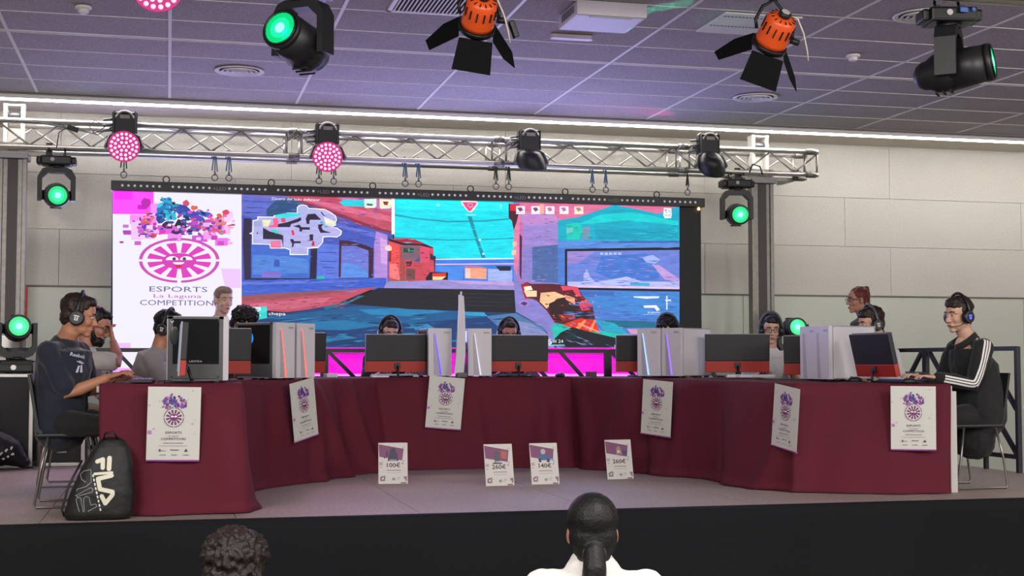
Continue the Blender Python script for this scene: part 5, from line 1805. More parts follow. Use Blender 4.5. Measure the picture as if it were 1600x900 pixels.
8028a0 637 1390 632 1376 622 1379 616 1389 622 1400 632 1400
3048a0 672 1495 662 1486 647 1485 640 1494 643 1503 662 1504
8028a0 734 1412 719 1402 693 1399 674 1410 693 1420 721 1427
2858b8 644 1597 638 1586 623 1586 622 1596 626 1607 639 1605
3048a0 648 1390 639 1383 617 1383 605 1389 615 1396 634 1396
2858b8 612 1584 602 1569 582 1562 562 1583 580 1604 601 1601
4838a8 626 1632 621 1623 597 1622 584 1631 596 1640 619 1641
181848 688 1526 675 1512 645 1515 627 1524 650 1533 670 1535
1880b8 663 1557 654 1543 631 1544 624 1556 632 1573 655 1570
205898 693 1464 684 1453 661 1455 641 1462 656 1472 682 1471
e048c8 751 1423 733 1412 712 1413 704 1422 708 1430 736 1433
f07058 860 1497 850 1487 828 1489 814 1495 825 1503 848 1504
e05858 758 1507 750 1500 731 1499 722 1506 735 1516 752 1516
2858b8 798 1501 792 1480 771 1481 766 1500 773 1513 791 1517
4838a8 897 1423 885 1411 857 1411 837 1421 858 1437 879 1432
181848 892 1450 887 1439 868 1434 862 1450 869 1463 885 1464
2858b8 830 1511 822 1500 803 1496 797 1510 802 1524 819 1521
4838a8 785 1405 777 1385 764 1393 751 1404 763 1422 780 1420
2858b8 896 1497 887 1481 870 1483 857 1496 866 1511 888 1509
f060a0 731 1496 727 1489 711 1489 704 1496 709 1503 729 1503
2858b8 851 1543 841 1533 830 1533 823 1542 827 1550 841 1553
f060a0 740 1463 735 1452 726 1452 723 1463 727 1471 737 1474
8028a0 738 1570 736 1557 726 1552 720 1569 726 1582 736 1591
2858b8 765 1443 755 1435 735 1433 725 1442 736 1452 752 1450
e048c8 874 1593 868 1583 855 1582 849 1593 856 1601 867 1605
e048c8 876 1453 870 1436 854 1434 850 1452 855 1466 867 1470
181848 904 1419 891 1411 878 1407 870 1418 879 1428 894 1427
d868c8 794 1587 787 1574 772 1573 763 1586 770 1598 787 1600
3048a0 836 1489 831 1474 821 1473 816 1488 820 1506 830 1506
2858b8 847 1461 841 1454 828 1454 822 1460 828 1469 838 1467
4838a8 903 1408 898 1400 885 1400 876 1407 883 1415 900 1416
f07058 887 1536 880 1518 870 1520 865 1536 872 1549 881 1557
f07058 889 1478 880 1463 855 1462 844 1477 853 1492 879 1493
2858b8 775 1421 765 1409 746 1411 737 1420 746 1430 762 1428
181848 835 1563 828 1555 813 1552 800 1563 808 1575 829 1574
181848 842 1555 836 1548 825 1547 814 1554 822 1561 838 1563
f060a0 765 1468 749 1462 723 1461 703 1467 721 1476 746 1476
2858b8 756 1490 748 1481 736 1480 732 1489 736 1497 747 1500
e05858 935 1420 925 1407 906 1401 893 1419 904 1432 922 1438
f8a080 1017 1429 1005 1419 984 1422 979 1428 985 1436 1002 1435
d04068 993 1447 985 1432 966 1434 955 1446 968 1459 985 1463
f8a080 920 1505 911 1491 886 1485 867 1504 884 1519 911 1524
a040a8 881 1400 877 1390 866 1391 862 1400 866 1408 878 1410
e05858 1018 1555 1012 1541 1001 1541 997 1555 1001 1567 1014 1569
a040a8 932 1475 924 1460 894 1462 878 1473 893 1490 924 1491
f060a0 930 1501 914 1489 890 1483 883 1500 889 1519 910 1516
c030b0 907 1541 902 1528 887 1526 879 1540 890 1559 902 1556
8028a0 900 1433 895 1417 885 1420 880 1433 883 1448 895 1446
d868c8 957 1505 949 1497 936 1499 932 1504 934 1512 949 1510
e048c8 1025 1394 1022 1376 1007 1381 1003 1393 1007 1411 1020 1411
c030b0 898 1481 895 1469 883 1471 880 1481 884 1491 895 1493
d868c8 1040 1542 1028 1532 1002 1533 991 1541 1003 1549 1027 1549
f8a080 956 1501 940 1494 922 1496 908 1500 917 1507 940 1509
d868c8 965 1499 961 1491 937 1491 924 1498 936 1507 961 1508
f8a080 913 1440 906 1434 877 1432 860 1439 878 1445 903 1444
8028a0 887 1492 884 1483 874 1482 868 1492 874 1503 883 1501
e048c8 902 1531 889 1516 859 1517 851 1529 864 1541 885 1541
d04068 909 1373 898 1361 879 1358 871 1372 879 1387 899 1386
d04068 988 1541 984 1522 973 1520 965 1541 970 1556 984 1558
e05858 1083 1456 1079 1447 1052 1448 1038 1455 1049 1461 1074 1463
8028a0 967 1523 961 1512 949 1509 943 1522 951 1530 960 1531
e05858 988 1548 973 1530 953 1532 938 1547 951 1563 974 1564
e048c8 1001 1441 992 1429 969 1433 960 1440 970 1448 994 1448
f8a080 1103 1435 1091 1428 1064 1425 1044 1433 1062 1439 1092 1440
a040a8 987 1399 980 1385 958 1384 943 1398 958 1412 980 1410
f07058 1018 1383 1003 1375 980 1372 963 1382 979 1392 1002 1392
8028a0 989 1422 982 1415 972 1414 965 1422 973 1431 981 1429
f07058 990 1407 981 1394 959 1393 951 1406 960 1421 983 1426
4838a8 288 1343 278 1328 250 1329 234 1341 250 1357 273 1358
3048a0 379 1341 356 1335 333 1334 311 1340 330 1345 357 1348
f07058 381 1508 369 1493 347 1492 334 1507 350 1516 372 1521
d868c8 321 1554 312 1545 291 1546 282 1553 294 1559 314 1562
f060a0 330 1563 326 1551 299 1547 293 1562 303 1573 323 1573
e05858 329 1461 316 1450 288 1447 271 1460 288 1474 313 1476
f07058 302 1520 297 1512 282 1509 276 1519 281 1527 297 1527
d868c8 333 1399 331 1392 319 1389 314 1399 319 1409 329 1410
d868c8 365 1353 345 1343 318 1344 312 1352 319 1360 346 1362
f060a0 253 1376 251 1358 239 1363 232 1375 240 1393 251 1387
c030b0 333 1421 326 1411 307 1405 297 1420 307 1431 327 1436
f07058 278 1367 265 1356 251 1355 242 1366 251 1379 269 1382
c030b0 288 1398 276 1384 262 1387 251 1397 259 1410 277 1413
e05858 408 1359 398 1346 383 1345 378 1358 380 1370 399 1375
e048c8 265 1415 254 1403 232 1401 219 1414 229 1428 255 1425
202860 361 1547 356 1540 332 1537 324 1546 329 1552 353 1553
181848 279 1447 272 1432 239 1436 236 1446 242 1456 267 1457
f8a080 313 1379 307 1368 280 1369 273 1378 281 1388 304 1386
3048a0 261 1495 259 1481 248 1478 243 1494 246 1513 257 1509
e048c8 256 1381 251 1375 241 1372 235 1381 241 1390 250 1389
202860 309 1337 297 1322 276 1320 269 1336 277 1355 295 1354
d868c8 337 1402 320 1391 302 1392 294 1401 302 1410 322 1410
d868c8 281 1400 277 1385 248 1387 242 1399 251 1413 273 1414
8028a0 294 1354 289 1345 277 1347 272 1353 274 1360 289 1363
a040a8 370 1522 364 1516 343 1516 333 1521 344 1527 362 1528
f8a080 322 1375 317 1364 299 1361 294 1374 302 1387 318 1386
d04068 334 1536 328 1521 311 1522 304 1535 312 1551 327 1548
4838a8 347 1490 335 1480 317 1479 310 1489 319 1501 334 1498
f8a080 401 1429 391 1423 380 1421 369 1428 379 1436 394 1436
d868c8 353 1376 347 1368 333 1367 322 1375 331 1383 347 1382
a040a8 726 1461 714 1448 686 1445 668 1460 685 1471 711 1476
c030b0 403 1453 390 1438 371 1436 363 1452 372 1463 390 1468
8028a0 833 1465 819 1454 796 1454 782 1463 797 1474 816 1473
f8f0ff 682 1409 678 1401 651 1399 644 1408 649 1420 677 1417
4838a8 908 1436 899 1419 879 1420 870 1435 877 1449 898 1455
d868c8 906 1417 902 1404 886 1404 875 1416 883 1436 902 1435
8028a0 828 1365 814 1351 793 1350 787 1365 792 1375 812 1378
d868c8 605 1402 591 1390 567 1387 553 1401 568 1414 593 1419
8028a0 408 1413 392 1394 371 1398 359 1412 375 1427 394 1425
d868c8 923 1385 906 1369 883 1368 864 1383 884 1400 908 1401
8028a0 991 1497 980 1482 965 1481 958 1496 966 1509 981 1512
8028a0 790 1369 784 1351 775 1355 771 1369 775 1382 785 1386
d868c8 669 1408 661 1398 634 1395 617 1406 634 1420 658 1421
e048c8 987 1425 980 1414 956 1412 943 1424 958 1438 977 1436
e048c8 932 1446 925 1430 913 1429 903 1445 913 1460 927 1461
2858b8 734 1440 727 1433 714 1432 706 1440 714 1449 726 1449
202860 734 1470 729 1452 715 1453 709 1469 712 1483 730 1483
e048c8 497 1433 494 1425 485 1423 482 1433 485 1442 494 1445
f8f0ff 895 1465 879 1455 857 1453 850 1464 859 1477 877 1473
a040a8 747 1442 740 1429 719 1426 712 1441 718 1461 741 1462
c030b0 678 1375 662 1354 638 1361 628 1373 637 1395 666 1395
a040a8 843 1409 838 1398 831 1394 827 1408 830 1423 838 1420
f4d8f8 827 1372 816 1355 802 1361 800 1371 804 1384 819 1385
f4d8f8 618 1433 608 1420 589 1417 579 1433 590 1444 609 1443
f8f0ff 719 1423 702 1417 676 1416 664 1422 678 1429 704 1428
c030b0 388 1422 384 1409 357 1406 337 1421 350 1434 383 1438
3048a0 727 1373 712 1359 686 1358 682 1372 686 1385 709 1383
8028a0 658 1366 646 1356 625 1355 619 1365 624 1375 647 1375
2858b8 807 1461 800 1446 788 1446 778 1460 787 1476 800 1472
f4d8f8 760 1461 748 1451 722 1450 717 1460 722 1470 747 1468
f4d8f8 910 1377 906 1370 894 1367 889 1377 894 1384 905 1387
f4d8f8 783 1473 780 1459 768 1455 763 1472 767 1486 781 1491
3048a0 388 1385 370 1378 346 1379 332 1384 351 1392 370 1392
4838a8 986 1432 979 1417 958 1416 953 1431 957 1452 979 1445
f8f0ff 674 1376 669 1363 657 1360 648 1375 657 1387 669 1391
2858b8 465 1410 455 1399 438 1401 429 1409 440 1421 455 1420
2858b8 741 1423 732 1411 712 1410 701 1422 706 1432 733 1433
e048c8 436 1418 425 1409 405 1412 391 1417 408 1426 429 1424
3048a0 560 1472 541 1457 512 1461 494 1471 509 1481 541 1483
a040a8 407 1389 402 1382 393 1382 389 1389 393 1395 403 1396
f4d8f8 532 1447 527 1434 507 1432 493 1446 507 1459 527 1458
181848 954 1437 945 1426 936 1425 929 1436 934 1447 946 1449
2858b8 719 1370 710 1360 693 1358 682 1370 693 1379 711 1382
e048c8 362 1478 350 1470 319 1471 306 1477 321 1485 350 1484
3048a0 855 1439 843 1433 820 1432 807 1438 821 1445 843 1447
a040a8 830 1402 826 1396 818 1395 812 1402 819 1408 826 1411
c848c0 665 1385 688 1385 688 1371 665 1371
e878e0 920 1444 951 1445 951 1426 921 1425
d058d0 627 1445 653 1445 653 1429 627 1429
d058d0 179 1482 207 1482 207 1465 179 1464
f4b0f4 1049 1301 1090 1302 1090 1277 1049 1276
c848c0 306 1335 326 1335 326 1323 306 1323
f4b0f4 807 1276 849 1277 849 1251 807 1250
c848c0 712 1488 776 1490 776 1451 713 1449
f8d0fc 868 1481 891 1482 891 1468 868 1467
e878e0 902 1461 926 1462 926 1448 902 1447
c848c0 249 1458 291 1459 292 1433 250 1432
f4b0f4 816 1474 877 1476 877 1438 816 1437
f8d0fc 470 1509 491 1509 491 1497 470 1496
f4b0f4 332 1260 366 1261 366 1240 332 1239
e878e0 1042 1326 1067 1327 1067 1312 1042 1311
f4b0f4 371 1396 422 1397 423 1365 371 1364
f8d0fc 252 1347 298 1348 299 1319 252 1318
f8d0fc 757 1336 799 1337 799 1311 758 1310
f8d0fc 1008 1525 1068 1527 1069 1489 1008 1488
c848c0 839 1506 889 1507 889 1477 840 1476
f4b0f4 1080 1506 1110 1506 1110 1488 1080 1487
f4b0f4 591 1437 614 1438 614 1424 591 1423
c848c0 920 1354 952 1354 952 1335 920 1334
f8d0fc 308 1439 363 1440 364 1406 309 1405
d058d0 232 1397 286 1398 287 1365 233 1363
d058d0 204 1289 262 1290 262 1254 204 1252
cc4cb4 972 1115 967 1089 957 1064 941 1040 921 1016 896 995 866 975 833 958 796 943 756 930 714 921 671 914 627 911 625 932 665 935 705 941 743 949 779 960 813 974 843 990 870 1007 893 1027 912 1048 926 1069 935 1092 940 1115
cc4cb4 590 911 546 913 503 918 461 926 422 937 385 951 352 968 323 986 297 1007 277 1029 261 1052 251 1077 245 1102 277 1103 281 1081 291 1059 305 1038 324 1018 347 999 374 983 405 968 438 955 474 945 512 938 551 933 592 931
cc4cb4 245 1123 250 1148 259 1173 274 1197 294 1220 319 1241 348 1261 381 1278 417 1293 456 1306 498 1316 541 1323 585 1326 587 1306 547 1302 507 1296 469 1287 434 1276 401 1262 371 1247 344 1229 322 1210 303 1189 290 1167 281 1145 276 1122
cc4cb4 622 1327 666 1325 710 1320 752 1312 792 1301 829 1288 863 1271 893 1253 919 1232 940 1210 956 1186 966 1161 972 1136 940 1134 935 1157 925 1179 910 1201 891 1221 868 1239 840 1256 809 1271 775 1283 739 1293 701 1300 661 1305 620 1306
e036be 895 1107 893 1097 889 1086 884 1076 878 1066 871 1056 733 1091 737 1097 740 1102 743 1108 744 1114
e036be 842 1027 831 1018 819 1010 806 1002 792 995 777 988 688 1062 697 1066 705 1070 712 1074 719 1079
e036be 727 971 709 967 692 963 674 960 655 958 637 956 621 1048 632 1049 643 1050 653 1052 664 1054
e036be 579 955 561 957 542 958 524 961 507 964 490 968 550 1053 560 1051 571 1049 582 1048 593 1047
e036be 440 983 425 989 411 996 398 1003 385 1011 374 1019 494 1075 501 1071 509 1066 517 1063 526 1059
e036be 345 1047 338 1057 332 1067 327 1077 323 1087 321 1097 469 1109 470 1103 473 1098 476 1092 480 1087
e036be 320 1130 322 1140 326 1151 331 1161 336 1171 343 1181 480 1146 476 1140 472 1135 470 1129 468 1123
e036be 371 1210 383 1218 395 1226 408 1234 422 1241 436 1248 524 1175 516 1171 508 1167 500 1163 493 1158
e036be 486 1265 503 1270 520 1274 538 1277 557 1279 575 1281 591 1189 580 1188 569 1187 559 1185 548 1183
e036be 633 1282 651 1281 670 1279 688 1277 706 1274 723 1270 662 1185 652 1187 641 1188 630 1189 619 1190
e036be 774 1255 789 1249 803 1242 816 1235 829 1227 840 1219 718 1162 711 1167 704 1171 695 1175 686 1178
e036be 870 1191 877 1181 883 1171 888 1161 892 1151 895 1140 744 1128 743 1134 740 1140 737 1145 732 1150
d838b8 762 1115 757 1096 742 1078 717 1062 685 1050 647 1041 607 1038 567 1040 529 1047 497 1058 472 1073 456 1091 451 1110 456 1129 471 1147 495 1163 527 1176 565 1184 605 1187 646 1185 683 1179 716 1167 741 1152 757 1135
ffffff 485 1119 489 1133 502 1145 520 1153 542 1156 564 1154 583 1146 596 1135 600 1121
284860 577 1133 573 1122 562 1117 549 1120 543 1129 545 1140 555 1147 567 1147 576 1139
ffffff 612 1122 616 1135 628 1147 647 1155 669 1158 691 1156 710 1149 723 1137 727 1124
284860 669 1135 665 1124 654 1119 642 1122 635 1131 637 1142 647 1149 659 1148 668 1140
ffffff 652 1102 649 1094 637 1087 621 1082 601 1080 581 1081 564 1085 553 1092 549 1100
d02030 633 1066 625 1057 604 1052 582 1054 570 1062 574 1071 592 1077 615 1077 630 1070
ff4060 412 577 441 577 442 494 413 494
f0c0ff 24 351 182 352 183 281 25 281
f8a8ff 27 123 389 123 391 47 28 47
f0c8ff 985 1047 1167 1050 1169 870 1028 868"""
TXT = [('ESPORTS', 601, 827, 50, '6a5a92', 525), ('La Laguna', 593, 772, 33, 'c050b0', 432), ('COMPETITION', 591, 701, 50, '6a5a92', 662), ('Dinero del lado defensor', 1673, 1707, 26, 'ffffff', 452), ('chepa', 1506, 618, 30, 'ffffff', 160), ('6', 4164, 353, 57, 'ffffff', 52), ('III 24', 4252, 368, 32, 'ffffff', 105), ('0', 3043, 1686, 31, 'c8ffff', 32), ('7', 3670, 1684, 38, 'c8ffff', 32), ('SHERIFF', 5253, 668, 17, 'ffffff', 136), ('GTI', 5410, 1685, 30, '505878', 59), ('PLUS', 5409, 1652, 22, '505878', 61)]
lw = thing('led_video_wall', 'huge LED video wall showing a pink event banner and a shooting game', 'screen', (-.52, 13.2, S+.7))
m_led = mat('led_module', '101013', .55, bump=.2, bscale=500)
for i in range(6):
    MB().box((.48+.963*i, .055, .87), (.958, .09, 1.9), bevel=.004).build('led_cabinet', m_led, lw)
MB().box((2.89, .0, 1.795), (5.80, .13, .09), bevel=.004).build('header_bar', M_BLKM, lw)
dots = MB(); rr = random.Random(3)
for k in range(6):
    for g0, n in ((.09, 7), (.54, 7)):
        for i in range(n):
            dots.cyl((.963*k+g0+i*.055, -.066, 1.795), (.963*k+g0+i*.055, -.0665, 1.795), .012, n=8)
tag(dots.build('rivet_row', mat('white_dots', 'e8e2ea', .5), lw), kind='stuff')
a = Art()
for k in (1, 2, 3, 4, 5): a.text('+LED', .963*k+2.78-2.8+.02, 1.775, .032, '8a8088', 1.2)
link_mesh('lettering', a.mesh('lettering', PRINT, lambda x, y, z: (x, -.066-z, y)), lw)
for k in range(6):
    mb = MB(); c = V((.48+.963*k, 0, 1.87)); mb.tube([c+V((.03*math.cos(t*PI/6), 0, .03*math.sin(t*PI/6))) for t in range(12)], .006, 6, True)
    mb.cyl(c-V((0, 0, .045)), c-V((0, 0, .028)), .01, n=8); mb.build('eye_ring', M_BLKM, lw)
MB().ell((5.745, -.005, 1.735), .014).build('status_light', mat('amber_led', 'ffb060', .5, emit=8, ecol=(1, .5, .12)), lw)
art = Art(.000012)
for line in ART.split('\n'):
    q = line.split(' '); n = list(map(int, q[1:])); art.poly([(n[i]/1000, n[i+1]/1000) for i in range(0, len(n), 2)], q[0])
for t, x, y, h, c, wd in TXT:
    q = text_polys(t, h/1000, 1, .012)[0]; q = max(p[0] for p in q)-min(p[0] for p in q); art.text(t, x/1000, y/1000, h/1000, c, wd/1000/q, 0)
ban, gam = Art(), Art()
for q_, col_, f_ in ((0, 0, 0),):
    for fc_, c_ in zip(art.fc, art.c):
        t_ = ban if max(art.v[i][0] for i in fc_) < 1.19 else gam; n_ = len(t_.v); t_.v += [art.v[i] for i in fc_]; t_.fc.append(tuple(range(n_, n_+len(fc_)))); t_.c.append(c_)
tag(link_mesh('banner_picture', ban.mesh('banner_picture', attr_mat('led_banner', 1.0, .6), lambda x, y, z: (x, .008-z, y)), lw), 'lit white banner with a pink wheel emblem')
art = gam
tag(link_mesh('picture', art.mesh('picture', attr_mat('led_picture', 1.08, .6, .30), lambda x, y, z: (x, .008-z, y)), lw), 'lit game view in blue, cyan and red')
# ---------------------------------------------------------------- truss
TH = .238 
def truss(name, label, x0, x1, y, zb, joints, n, group):
    r = thing(name, label, 'truss', (x0, y, zb), 0, group); L = x1-x0
    for dy in (0, .27):
        for dz in (0, TH): MB().cyl((0, dy, dz), (L, dy, dz), .026, n=14).build('chord', M_ALU, r)
    p = L/n
    ma = MB().cyl((0, 0, .02), (p, 0, TH-.02), .009, n=8).mesh('brace', M_ALU); mbb = MB().cyl((0, 0, TH-.02), (p, 0, .02), .009, n=8).mesh('brace', M_ALU)
    mc = MB().cyl((0, .02, 0), (p, .25, 0), .009, n=8).mesh('brace', M_ALU); md = MB().cyl((0, .25, 0), (p, .02, 0), .009, n=8).mesh('brace', M_ALU)
    for i in range(n):
        o = link_mesh('brace', (ma, mbb)[i % 2], r); o.location = (p*i, 0, 0)
        o = link_mesh('brace', (mbb, ma)[i % 2], r); o.location = (p*i, .27, 0)
        o = link_mesh('brace', (mc, md)[i % 2], r); o.location = (p*i, 0, TH)
    for j in joints:
        for dx in (-.07, .07):
            if 0 <= j-x0+dx <= L:
                for dy in (0, .27): MB().cyl((j-x0+dx, dy, .02), (j-x0+dx, dy, TH-.02), .011, n=8).build('end_post', M_ALU, r)
        if .05 < j-x0 < L-.05:
            for dy in (0, .27):
                for dz in (0, TH): MB().cyl((j-x0-.05, dy, dz), (j-x0+.05, dy, dz), .033, n=14).build('coupler', M_ALUD, r)
    return r
TY, TZ = 13.05, 3.605
truss('lighting_truss', 'long silver box truss carrying the LED wall between two masts', -2.3, 6.48, TY, TZ, [1.12, 3.1, 5.0, 6.40], 33, 'box trusses')
truss('lighting_truss', 'silver box truss just under the ceiling carrying the large front fixtures', -2.4, 5.0, 6.85, 3.795, [.6, 3.6], 28, 'box trusses')
# masts
def mast(x, label):
    r = thing('lifting_mast', label, 'mast', (x, 13.30, S), 0, 'lifting masts')
    m1 = MB()
    m1.box((0, 0, 1.50), (.17, .17, 2.74), bevel=.004)
    m1.box((-.103, -.06, 1.5), (.036, .09, 2.74), bevel=.003); m1.box((.103, -.06, 1.5), (.036, .09, 2.74), bevel=.003)
    m1.build('outer_profile', M_ALUD, r)
    MB().box((0, -.088, 1.5), (.09, .008, 2.7)).build('cover_strip', mat('mast_groove', '4c4948', .5, metal=.5), r)
    MB().box((0, 0, .62), (.19, .20, 1.0), bevel=.004).build('lower_profile', M_ALU, r)
    m2 = MB(); m2.box((-.075, 0, 3.0), (.035, .12, .46), bevel=.003); m2.box((.075, 0, 3.0), (.035, .12, .46), bevel=.003); m2.box((0, .04, 2.98), (.13, .04, .38)); m2.box((0, 0, 3.215), (.19, .13, .02), bevel=.004)
    m2.build('inner_profile', mat('white_alu', 'd8d6cf', .4, metal=.3), r)
    MB().cyl((-.05, -.01, 3.13), (.05, -.01, 3.13), .035, n=16).build('pulley', M_STEEL, r)
    MB().box((0, -.02, 2.74), (.27, .26, .05), bevel=.006).build('carriage', M_STEEL, r)
    for dx in (-.32, .32):
        MB().box((dx, 0, 2.765), (.05, .40, .035), bevel=.003).build('fork_arm', M_ALUD, r)
        MB().box((dx, -.20, 2.80), (.055, .03, .11), bevel=.003).build('end_stop', M_BLKM, r)
    MB().box((0, -.10, 2.765), (.68, .05, .04), bevel=.003).build('cross_bar', M_ALUD, r)
    for dx, dy in ((-.3, -.12), (.3, -.12), (0, .14)):
        MB().box((dx/2, dy/2, .05), (abs(dx)+.1, abs(dy)+.08, .05), bevel=.005).build('foot', M_STEEL, r)
    MB().box((0, 0, .06), (.26, .26, .10), bevel=.006).build('base_block', M_STEEL, r)
    return r
mast(-1.39, 'grey lifting mast at the left end of the truss, behind the flight case')
mast(5.93, 'grey lifting mast at the right end of the truss, right of the LED wall')
# screen hangers
M_STRAP = mat('strap_blue', '3c5878', .7)
def hanger(x, label, blue=True):
    z0 = S+.7+1.90; r = thing('screen_hanger', label, 'strap', (x, 13.18, z0), 0, 'hangers between truss and LED wall')
    ms = MB(); h = TZ-z0
    for dx, dy in ((-.035, -.03), (.03, .03), (.0, .0)): ms.box((dx/2, dy, h/2+.05), (.012, .004, h-.02), rot=Matrix.Rotation(-dx*3.2, 3, 'Y'))
    ms.tube([(-.03, .02*0, h-.02), (-.03, -.06, h+.03), (-.01, -.02, h+.05), (0, .04, h+.02)], .007, 6)
    ms.build('webbing', M_STRAP if blue else M_BLK, r)
    mr = MB(); mr.tube([(.028*math.cos(t*PI/6), 0, .028*math.sin(t*PI/6)) for t in range(12)], .007, 6, True); mr.cyl((0, 0, .02), (0, 0, .07), .01, n=8)
    mr.build('shackle', M_STEEL, r); return r
order = ['first', 'second', 'third', 'fourth', 'fifth', 'sixth', 'seventh', 'eighth', 'ninth', 'tenth', 'eleventh', 'twelfth']
for i, (x, b) in enumerate([(-.42, 0), (.40, 1), (.53, 1), (1.37, 0), (1.51, 0), (2.20, 1), (2.33, 1), (3.10, 0), (3.23, 0), (4.09, 1), (4.23, 1), (5.10, 0)]):
    hanger(x, '%s strap hanger from the left holding up the LED wall' % order[i], b)
# ---------------------------------------------------------------- stage fixtures
def emis(name, c, e, base='202020'): return mat(name, base, .3, emit=e, ecol=c)
M_GREEN = emis('green_lens', (.0, .75, .22), 1.0, '04140a'); M_GMID = emis('green_mid', (.01, .95, .42), 1.1, '04140a'); M_GCORE = emis('green_core', (.30, 1, .72), 1.5); M_PCORE = emis('pink_core', (1, .50, .86), 1.6)
M_PDISC = emis('pink_face', (.9, .02, .30), .55, '50102c')
def moving_head(label, loc, pan, tilt, group, upright=False, s=1.0, body=.105, L=.33, glow=25, base_rz=0):
    """base on top when hanging; the lens looks along local -Y after pan, lifted by tilt"""
    r = thing('moving_head_light', label, 'stage light', loc, 0, group)
    if upright: r.rotation_euler = (0, PI, 0)
    r.scale = (s, s, s)
    Mb = Matrix.Rotation(base_rz, 4, 'Z'); b = MB(Mb)
    b.box((0, 0, -.055), (.27, .21, .085), bevel=.016); b.box((-.15, 0, -.055), (.05, .15, .07), bevel=.016); b.box((.15, 0, -.055), (.05, .15, .07), bevel=.016)
    b.build('base', M_BLKM, r)
    MB(Mb).cyl((-.03, -.107, -.05), (-.03, -.112, -.05), .018, n=14).build('badge', mat('badge_grey', 'a8a8a8', .4), r)
    for dx in (-.07, .07):
        cl = MB(Mb); cl.box((dx, 0, -.002), (.03, .06, .025)); cl.tube([V((dx, .035*math.sin(t), .045-.035*math.cos(t))) for t in [k*PI/5 for k in range(0, 9)]], .009, 6); cl.build('clamp', M_BLKM, r)
    tl = (-1 if upright else 1)
    P = Matrix.Rotation(pan, 4, 'Z'); y = MB(P)
    y.cyl((0, 0, -.095), (0, 0, -.125), .07, n=18)
    y.prism([(-.165, -.42), (-.165, -.20), (-.13, -.135), (-.08, -.115), (.08, -.115), (.13, -.135), (.165, -.20), (.165, -.42), (.128, -.42), (.128, -.22), (.07, -.165), (-.07, -.165), (-.128, -.22), (-.128, -.42)], -.06, .06)
    y.build('yoke', M_BLK, r)
    hd = P.to_3x3() @ V((0, -math.cos(tilt), tl*math.sin(tilt))); c = V((0, 0, -.37))
    h = MB(); side = P.to_3x3() @ V((1, 0, 0))
    h.limb([c-hd*L*.30, c-hd*L*.20, c, c+hd*L*.10], [body*.80, body*1.02, body*1.12, body*1.06], 20, side)
    h.cyl(c+hd*L*.02, c+hd*L*.52, body*1.10, body*.97, 24); h.cyl(c+hd*L*.52, c+hd*L*.60, body*1.0, body*.98, 24)
    h.cyl(c-side*.13, c+side*.13, .045, n=14)
    ho = h.build('head', M_BLK, r)
    q = MB(); 
    for k in range(3): q.box(c-hd*(L*(.02+.1*k))-side.cross(hd)*(body*1.10*(1 if side.cross(hd).z > 0 else -1)), (.10, .010, .010), Matrix.Rotation(pan, 3, 'Z'))
    tag(q.build('cooling_slots', M_DARK, ho), kind='stuff')
    f = c+hd*L*.60
    MB().cyl(f, f+hd*.004, body*.80, n=28).build('lens', M_GREEN, ho)
    MB().cyl(f+hd*.004, f+hd*.006, body*.52, n=24).build('lens_mid', M_GMID, ho); MB().cyl(f+hd*.006, f+hd*.008, body*.26, n=20).build('lens_core', M_GCORE, ho)
    lamp('green_beam', 'POINT', r.matrix_basis @ (f+hd*.07) if not upright else (V(loc)+V((0, 0, .37))+V((hd.x*-1, hd.y, -hd.z))*(L*.6+.07)*s), .9, (0, 1, .35), .03)
    MB().tube([f+hd*.004+V(a_) for a_ in [(side*math.cos(t*PI/10)+hd.cross(side)*math.sin(t*PI/10))*body*.85 for t in range(20)]], .008, 6, True).build('lens_ring', M_BLKM, ho)
    return r
G1 = 'moving heads with green lenses'
moving_head('green-lit moving head hanging from the left end of the rear truss', (-1.00, 13.06, 3.54), R(8), R(-6), G1, s=.98)
moving_head('green-lit moving head hanging from the rear truss right of the LED wall', (5.58, 13.06, 3.535), R(-12), R(-6), G1, s=.98)
moving_head('green-lit moving head standing on the black flight case', (-1.26, 12.55, S+.80), R(-10), R(5), G1, upright=True, s=.98)
moving_head('green-lit moving head low behind the white computers at right', (5.77, 12.2, S+.86), R(8), R(4), G1, upright=True, s=.9)
moving_head('large moving head with green lens hanging at top left, close to the camera', (.70, 7.66, 3.79), R(-38), R(14), G1, s=1.0, L=.38, body=.115)
moving_head('large moving head with its green lens turned right, top right corner', (4.40, 7.16, 3.74), R(50), R(8), G1, s=1.0, L=.40, body=.11, base_rz=R(-12))
# blue cable sockets on the right one
mb = MB().box((4.42, 7.03, 3.70), (.05, .012, .03), bevel=.003).cyl((4.48, 7.04, 3.705), (4.48, 7.02, 3.705), .012, n=10)
tag(mb.build('power_plug', mat('plug_blue', '2c4c9c', .4)), 'blue power plug in the base of the top right moving head', 'plug')
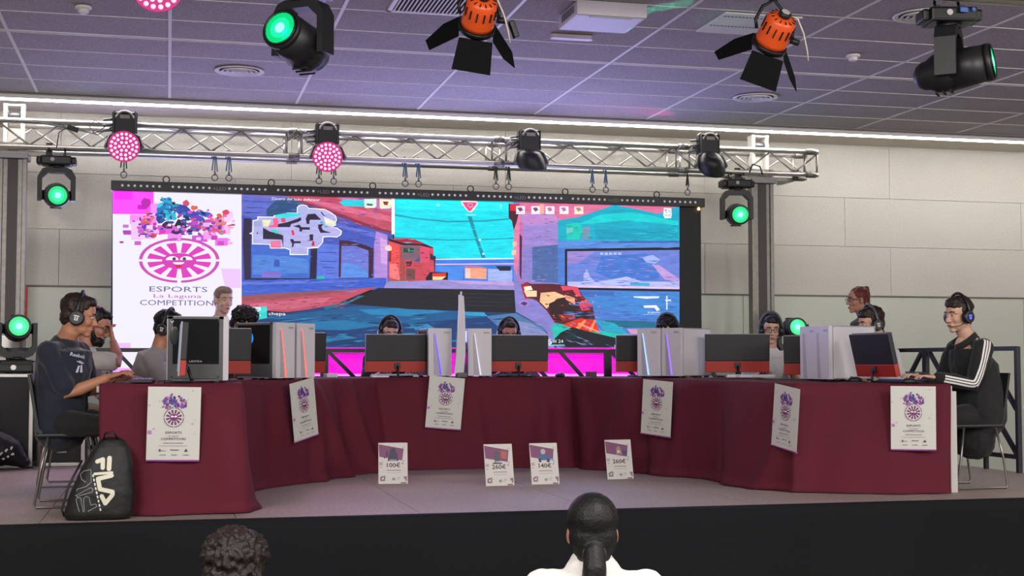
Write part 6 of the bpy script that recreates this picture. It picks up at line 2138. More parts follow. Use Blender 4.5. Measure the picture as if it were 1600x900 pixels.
# support for the upright one at right
bx = thing('speaker_box', 'low black box carrying a moving head behind the right-hand computers', 'speaker', (5.77, 12.2, S))
MB().box((0, 0, .425), (.40, .40, .85), bevel=.01).build('cabinet', M_BLK, bx); MB().box((0, -.204, .425), (.34, .012, .76), bevel=.003).build('grille', M_BLKM, bx)
def led_wash(label, loc, d, on, group, s=1.0, power=0, aim=None):
    r = thing('led_wash_light', label, 'stage light', loc, 0, group); r.scale = (s, s, s)
    d = V(d).normalized(); c = V((0, 0, 0))
    b = MB(); b.box((0, .10, .21), (.20, .14, .22), bevel=.02); b.prism([(-.11, .10), (-.11, .315), (-.085, .335), (-.07, .30), (.07, .30), (.085, .335), (.11, .315), (.11, .10)], .06, .14); b.build('base', M_BLK, r)
    MB().tube([(.075*math.cos(t*PI/8), .03, .26+.065*math.sin(t*PI/8)) for t in range(9)], .011, 8).build('carry_handle', M_ALU, r)
    MB().box((0, .025, .275), (.09, .006, .035), bevel=.004).build('label_plate', mat('plate', '9a948c', .5), r)
    cl = MB()
    for dz in (.16, .21, .26): cl.cyl((-.10, .1, dz), (-.19, .1, dz-.01), .012, n=8)
    tag(cl.build('cable_plugs', M_STEEL, r), kind='stuff')
    ref = V((0, 0, 1)); side = ref.cross(d)
    side = V((1, 0, 0)) if side.length < .2 else side.normalized()
    side = V((1, 0, 0)) if abs(side.x) > .5 else side
    y = MB(); w_ = .155
    for sg in (-1, 1):
        y.limb([V((sg*.06, .06, .13)), V((sg*.13, .045, .09)), V((sg*w_, .02, .0))], [(.03, .02), (.028, .018), (.035, .022)], 10)
    y.build('yoke', mat('yoke_grey', '55504e', .4), r)
    up = d.cross(side).normalized()
    h = MB(); M = Matrix.Translation(c) @ Matrix((side, up, d)).transposed().to_4x4()
    h.lathe([(.05, -.12), (.10, -.10), (.125, -.05), (.135, 0), (.14, .04), (.14, .05)], M, 28); ho = h.build('head', M_BLK, r)
    f = MB(); f.lathe([(.128, .051), (.128, .054)], M, 28); f.build('face', M_PDISC if on else M_BLKM, ho)
    l = MB(); l2 = MB()
    pts = [(0, 0)]+[(.040*math.cos(k*PI/3), .040*math.sin(k*PI/3)) for k in range(6)]+[(.077*math.cos(k*PI/6+.2), .077*math.sin(k*PI/6+.2)) for k in range(12)]+[(.112*math.cos(k*PI/9), .112*math.sin(k*PI/9)) for k in range(18)]
    me = MB().ell((0, 0, 0), (.0135, .0135, .007), n=10, m=6).mesh('led', M_PCORE if on else M_STEEL)
    for (u, v) in pts:
        o = link_mesh('led', me, ho); o.matrix_local = M @ Matrix.Translation((u, v, .055))
    MB().tube([M @ V((.134*math.cos(t*PI/12), .134*math.sin(t*PI/12), .052)) for t in range(24)], .007, 6, True).build('rim', mat('rim_pink', '6a1034', .4, emit=.5, ecol=(1, .05, .35)) if on else M_BLKM, ho)
    if power:
        p = V(loc)+d*.09*s; L_ = lamp('pink_beam', 'SPOT', p, power, (1, .22, .62), .10, aim=aim or (p+d), spot=75, blend=.9)
    return r
G2 = 'LED wash lights with round faces'
led_wash('pink-lit round LED wash light on the truss above the left edge of the banner', (-.41, 12.87, 3.615), (-.02, -1, -.16), True, G2, power=60, aim=(-.6, 9.5, 0))
led_wash('pink-lit round LED wash light in the middle left of the truss', (1.42, 12.87, 3.585), (-.2, -1, -.12), True, G2, power=60, aim=(.2, 9.5, 0))
led_wash('unlit LED wash light seen from the side at the middle of the truss', (3.38, 12.87, 3.605), (.28, .35, -1), False, G2)
led_wash('unlit LED wash light seen from behind near the right end of the truss', (5.24, 12.87, 3.64), (.25, .7, -.75), False, G2)
led_wash('large pink-lit LED wash light cut by the top edge, close to the camera', (-.08, 7.55, 3.68), (-.05, -1, -.22), True, G2, power=25, aim=(-.5, 4, 0))
# orange fresnel spots with barn doors
M_ORG = mat('orange_housing', 'e0541c', .38, bump=.03)
def fresnel(label, loc, d, rz):
    r = thing('fresnel_spotlight', label, 'spotlight', loc, 0, 'orange spotlights with black barn doors')
    d = V(d).normalized(); side = V((math.cos(rz), math.sin(rz), 0)); side = (side-d*side.dot(d)).normalized(); up = d.cross(side).normalized()
    M = Matrix((side, up, d)).transposed().to_4x4()
    h = MB(M); h.lathe([(.05, -.125), (.072, -.118), (.086, -.10), (.088, -.03), (.094, .03), (.094, .055)], n=28); ho = h.build('housing', M_ORG, r)
    v = MB(M)
    for k in range(14):
        t = 2*PI*k/14; v.box((.0885*math.cos(t), .0885*math.sin(t), -.05), (.012, .007, .055), Matrix.Rotation(t, 3, 'Z'))
        v.box((.062*math.cos(t), .062*math.sin(t), -.121), (.03, .006, .006), Matrix.Rotation(t, 3, 'Z'))
    tag(v.build('vent_slots', M_DARK, ho), kind='stuff')
    MB(M).lathe([(.034, -.122), (.036, -.15), (.028, -.155)], n=20).build('rear_cap', M_BLK, r); MB(M).lathe([(.025, -.1555), (.025, -.158)], n=20).build('cap_disc', mat('disc', 'b0b4ac', .4), r)
    MB(M).lathe([(.10, .055), (.105, .06), (.105, .085), (.085, .085)], n=28).build('front_ring', M_BLKM, r)
    MB(M).lathe([(.083, .075), (.083, .078)], n=24).build('lens', mat('fresnel_glass', '202226', .1), r)
    mz = Matrix()
    for k, (ang, wd, wt, ln) in enumerate(((0, .18, .11, .21), (90, .19, .22, .18), (180, .18, .11, .21), (270, .19, .22, .18))):
        t = R(ang); o_ = V((math.cos(t), math.sin(t), 0)); tg = V((-math.sin(t), math.cos(t), 0)); fl_ = (V((0, 0, 1))*math.cos(R(42))+o_*math.sin(R(42)))
        b = MB(M); p0 = o_*.098+V((0, 0, .088)); nrm = tg.cross(fl_)*.0018
        q = [p0-tg*wd/2, p0+tg*wd/2, p0+tg*wt/2+fl_*ln, p0-tg*wt/2+fl_*ln] if k % 2 else [p0-tg*wd/2, p0+tg*wd/2, p0+tg*(wd*.62)+fl_*ln*.55, p0+tg*wt/2+fl_*ln*1.15, p0-tg*wt/2+fl_*ln]
        A_ = [b.v(x+nrm) for x in q]; B_ = [b.v(x-nrm) for x in q]; b.f(A_); b.f(B_[::-1]); n_ = len(q)
        for i in range(n_): b.f([A_[i], B_[i], B_[(i+1) % n_], A_[(i+1) % n_]])
        b.build('barn_door', mat('barn_black', '070708', .8, spec=.15), r)
    y = MB(); top = V((0, 0, .20)); y.tube([side*.11, side*.115+V((0, 0, .05)), side*.07+V((0, 0, .14)), top, -side*.07+V((0, 0, .14)), -side*.115+V((0, 0, .05)), -side*.11], .010, 8)
    y.build('yoke', M_BLKM, r)
    MB().cyl(side*.10, side*.15, .018, n=10).build('tilt_knob', M_BLK, r)
    MB().box(top+V((0, 0, .03)), (.05, .05, .07), bevel=.006).box(top+V((.045, 0, .03)), (.03, .02, .03)).tube([top+V((0, -.03+.035*math.sin(t)-0, .075+.03*math.cos(t))) for t in [k*PI/5 for k in range(9)]], .009, 6).build('clamp', M_BLKM, r)
    s0 = M @ V((.04, -.02, -.13))
    MB().tube([s0, s0+V((.03, -.03, -.02)), s0+V((.07, -.02, -.10)), s0+V((.10, .0, -.19)), s0+V((.115, .02, -.245))], .0045, 6).build('power_cable', mat('cable_cream', 'cfc4b4', .6), r)
    if 'middle' in label: MB().box(s0+V((.135, .02, -.17)), (.03, .05, .10), Matrix.Rotation(R(-20), 3, 'Y'), bevel=.008).build('cable_plug', M_BLK, r)
    return r
fresnel('orange spotlight with black barn doors hanging at top middle of the picture', (1.655, 7.45, 3.595), (-.02, .78, -.62), R(-14))
fresnel('orange spotlight with black barn doors hanging at top right of the picture', (3.34, 7.25, 3.545), (-.12, .74, -.66), R(-26))
# hanging drop tubes for those clear of the truss
def drop(x, y, z0, lab):
    r = thing('clamp_tube', lab, 'bracket', (x, y, z0)); MB().cyl((0, 0, 0), (0, 0, 3.835-z0), .012, n=10).build('tube', M_BLKM, r)
    MB().cyl((0, 0, 3.83-z0), (0, 7.12-y, 3.83-z0), .014, n=10).build('arm', M_BLKM, r)
drop(3.34, 7.25, 3.82, 'short black bracket arm above the right orange spotlight')
drop(-.08, 7.63, 3.80, 'short black bracket arm above the large pink wash light at top left')
drop(.70, 7.66, 3.82, 'short black bracket arm above the large green moving head at top left')
drop(1.655, 7.45, 3.83, 'short black bracket arm above the middle orange spotlight')
drop(4.40, 7.20, 3.79, 'short black bracket arm above the top right moving head')
# cables on the truss
mb = MB(); mb.tube([(-1.0, 13.00, 3.60), (-.98, 12.99, 3.74), (-.88, 12.97, 3.80), (-.75, 12.99, 3.76), (-.65, 12.99, 3.73), (-.5, 12.99, 3.82), (-.48, 12.99, 3.85)], .005, 6)
mb.tube([(-1.35, 13.00, 3.83), (-1.15, 12.99, 3.82), (-.9, 12.98, 3.78), (-.7, 12.97, 3.74), (-.55, 12.99, 3.78), (-.45, 13.00, 3.86)], .005, 6); mb.box((-.86, 12.97, 3.775), (.10, .05, .045), Matrix.Rotation(.3, 3, 'Y'), bevel=.01)
tag(mb.build('truss_cable', M_BLK), 'black cables and splitter looped on the left part of the truss', 'cable')
mb = MB(); mb.tube([(5.70, 13.00, 3.60), (5.72, 12.97, 3.68), (5.80, 12.97, 3.66), (5.84, 12.99, 3.58)], .008, 6); tag(mb.build('safety_cable', M_BLK), 'short black safety cable at the right end of the truss', 'cable')
for k, (x, ) in enumerate([(-.62,), (1.2,), (3.14,), (5.02,)]):
    mb = MB(); mb.tube([(x, 12.99, 3.83), (x-.05, 12.96, 3.86), (x-.10, 12.97, 3.80), (x-.05, 12.96, 3.74), (x+.02, 12.97, 3.79), (x+.06, 12.99, 3.83)], .005, 6)
    tag(mb.build('cable_loop', mat('cable_grey', '6c6864', .5)), 'loop of cable beside the %s wash light on the rear truss' % ['leftmost', 'second', 'third', 'rightmost'][k], 'cable', 'cable loops')
# projected coloured light on the ceiling
for k, (x, y) in enumerate([(3.15, 8.96), (3.24, 8.82), (3.33, 8.72)]):
    lamp('green_gobo_beam', 'SPOT', (3.0+.02*k, 11.5, 1.9), 260, (.02, 1, .45), .002, aim=(x, y, 4.09), spot=2.6, blend=.25)
lamp('green_beam', 'SPOT', (3.2, 11.5, 1.9), 30, (.02, 1, .45), .01, aim=(3.75, 8.95, 4.09), spot=8, blend=.6)
lamp('pink_uplight', 'SPOT', (5.0, 12.75, 3.90), 14, (1, .1, .4), .03, aim=(3.95, 12.45, 4.09), spot=60, blend=1)
0 and lamp('green_glow_truss', 'POINT', (5.3, 12.8, 3.45), .01, (1, .1, .4), .03)
# ---------------------------------------------------------------- ceiling items
def round_vent(x, y, lab):
    r = thing('ceiling_diffuser', lab, 'air vent', (x, y, ZC-.004), 0, 'round ceiling air diffusers')
    MB().lathe([(.17, 0), (.20, -.004), (.205, -.012), (.19, -.014), (.165, -.006)], n=36, caps=False).build('flange', M_GRID, r)
    for k, q in enumerate((.14, .10, .06)): MB().lathe([(q, -.002), (q+.018, -.022), (q+.012, -.024), (q-.006, -.004)], n=32, caps=False).build('ring', M_GRID, r)
    MB().lathe([(.035, -.015), (.03, -.024)], n=20).build('hub', M_GRID, r)
    MB().lathe([(.165, -.001), (.165, -.0015)], n=28).build('duct', mat('duct', '3c3a44', .7), r)
round_vent(.54, 11.56, 'round ceiling air vent at upper left, above the truss')
round_vent(5.15, 11.60, 'round ceiling air vent at right, above the mast')
round_vent(5.06, 8.56, 'round ceiling air vent behind the top right moving head')
def grille(x, y, w_, d_, lab, n, mslat):
    r = thing('ceiling_grille', lab, 'air vent', (x, y, ZC-.006), 0, 'rectangular ceiling grilles')
    f = MB(); 
    for sx in (-1, 1): f.box((sx*w_/2, 0, 0), (.03, d_+.03, .014)); f.box((0, sx*d_/2, 0), (w_+.03, .03, .014))
    f.build('frame', M_GRID, r); MB().box((0, 0, .004), (w_, d_, .004)).build('backing', mat('grille_dark', '14141c', .8), r)
    me = MB().box((0, 0, 0), (.010, d_-.03, .012), Matrix.Rotation(.5, 3, 'Y')).mesh('slat', mslat)
    for i in range(n): o = link_mesh('slat', me, r); o.location = (-w_/2+.03+(w_-.06)*i/(n-1), 0, -.004)
grille(1.72, 9.04, .56, .56, 'dark slatted ceiling grille at top middle, left of the orange spotlight', 19, M_GRID)
r = thing('ceiling_vent_panel', 'pale louvred ceiling panel with two dotted slots beside the right orange spotlight', 'air vent', (3.99, 9.10, ZC-.006), 0, 'rectangular ceiling grilles')
MB().box((0, 0, 0), (.58, .56, .012), bevel=.003).build('panel', M_GRID, r)
me = MB().cyl((0, 0, -.0065), (0, 0, -.0068), .011, n=8).mesh('slot_hole', M_DARK)
for yy in (-.20, .06):
    for i in range(20): o = link_mesh('slot_hole', me, r); o.location = (-.26+.0274*i, yy, 0)
for (x, y, lab) in ((-.59, 9.72, 'white smoke detector on the ceiling at top left'), (5.19, 9.82, 'white smoke detector on the ceiling right of the right orange spotlight')):
    r = thing('smoke_detector', lab, 'smoke detector', (x, y, ZC-.004), 0, 'ceiling smoke detectors')
    MB().lathe([(.055, 0), (.055, -.015), (.04, -.02)], n=20).build('base', M_GRID, r); MB().lathe([(.036, -.02), (.036, -.04), (.025, -.05)], n=20).build('sensor', M_GRID, r)
r = thing('emergency_light', 'long white oval emergency light on the ceiling right of the orange spotlight', 'ceiling light', (2.86, 9.73, ZC-.004), 0)
m = MB(); m.prism([(.15*(1 if abs(t) <= PI/2 else -1)*0+(.125 if math.cos(t) > 0 else -.125)+.035*math.cos(t), .035*math.sin(t)) for t in [k*PI/10-PI+.01 for k in range(20)]], -.03, 0, 'xy'); m.build('housing', mat('pale_plastic', 'd8d0e0', .35), r)
r = thing('ceiling_projector', 'white ceiling-mounted projector body at the top edge of the picture', 'projector', (2.86, 8.98, ZC-.002), 0)
MB().box((0, 0, -.05), (.50, .46, .10), bevel=.02).build('body', mat('projector_white', 'cdc7d4', .4), r)
m = MB()
for k in range(6): m.box((-.256, -.15+.05*k, -.05), (.004, .02, .05))
o = m.build('side_vents', mat('vent_grey', '6e6a78', .5), r); o['kind'] = 'stuff'; MB().box((0, -.20, -.102), (.30, .03, .004)).build('rear_panel', mat('panel_green', 'a8b49c', .5), r)
# ---------------------------------------------------------------- rails
M_RAIL = mat('rail_black', '25222a', .45)
def rail(p, ang, L, mirror, lab):
    r = thing('guard_rail', lab, 'railing', p, ang, 'black tubular stage guard rails'); w_ = .036
    X = (lambda x: L-x) if mirror else (lambda x: x)   # x measured from the braced end post
    for x, n in ((X(0), 'post'), (X(L), 'post')): MB().box((x, 0, .50), (w_, w_, 1.0)).build('post', M_RAIL, r)
    MB().box((L/2, 0, .985), (L, w_*.9, w_)).build('top_bar', M_RAIL, r); MB().box((L/2, 0, .125), (L, w_*.9, w_)).build('bottom_bar', M_RAIL, r)
    MB().box((X(.46), 0, .055), (w_, w_*.8, .11)).build('foot_post', M_RAIL, r)
    for a_, b_ in (((.47, .985), (.02, .50)), ((.85, .985), (.02, .14)), ((1.33, .985), (.48, .14))):
        p0, p1 = V((X(a_[0]), 0, a_[1])), V((X(b_[0]), 0, b_[1])); d = p1-p0; ang_ = math.atan2(-d.z, d.x)
        MB().box((p0+p1)/2, (d.length, w_*.8, w_*.9), Matrix.Rotation(ang_, 3, 'Y')).build('diagonal_brace', M_RAIL, r)
for i in range(-3, 4):
    x0 = 1.42+1.375*i; rail((x0, 12.90, S), 0, 1.34, True, 'black guard rail panel behind the players, ' + ['far left beside the flight case', 'behind the bearded man at left', 'behind the player in grey', 'left of the middle, against pink light', 'behind the middle left player', 'right of the middle, against pink light', 'behind the right-hand computers'][i+3])
rail((6.55, 9.75, S), R(90), 1.36, False, 'black guard rail panel at the right side nearest the audience')
rail((6.55, 11.14, S), R(90), 1.36, True, 'black guard rail panel at the right side, second from the audience')
# ---------------------------------------------------------------- tables and cloths
M_CLOTH = mat('burgundy_cloth', '5a1a2a', .8, vary=.06, vscale=3, bump=.25, bscale=420, spec=.25)
M_WHITE = mat('white_plastic', 'cfcbd0', .4)
M_LAM = mat('white_laminate', 'bdb9b6', .4)
def table(lab, poly, z, legs):
    r = thing('folding_table', lab, 'table', (poly[0][0], poly[0][1], S), 0, 'white folding tables under the burgundy cloths')
    q = [(x-poly[0][0], y-poly[0][1]) for x, y in poly]
    m = MB(); m.prism(q, z-S-.035, z-S, 'xy'); m.build('tabletop', M_LAM, r)
    for x, y, wx, wy in legs: MB().box((x-poly[0][0], y-poly[0][1], (z-S-.036)/2), (wx, wy, z-S-.036), bevel=.003).build('leg', M_LAM, r)
table('white folding table under the burgundy cloth at the left front', [(-.40, 8.37), (.41, 8.37), (.46, 9.62), (-.38, 9.62)], 1.535, [(-.36, 8.45, .03, .06), (.36, 8.45, .03, .06), (-.33, 9.5, .03, .06), (.38, 9.5, .03, .06)])
table('white folding table under the cloth set diagonally at left', [(.47, 9.66), (1.58, 11.26), (.98, 11.85), (-.10, 10.02)], 1.535, [(.47, 9.85, .05, .05), (1.4, 11.2, .05, .05), (1.0, 11.7, .05, .05), (.1, 10.1, .05, .05)])
table('white folding table under the cloth in the middle, below the LED wall', [(1.67, 11.30), (3.28, 11.34), (3.42, 11.98), (1.06, 11.92)], 1.535, [(1.8, 11.4, .05, .05), (3.2, 11.4, .05, .05), (3.2, 11.85, .05, .05), (1.4, 11.85, .05, .05)])
table('white folding table under the cloth set diagonally at right', [(3.36, 11.30), (3.83, 10.18), (4.90, 11.05), (3.56, 11.96)], 1.535, [(3.5, 11.3, .05, .05), (3.9, 10.4, .05, .05), (4.6, 11.0, .05, .05), (3.7, 11.7, .05, .05)])
table('white folding table at the right front with its pale end panel showing', [(3.86, 10.05), (4.15, 8.70), (5.14, 8.40), (5.20, 9.68), (5.02, 10.95)], 1.515, [(5.135, 8.40, .05, .04), (4.25, 8.78, .05, .05), (4.0, 10.0, .05, .05), (5.0, 10.7, .05, .05)])
def cloth(name, lab, inner, outer, bottom, zt, zb, seed, amp, folds=9, step=.02, front=True, extra=()):
    rr = random.Random(seed); seg = [(V((*inner[i+1], 0))-V((*inner[i], 0))).length for i in range(len(inner)-1)]; tot = sum(seg); n = int(tot/step)
    fl_ = [(rr.uniform(2, 9), rr.uniform(0, 6.3), rr.uniform(.3, 1)) for _ in range(5)]
    sharp = [(rr.uniform(0, tot), rr.uniform(.03, .09), rr.uniform(-.5, .8), rr.uniform(-.12, .12)) for _ in range(folds)] + list(extra)
    mb = MB(); grid = []; rows_in = 8; rows = 30; cols = []
    for i in range(n+1):
        s = tot*i/n; k = 0; a = s
        while k < len(seg)-1 and a > seg[k]: a -= seg[k]; k += 1
        u = min(1, a/seg[k]); L_ = lambda A_: V((A_[k][0]+(A_[k+1][0]-A_[k][0])*u, A_[k][1]+(A_[k+1][1]-A_[k][1])*u, 0))
        pi, po, pb = L_(inner), L_(outer), L_(bottom)
        d = V((inner[k+1][0]-inner[k][0], inner[k+1][1]-inner[k][1], 0)).normalized(); nn = V((d.y, -d.x, 0))
        # blend the normal at corners
        if a < .10 and k > 0: e = V((inner[k][0]-inner[k-1][0], inner[k][1]-inner[k-1][1], 0)).normalized(); n2 = V((e.y, -e.x, 0)); nn = (nn*(.5+a*5)+n2*(.5-a*5)).normalized()
        if seg[k]-a < .10 and k < len(seg)-1: e = V((inner[k+2][0]-inner[k+1][0], inner[k+2][1]-inner[k+1][1], 0)).normalized(); n2 = V((e.y, -e.x, 0)); b_ = seg[k]-a; nn = (nn*(.5+b_*5)+n2*(.5-b_*5)).normalized()
        zz = zt[k]+(zt[k+1]-zt[k])*u; zbb = zb[k]+(zb[k+1]-zb[k])*u
        c = []
        for j in range(rows_in, 0, -1):
            p = pi.lerp(po, j/rows_in); c.append(p+V((0, 0, zz+.003*math.sin(s*9+j*1.3)*(1 if j > 1 else .3))))
        c.append(pi+V((0, 0, zz+.002)))
        for j in range(1, rows+1):
            t = j/rows; f = sum(w_*math.sin(q*(s+.12*t)+ph) for q, ph, w_ in fl_)/3
            for x0, wd, am, sl in sharp:
                dd = (s-x0-sl*t)/(wd*(1+.8*t)); f += am*math.exp(-dd*dd)
            off = amp*(t**.7)*f*1.25 + .006*min(1, t*8)
            p = pi.lerp(pb, t)+nn*off; z = zz+(zbb-zz)*t
            if t > .93: p += nn*(t-.93)*.35
            c.append(p+V((0, 0, z-.012*(1 if j == 1 else 0))))
        cols.append([mb.v(x) for x in c])
    for a, b in zip(cols, cols[1:]):
        for j in range(len(a)-1): mb.f([a[j], a[j+1], b[j+1], b[j]], True)
    o = mb.build(name, M_CLOTH); m = o.modifiers.new('s', 'SOLIDIFY'); m.thickness = .002; m.offset = 1
    tag(o, lab, 'tablecloth', 'burgundy tablecloths of the horseshoe of tables'); return o
cloth('tablecloth', 'burgundy cloth over the left front table, next to the black backpack', [(-.385, 8.345), (.425, 8.345), (.475, 9.60)], [(-.385, 9.64), (.02, 9.64), (.44, 9.64)], [(-.37, 8.28), (.435, 8.275), (.50, 9.58)], [1.545, 1.545, 1.545], [.806, .806, .806], 3, .062, 6, extra=((.62, .10, 1.0, .25), (.9, .05, -.6, -.05), (.1, .12, .5, .12)))
cloth('tablecloth', 'long burgundy cloth over the left diagonal and the middle table', [(.44, 9.56), (1.64, 11.25), (3.33, 11.29)], [(-.12, 10.0), (1.04, 11.93), (3.40, 12.0)], [(.50, 9.52), (1.70, 11.16), (3.37, 11.20)], [1.545, 1.545, 1.545], [.806, .806, .806], 8, .075, 18, extra=((1.05, .06, 1.1, .35), (1.35, .05, -.8, .4), (1.6, .06, 1, .2), (3.5, .06, 1.0, -.1), (.35, .10, -.6, .2)))
cloth('tablecloth', 'long burgundy cloth over the right diagonal and the right front table', [(3.30, 11.30), (3.80, 10.14), (4.12, 8.67), (5.115, 8.375)], [(3.50, 12.02), (4.90, 11.12), (5.215, 9.70), (5.135, 8.50)], [(3.31, 11.20), (3.72, 10.10), (4.06, 8.62), (5.06, 8.31)], [1.545, 1.540, 1.527, 1.523], [.806, .806, .806, .806], 21, .062, 11, extra=((.12, .07, .9, .15), (.75, .09, .9, -.3), (.95, .06, -.7, -.3), (1.7, .2, -.8, -.2), (2.75, .06, .9, -.30), (3.1, .12, -.6, -.25)))
# ---------------------------------------------------------------- posters
def emblem(a, cx, cy, r_, c='6c2a62', face=True):
    for k in range(4):
        a0 = k*PI/2+.06; a1 = (k+1)*PI/2-.06
        a.poly([(cx+r_*math.cos(a0+(a1-a0)*i/10), cy+r_*math.sin(a0+(a1-a0)*i/10)) for i in range(11)]+[(cx+r_*.92*math.cos(a1+(a0-a1)*i/10), cy+r_*.92*math.sin(a1+(a0-a1)*i/10)) for i in range(11)], c)
    for k in range(12):
        a0 = k*PI/6+.10; a1 = (k+1)*PI/6-.10
        a.poly([(cx+r_*.78*math.cos(a0), cy+r_*.78*math.sin(a0)), (cx+r_*.8*math.cos((a0+a1)/2), cy+r_*.8*math.sin((a0+a1)/2)), (cx+r_*.78*math.cos(a1), cy+r_*.78*math.sin(a1)), (cx+r_*.3*math.cos(a1), cy+r_*.3*math.sin(a1)), (cx+r_*.3*math.cos(a0), cy+r_*.3*math.sin(a0))], c)
    a.circ(cx, cy, r_*.42, r_*.34, c)
    for s_ in (-1, 1): a.poly([(cx+s_*r_*.17+r_*.16*math.cos(t*PI/8), cy+r_*.02+r_*.17*math.sin(t*PI/8)) for t in range(9)], 'e8e2e4')
def poster_art():
    a = Art(.00003); rr = random.Random(7); W = .297
    a.rect(-.1485, -.21, .297, .42, 'c6c5bf')
    cols_ = ['3c3488', '6c2a8c', 'a03c9c', '2c5aa0', '40246c', 'b8485c', '7c3c98', '283070', 'c47c50', 'b050b0']
    for i in range(150):
        t = rr.uniform(-1, 1); x = t*.066; hgt = .088*(1-abs(t)**1.4*.55); y = .082+abs(t)*.012+rr.uniform(0, hgt); q = rr.uniform(.004, .0105)
        c = cols_[0 if abs(t) < .3 and rr.random() < .5 else rr.randrange(10)]
        if rr.random() < .5: a.poly([(x+q*(.6+.6*rr.random())*math.cos(k*PI/3), y+q*(.6+.6*rr.random())*math.sin(k*PI/3)) for k in range(6)], c)
        else: a.rect(x-q/2, y-q/2, q, q, c)
    for (x, y, q, c) in ((.10, .185, .007, 'a8a6a4'), (-.085, .125, .004, '6c4a78'), (-.07, .09, .004, '8c6a98'), (.075, .135, .004, '6c4a78'), (.115, .02, .007, 'b4aeb0'), (.10, -.005, .011, 'b4aeb0'), (-.115, -.035, .009, 'b0a8a8'), (.118, -.06, .006, 'b4aeb0'), (-.143, .10, .008, 'b890c0'), (-.143, -.06, .02, 'b070b8')): a.rect(x, y, q, q, c)
    a.circ(0, .035, .058, .058, 'c6c5bf'); emblem(a, 0, .035, .056)
    a.text('ESPORTS', 0, -.058, .0135, '3c3440', 1.25, 0); a.text('La Laguna', 0, -.074, .0085, '7c5a80', 1.3); a.text('COMPETITION', 0, -.094, .0135, '3c3440', 1.12, 0)
    for k in range(16): a.rect(-.055+.007*k, -.113, .0052, .0035, '6a6668')
    for k in range(34): a.rect(-.08+.0047*k, -.128, .0034, .0022, '8e8a8a')
    a.rect(-.078, -.160, .009, .014, '5c5654'); a.rect(-.066, -.156, .026, .004, 'a4a09c'); 
    for k in range(9): a.rect(-.015+.0055*k, -.153, .0042, .005, '5c5654')
    a.poly([(.062, -.160), (.082, -.160), (.080, -.153), (.074, -.144), (.068, -.150)], '4a4446')
    for x in (-.075, -.01, .055): a.rect(x, -.180, .036, .0025, '6e6a68')
    a.rect(-.1485, -.2105, .297, .004, 'b868b8')
    return a.mesh('printed_sheet', PRINT, lambda x, y, z: (x, -z-.001, y))
pmesh = poster_art(); msheet = mat('poster_paper', 'c6c5bf', .5); mrail = mat('poster_rail', '8c4a86', .3, spec=.8)
def poster(p, heading, roll, lab, tiltb=0):
    """p = centre; heading = direction the face looks at (degrees)"""
    r = thing('poster', lab, 'poster', p, R(heading+90), 'white event posters pinned to the cloths'); r.rotation_euler = (R(tiltb), R(roll), R(heading+90))
    MB().box((0, .0006, 0), (.297, .0012, .42)).build('paper', msheet, r); link_mesh('printed_sheet', pmesh, r)
    m = MB(); m.cyl((-.1485, .004, -.213), (.1485, .004, -.213), .007, n=10); m.build('bottom_roll', mrail, r)
poster((.035, 8.235, 1.322), -90, 1.0, 'white event poster on the left front table, right of the backpack')
poster((.955, 10.10, 1.335), -41, -9, 'white event poster on the left diagonal cloth, hanging askew')
poster((2.20, 11.165, 1.345), -89, 5, 'white event poster on the middle cloth, tilted, left of centre')
poster((3.655, 10.13, 1.325), -150, 4, 'white event poster on the right diagonal cloth, above the last price card')
poster((4.03, 8.635, 1.305), -171, 7, 'white event poster seen at a slant, second from the right')
poster((4.815, 8.345, 1.305), -106.5, .5, 'white event poster on the right front table, beside the pale table end')
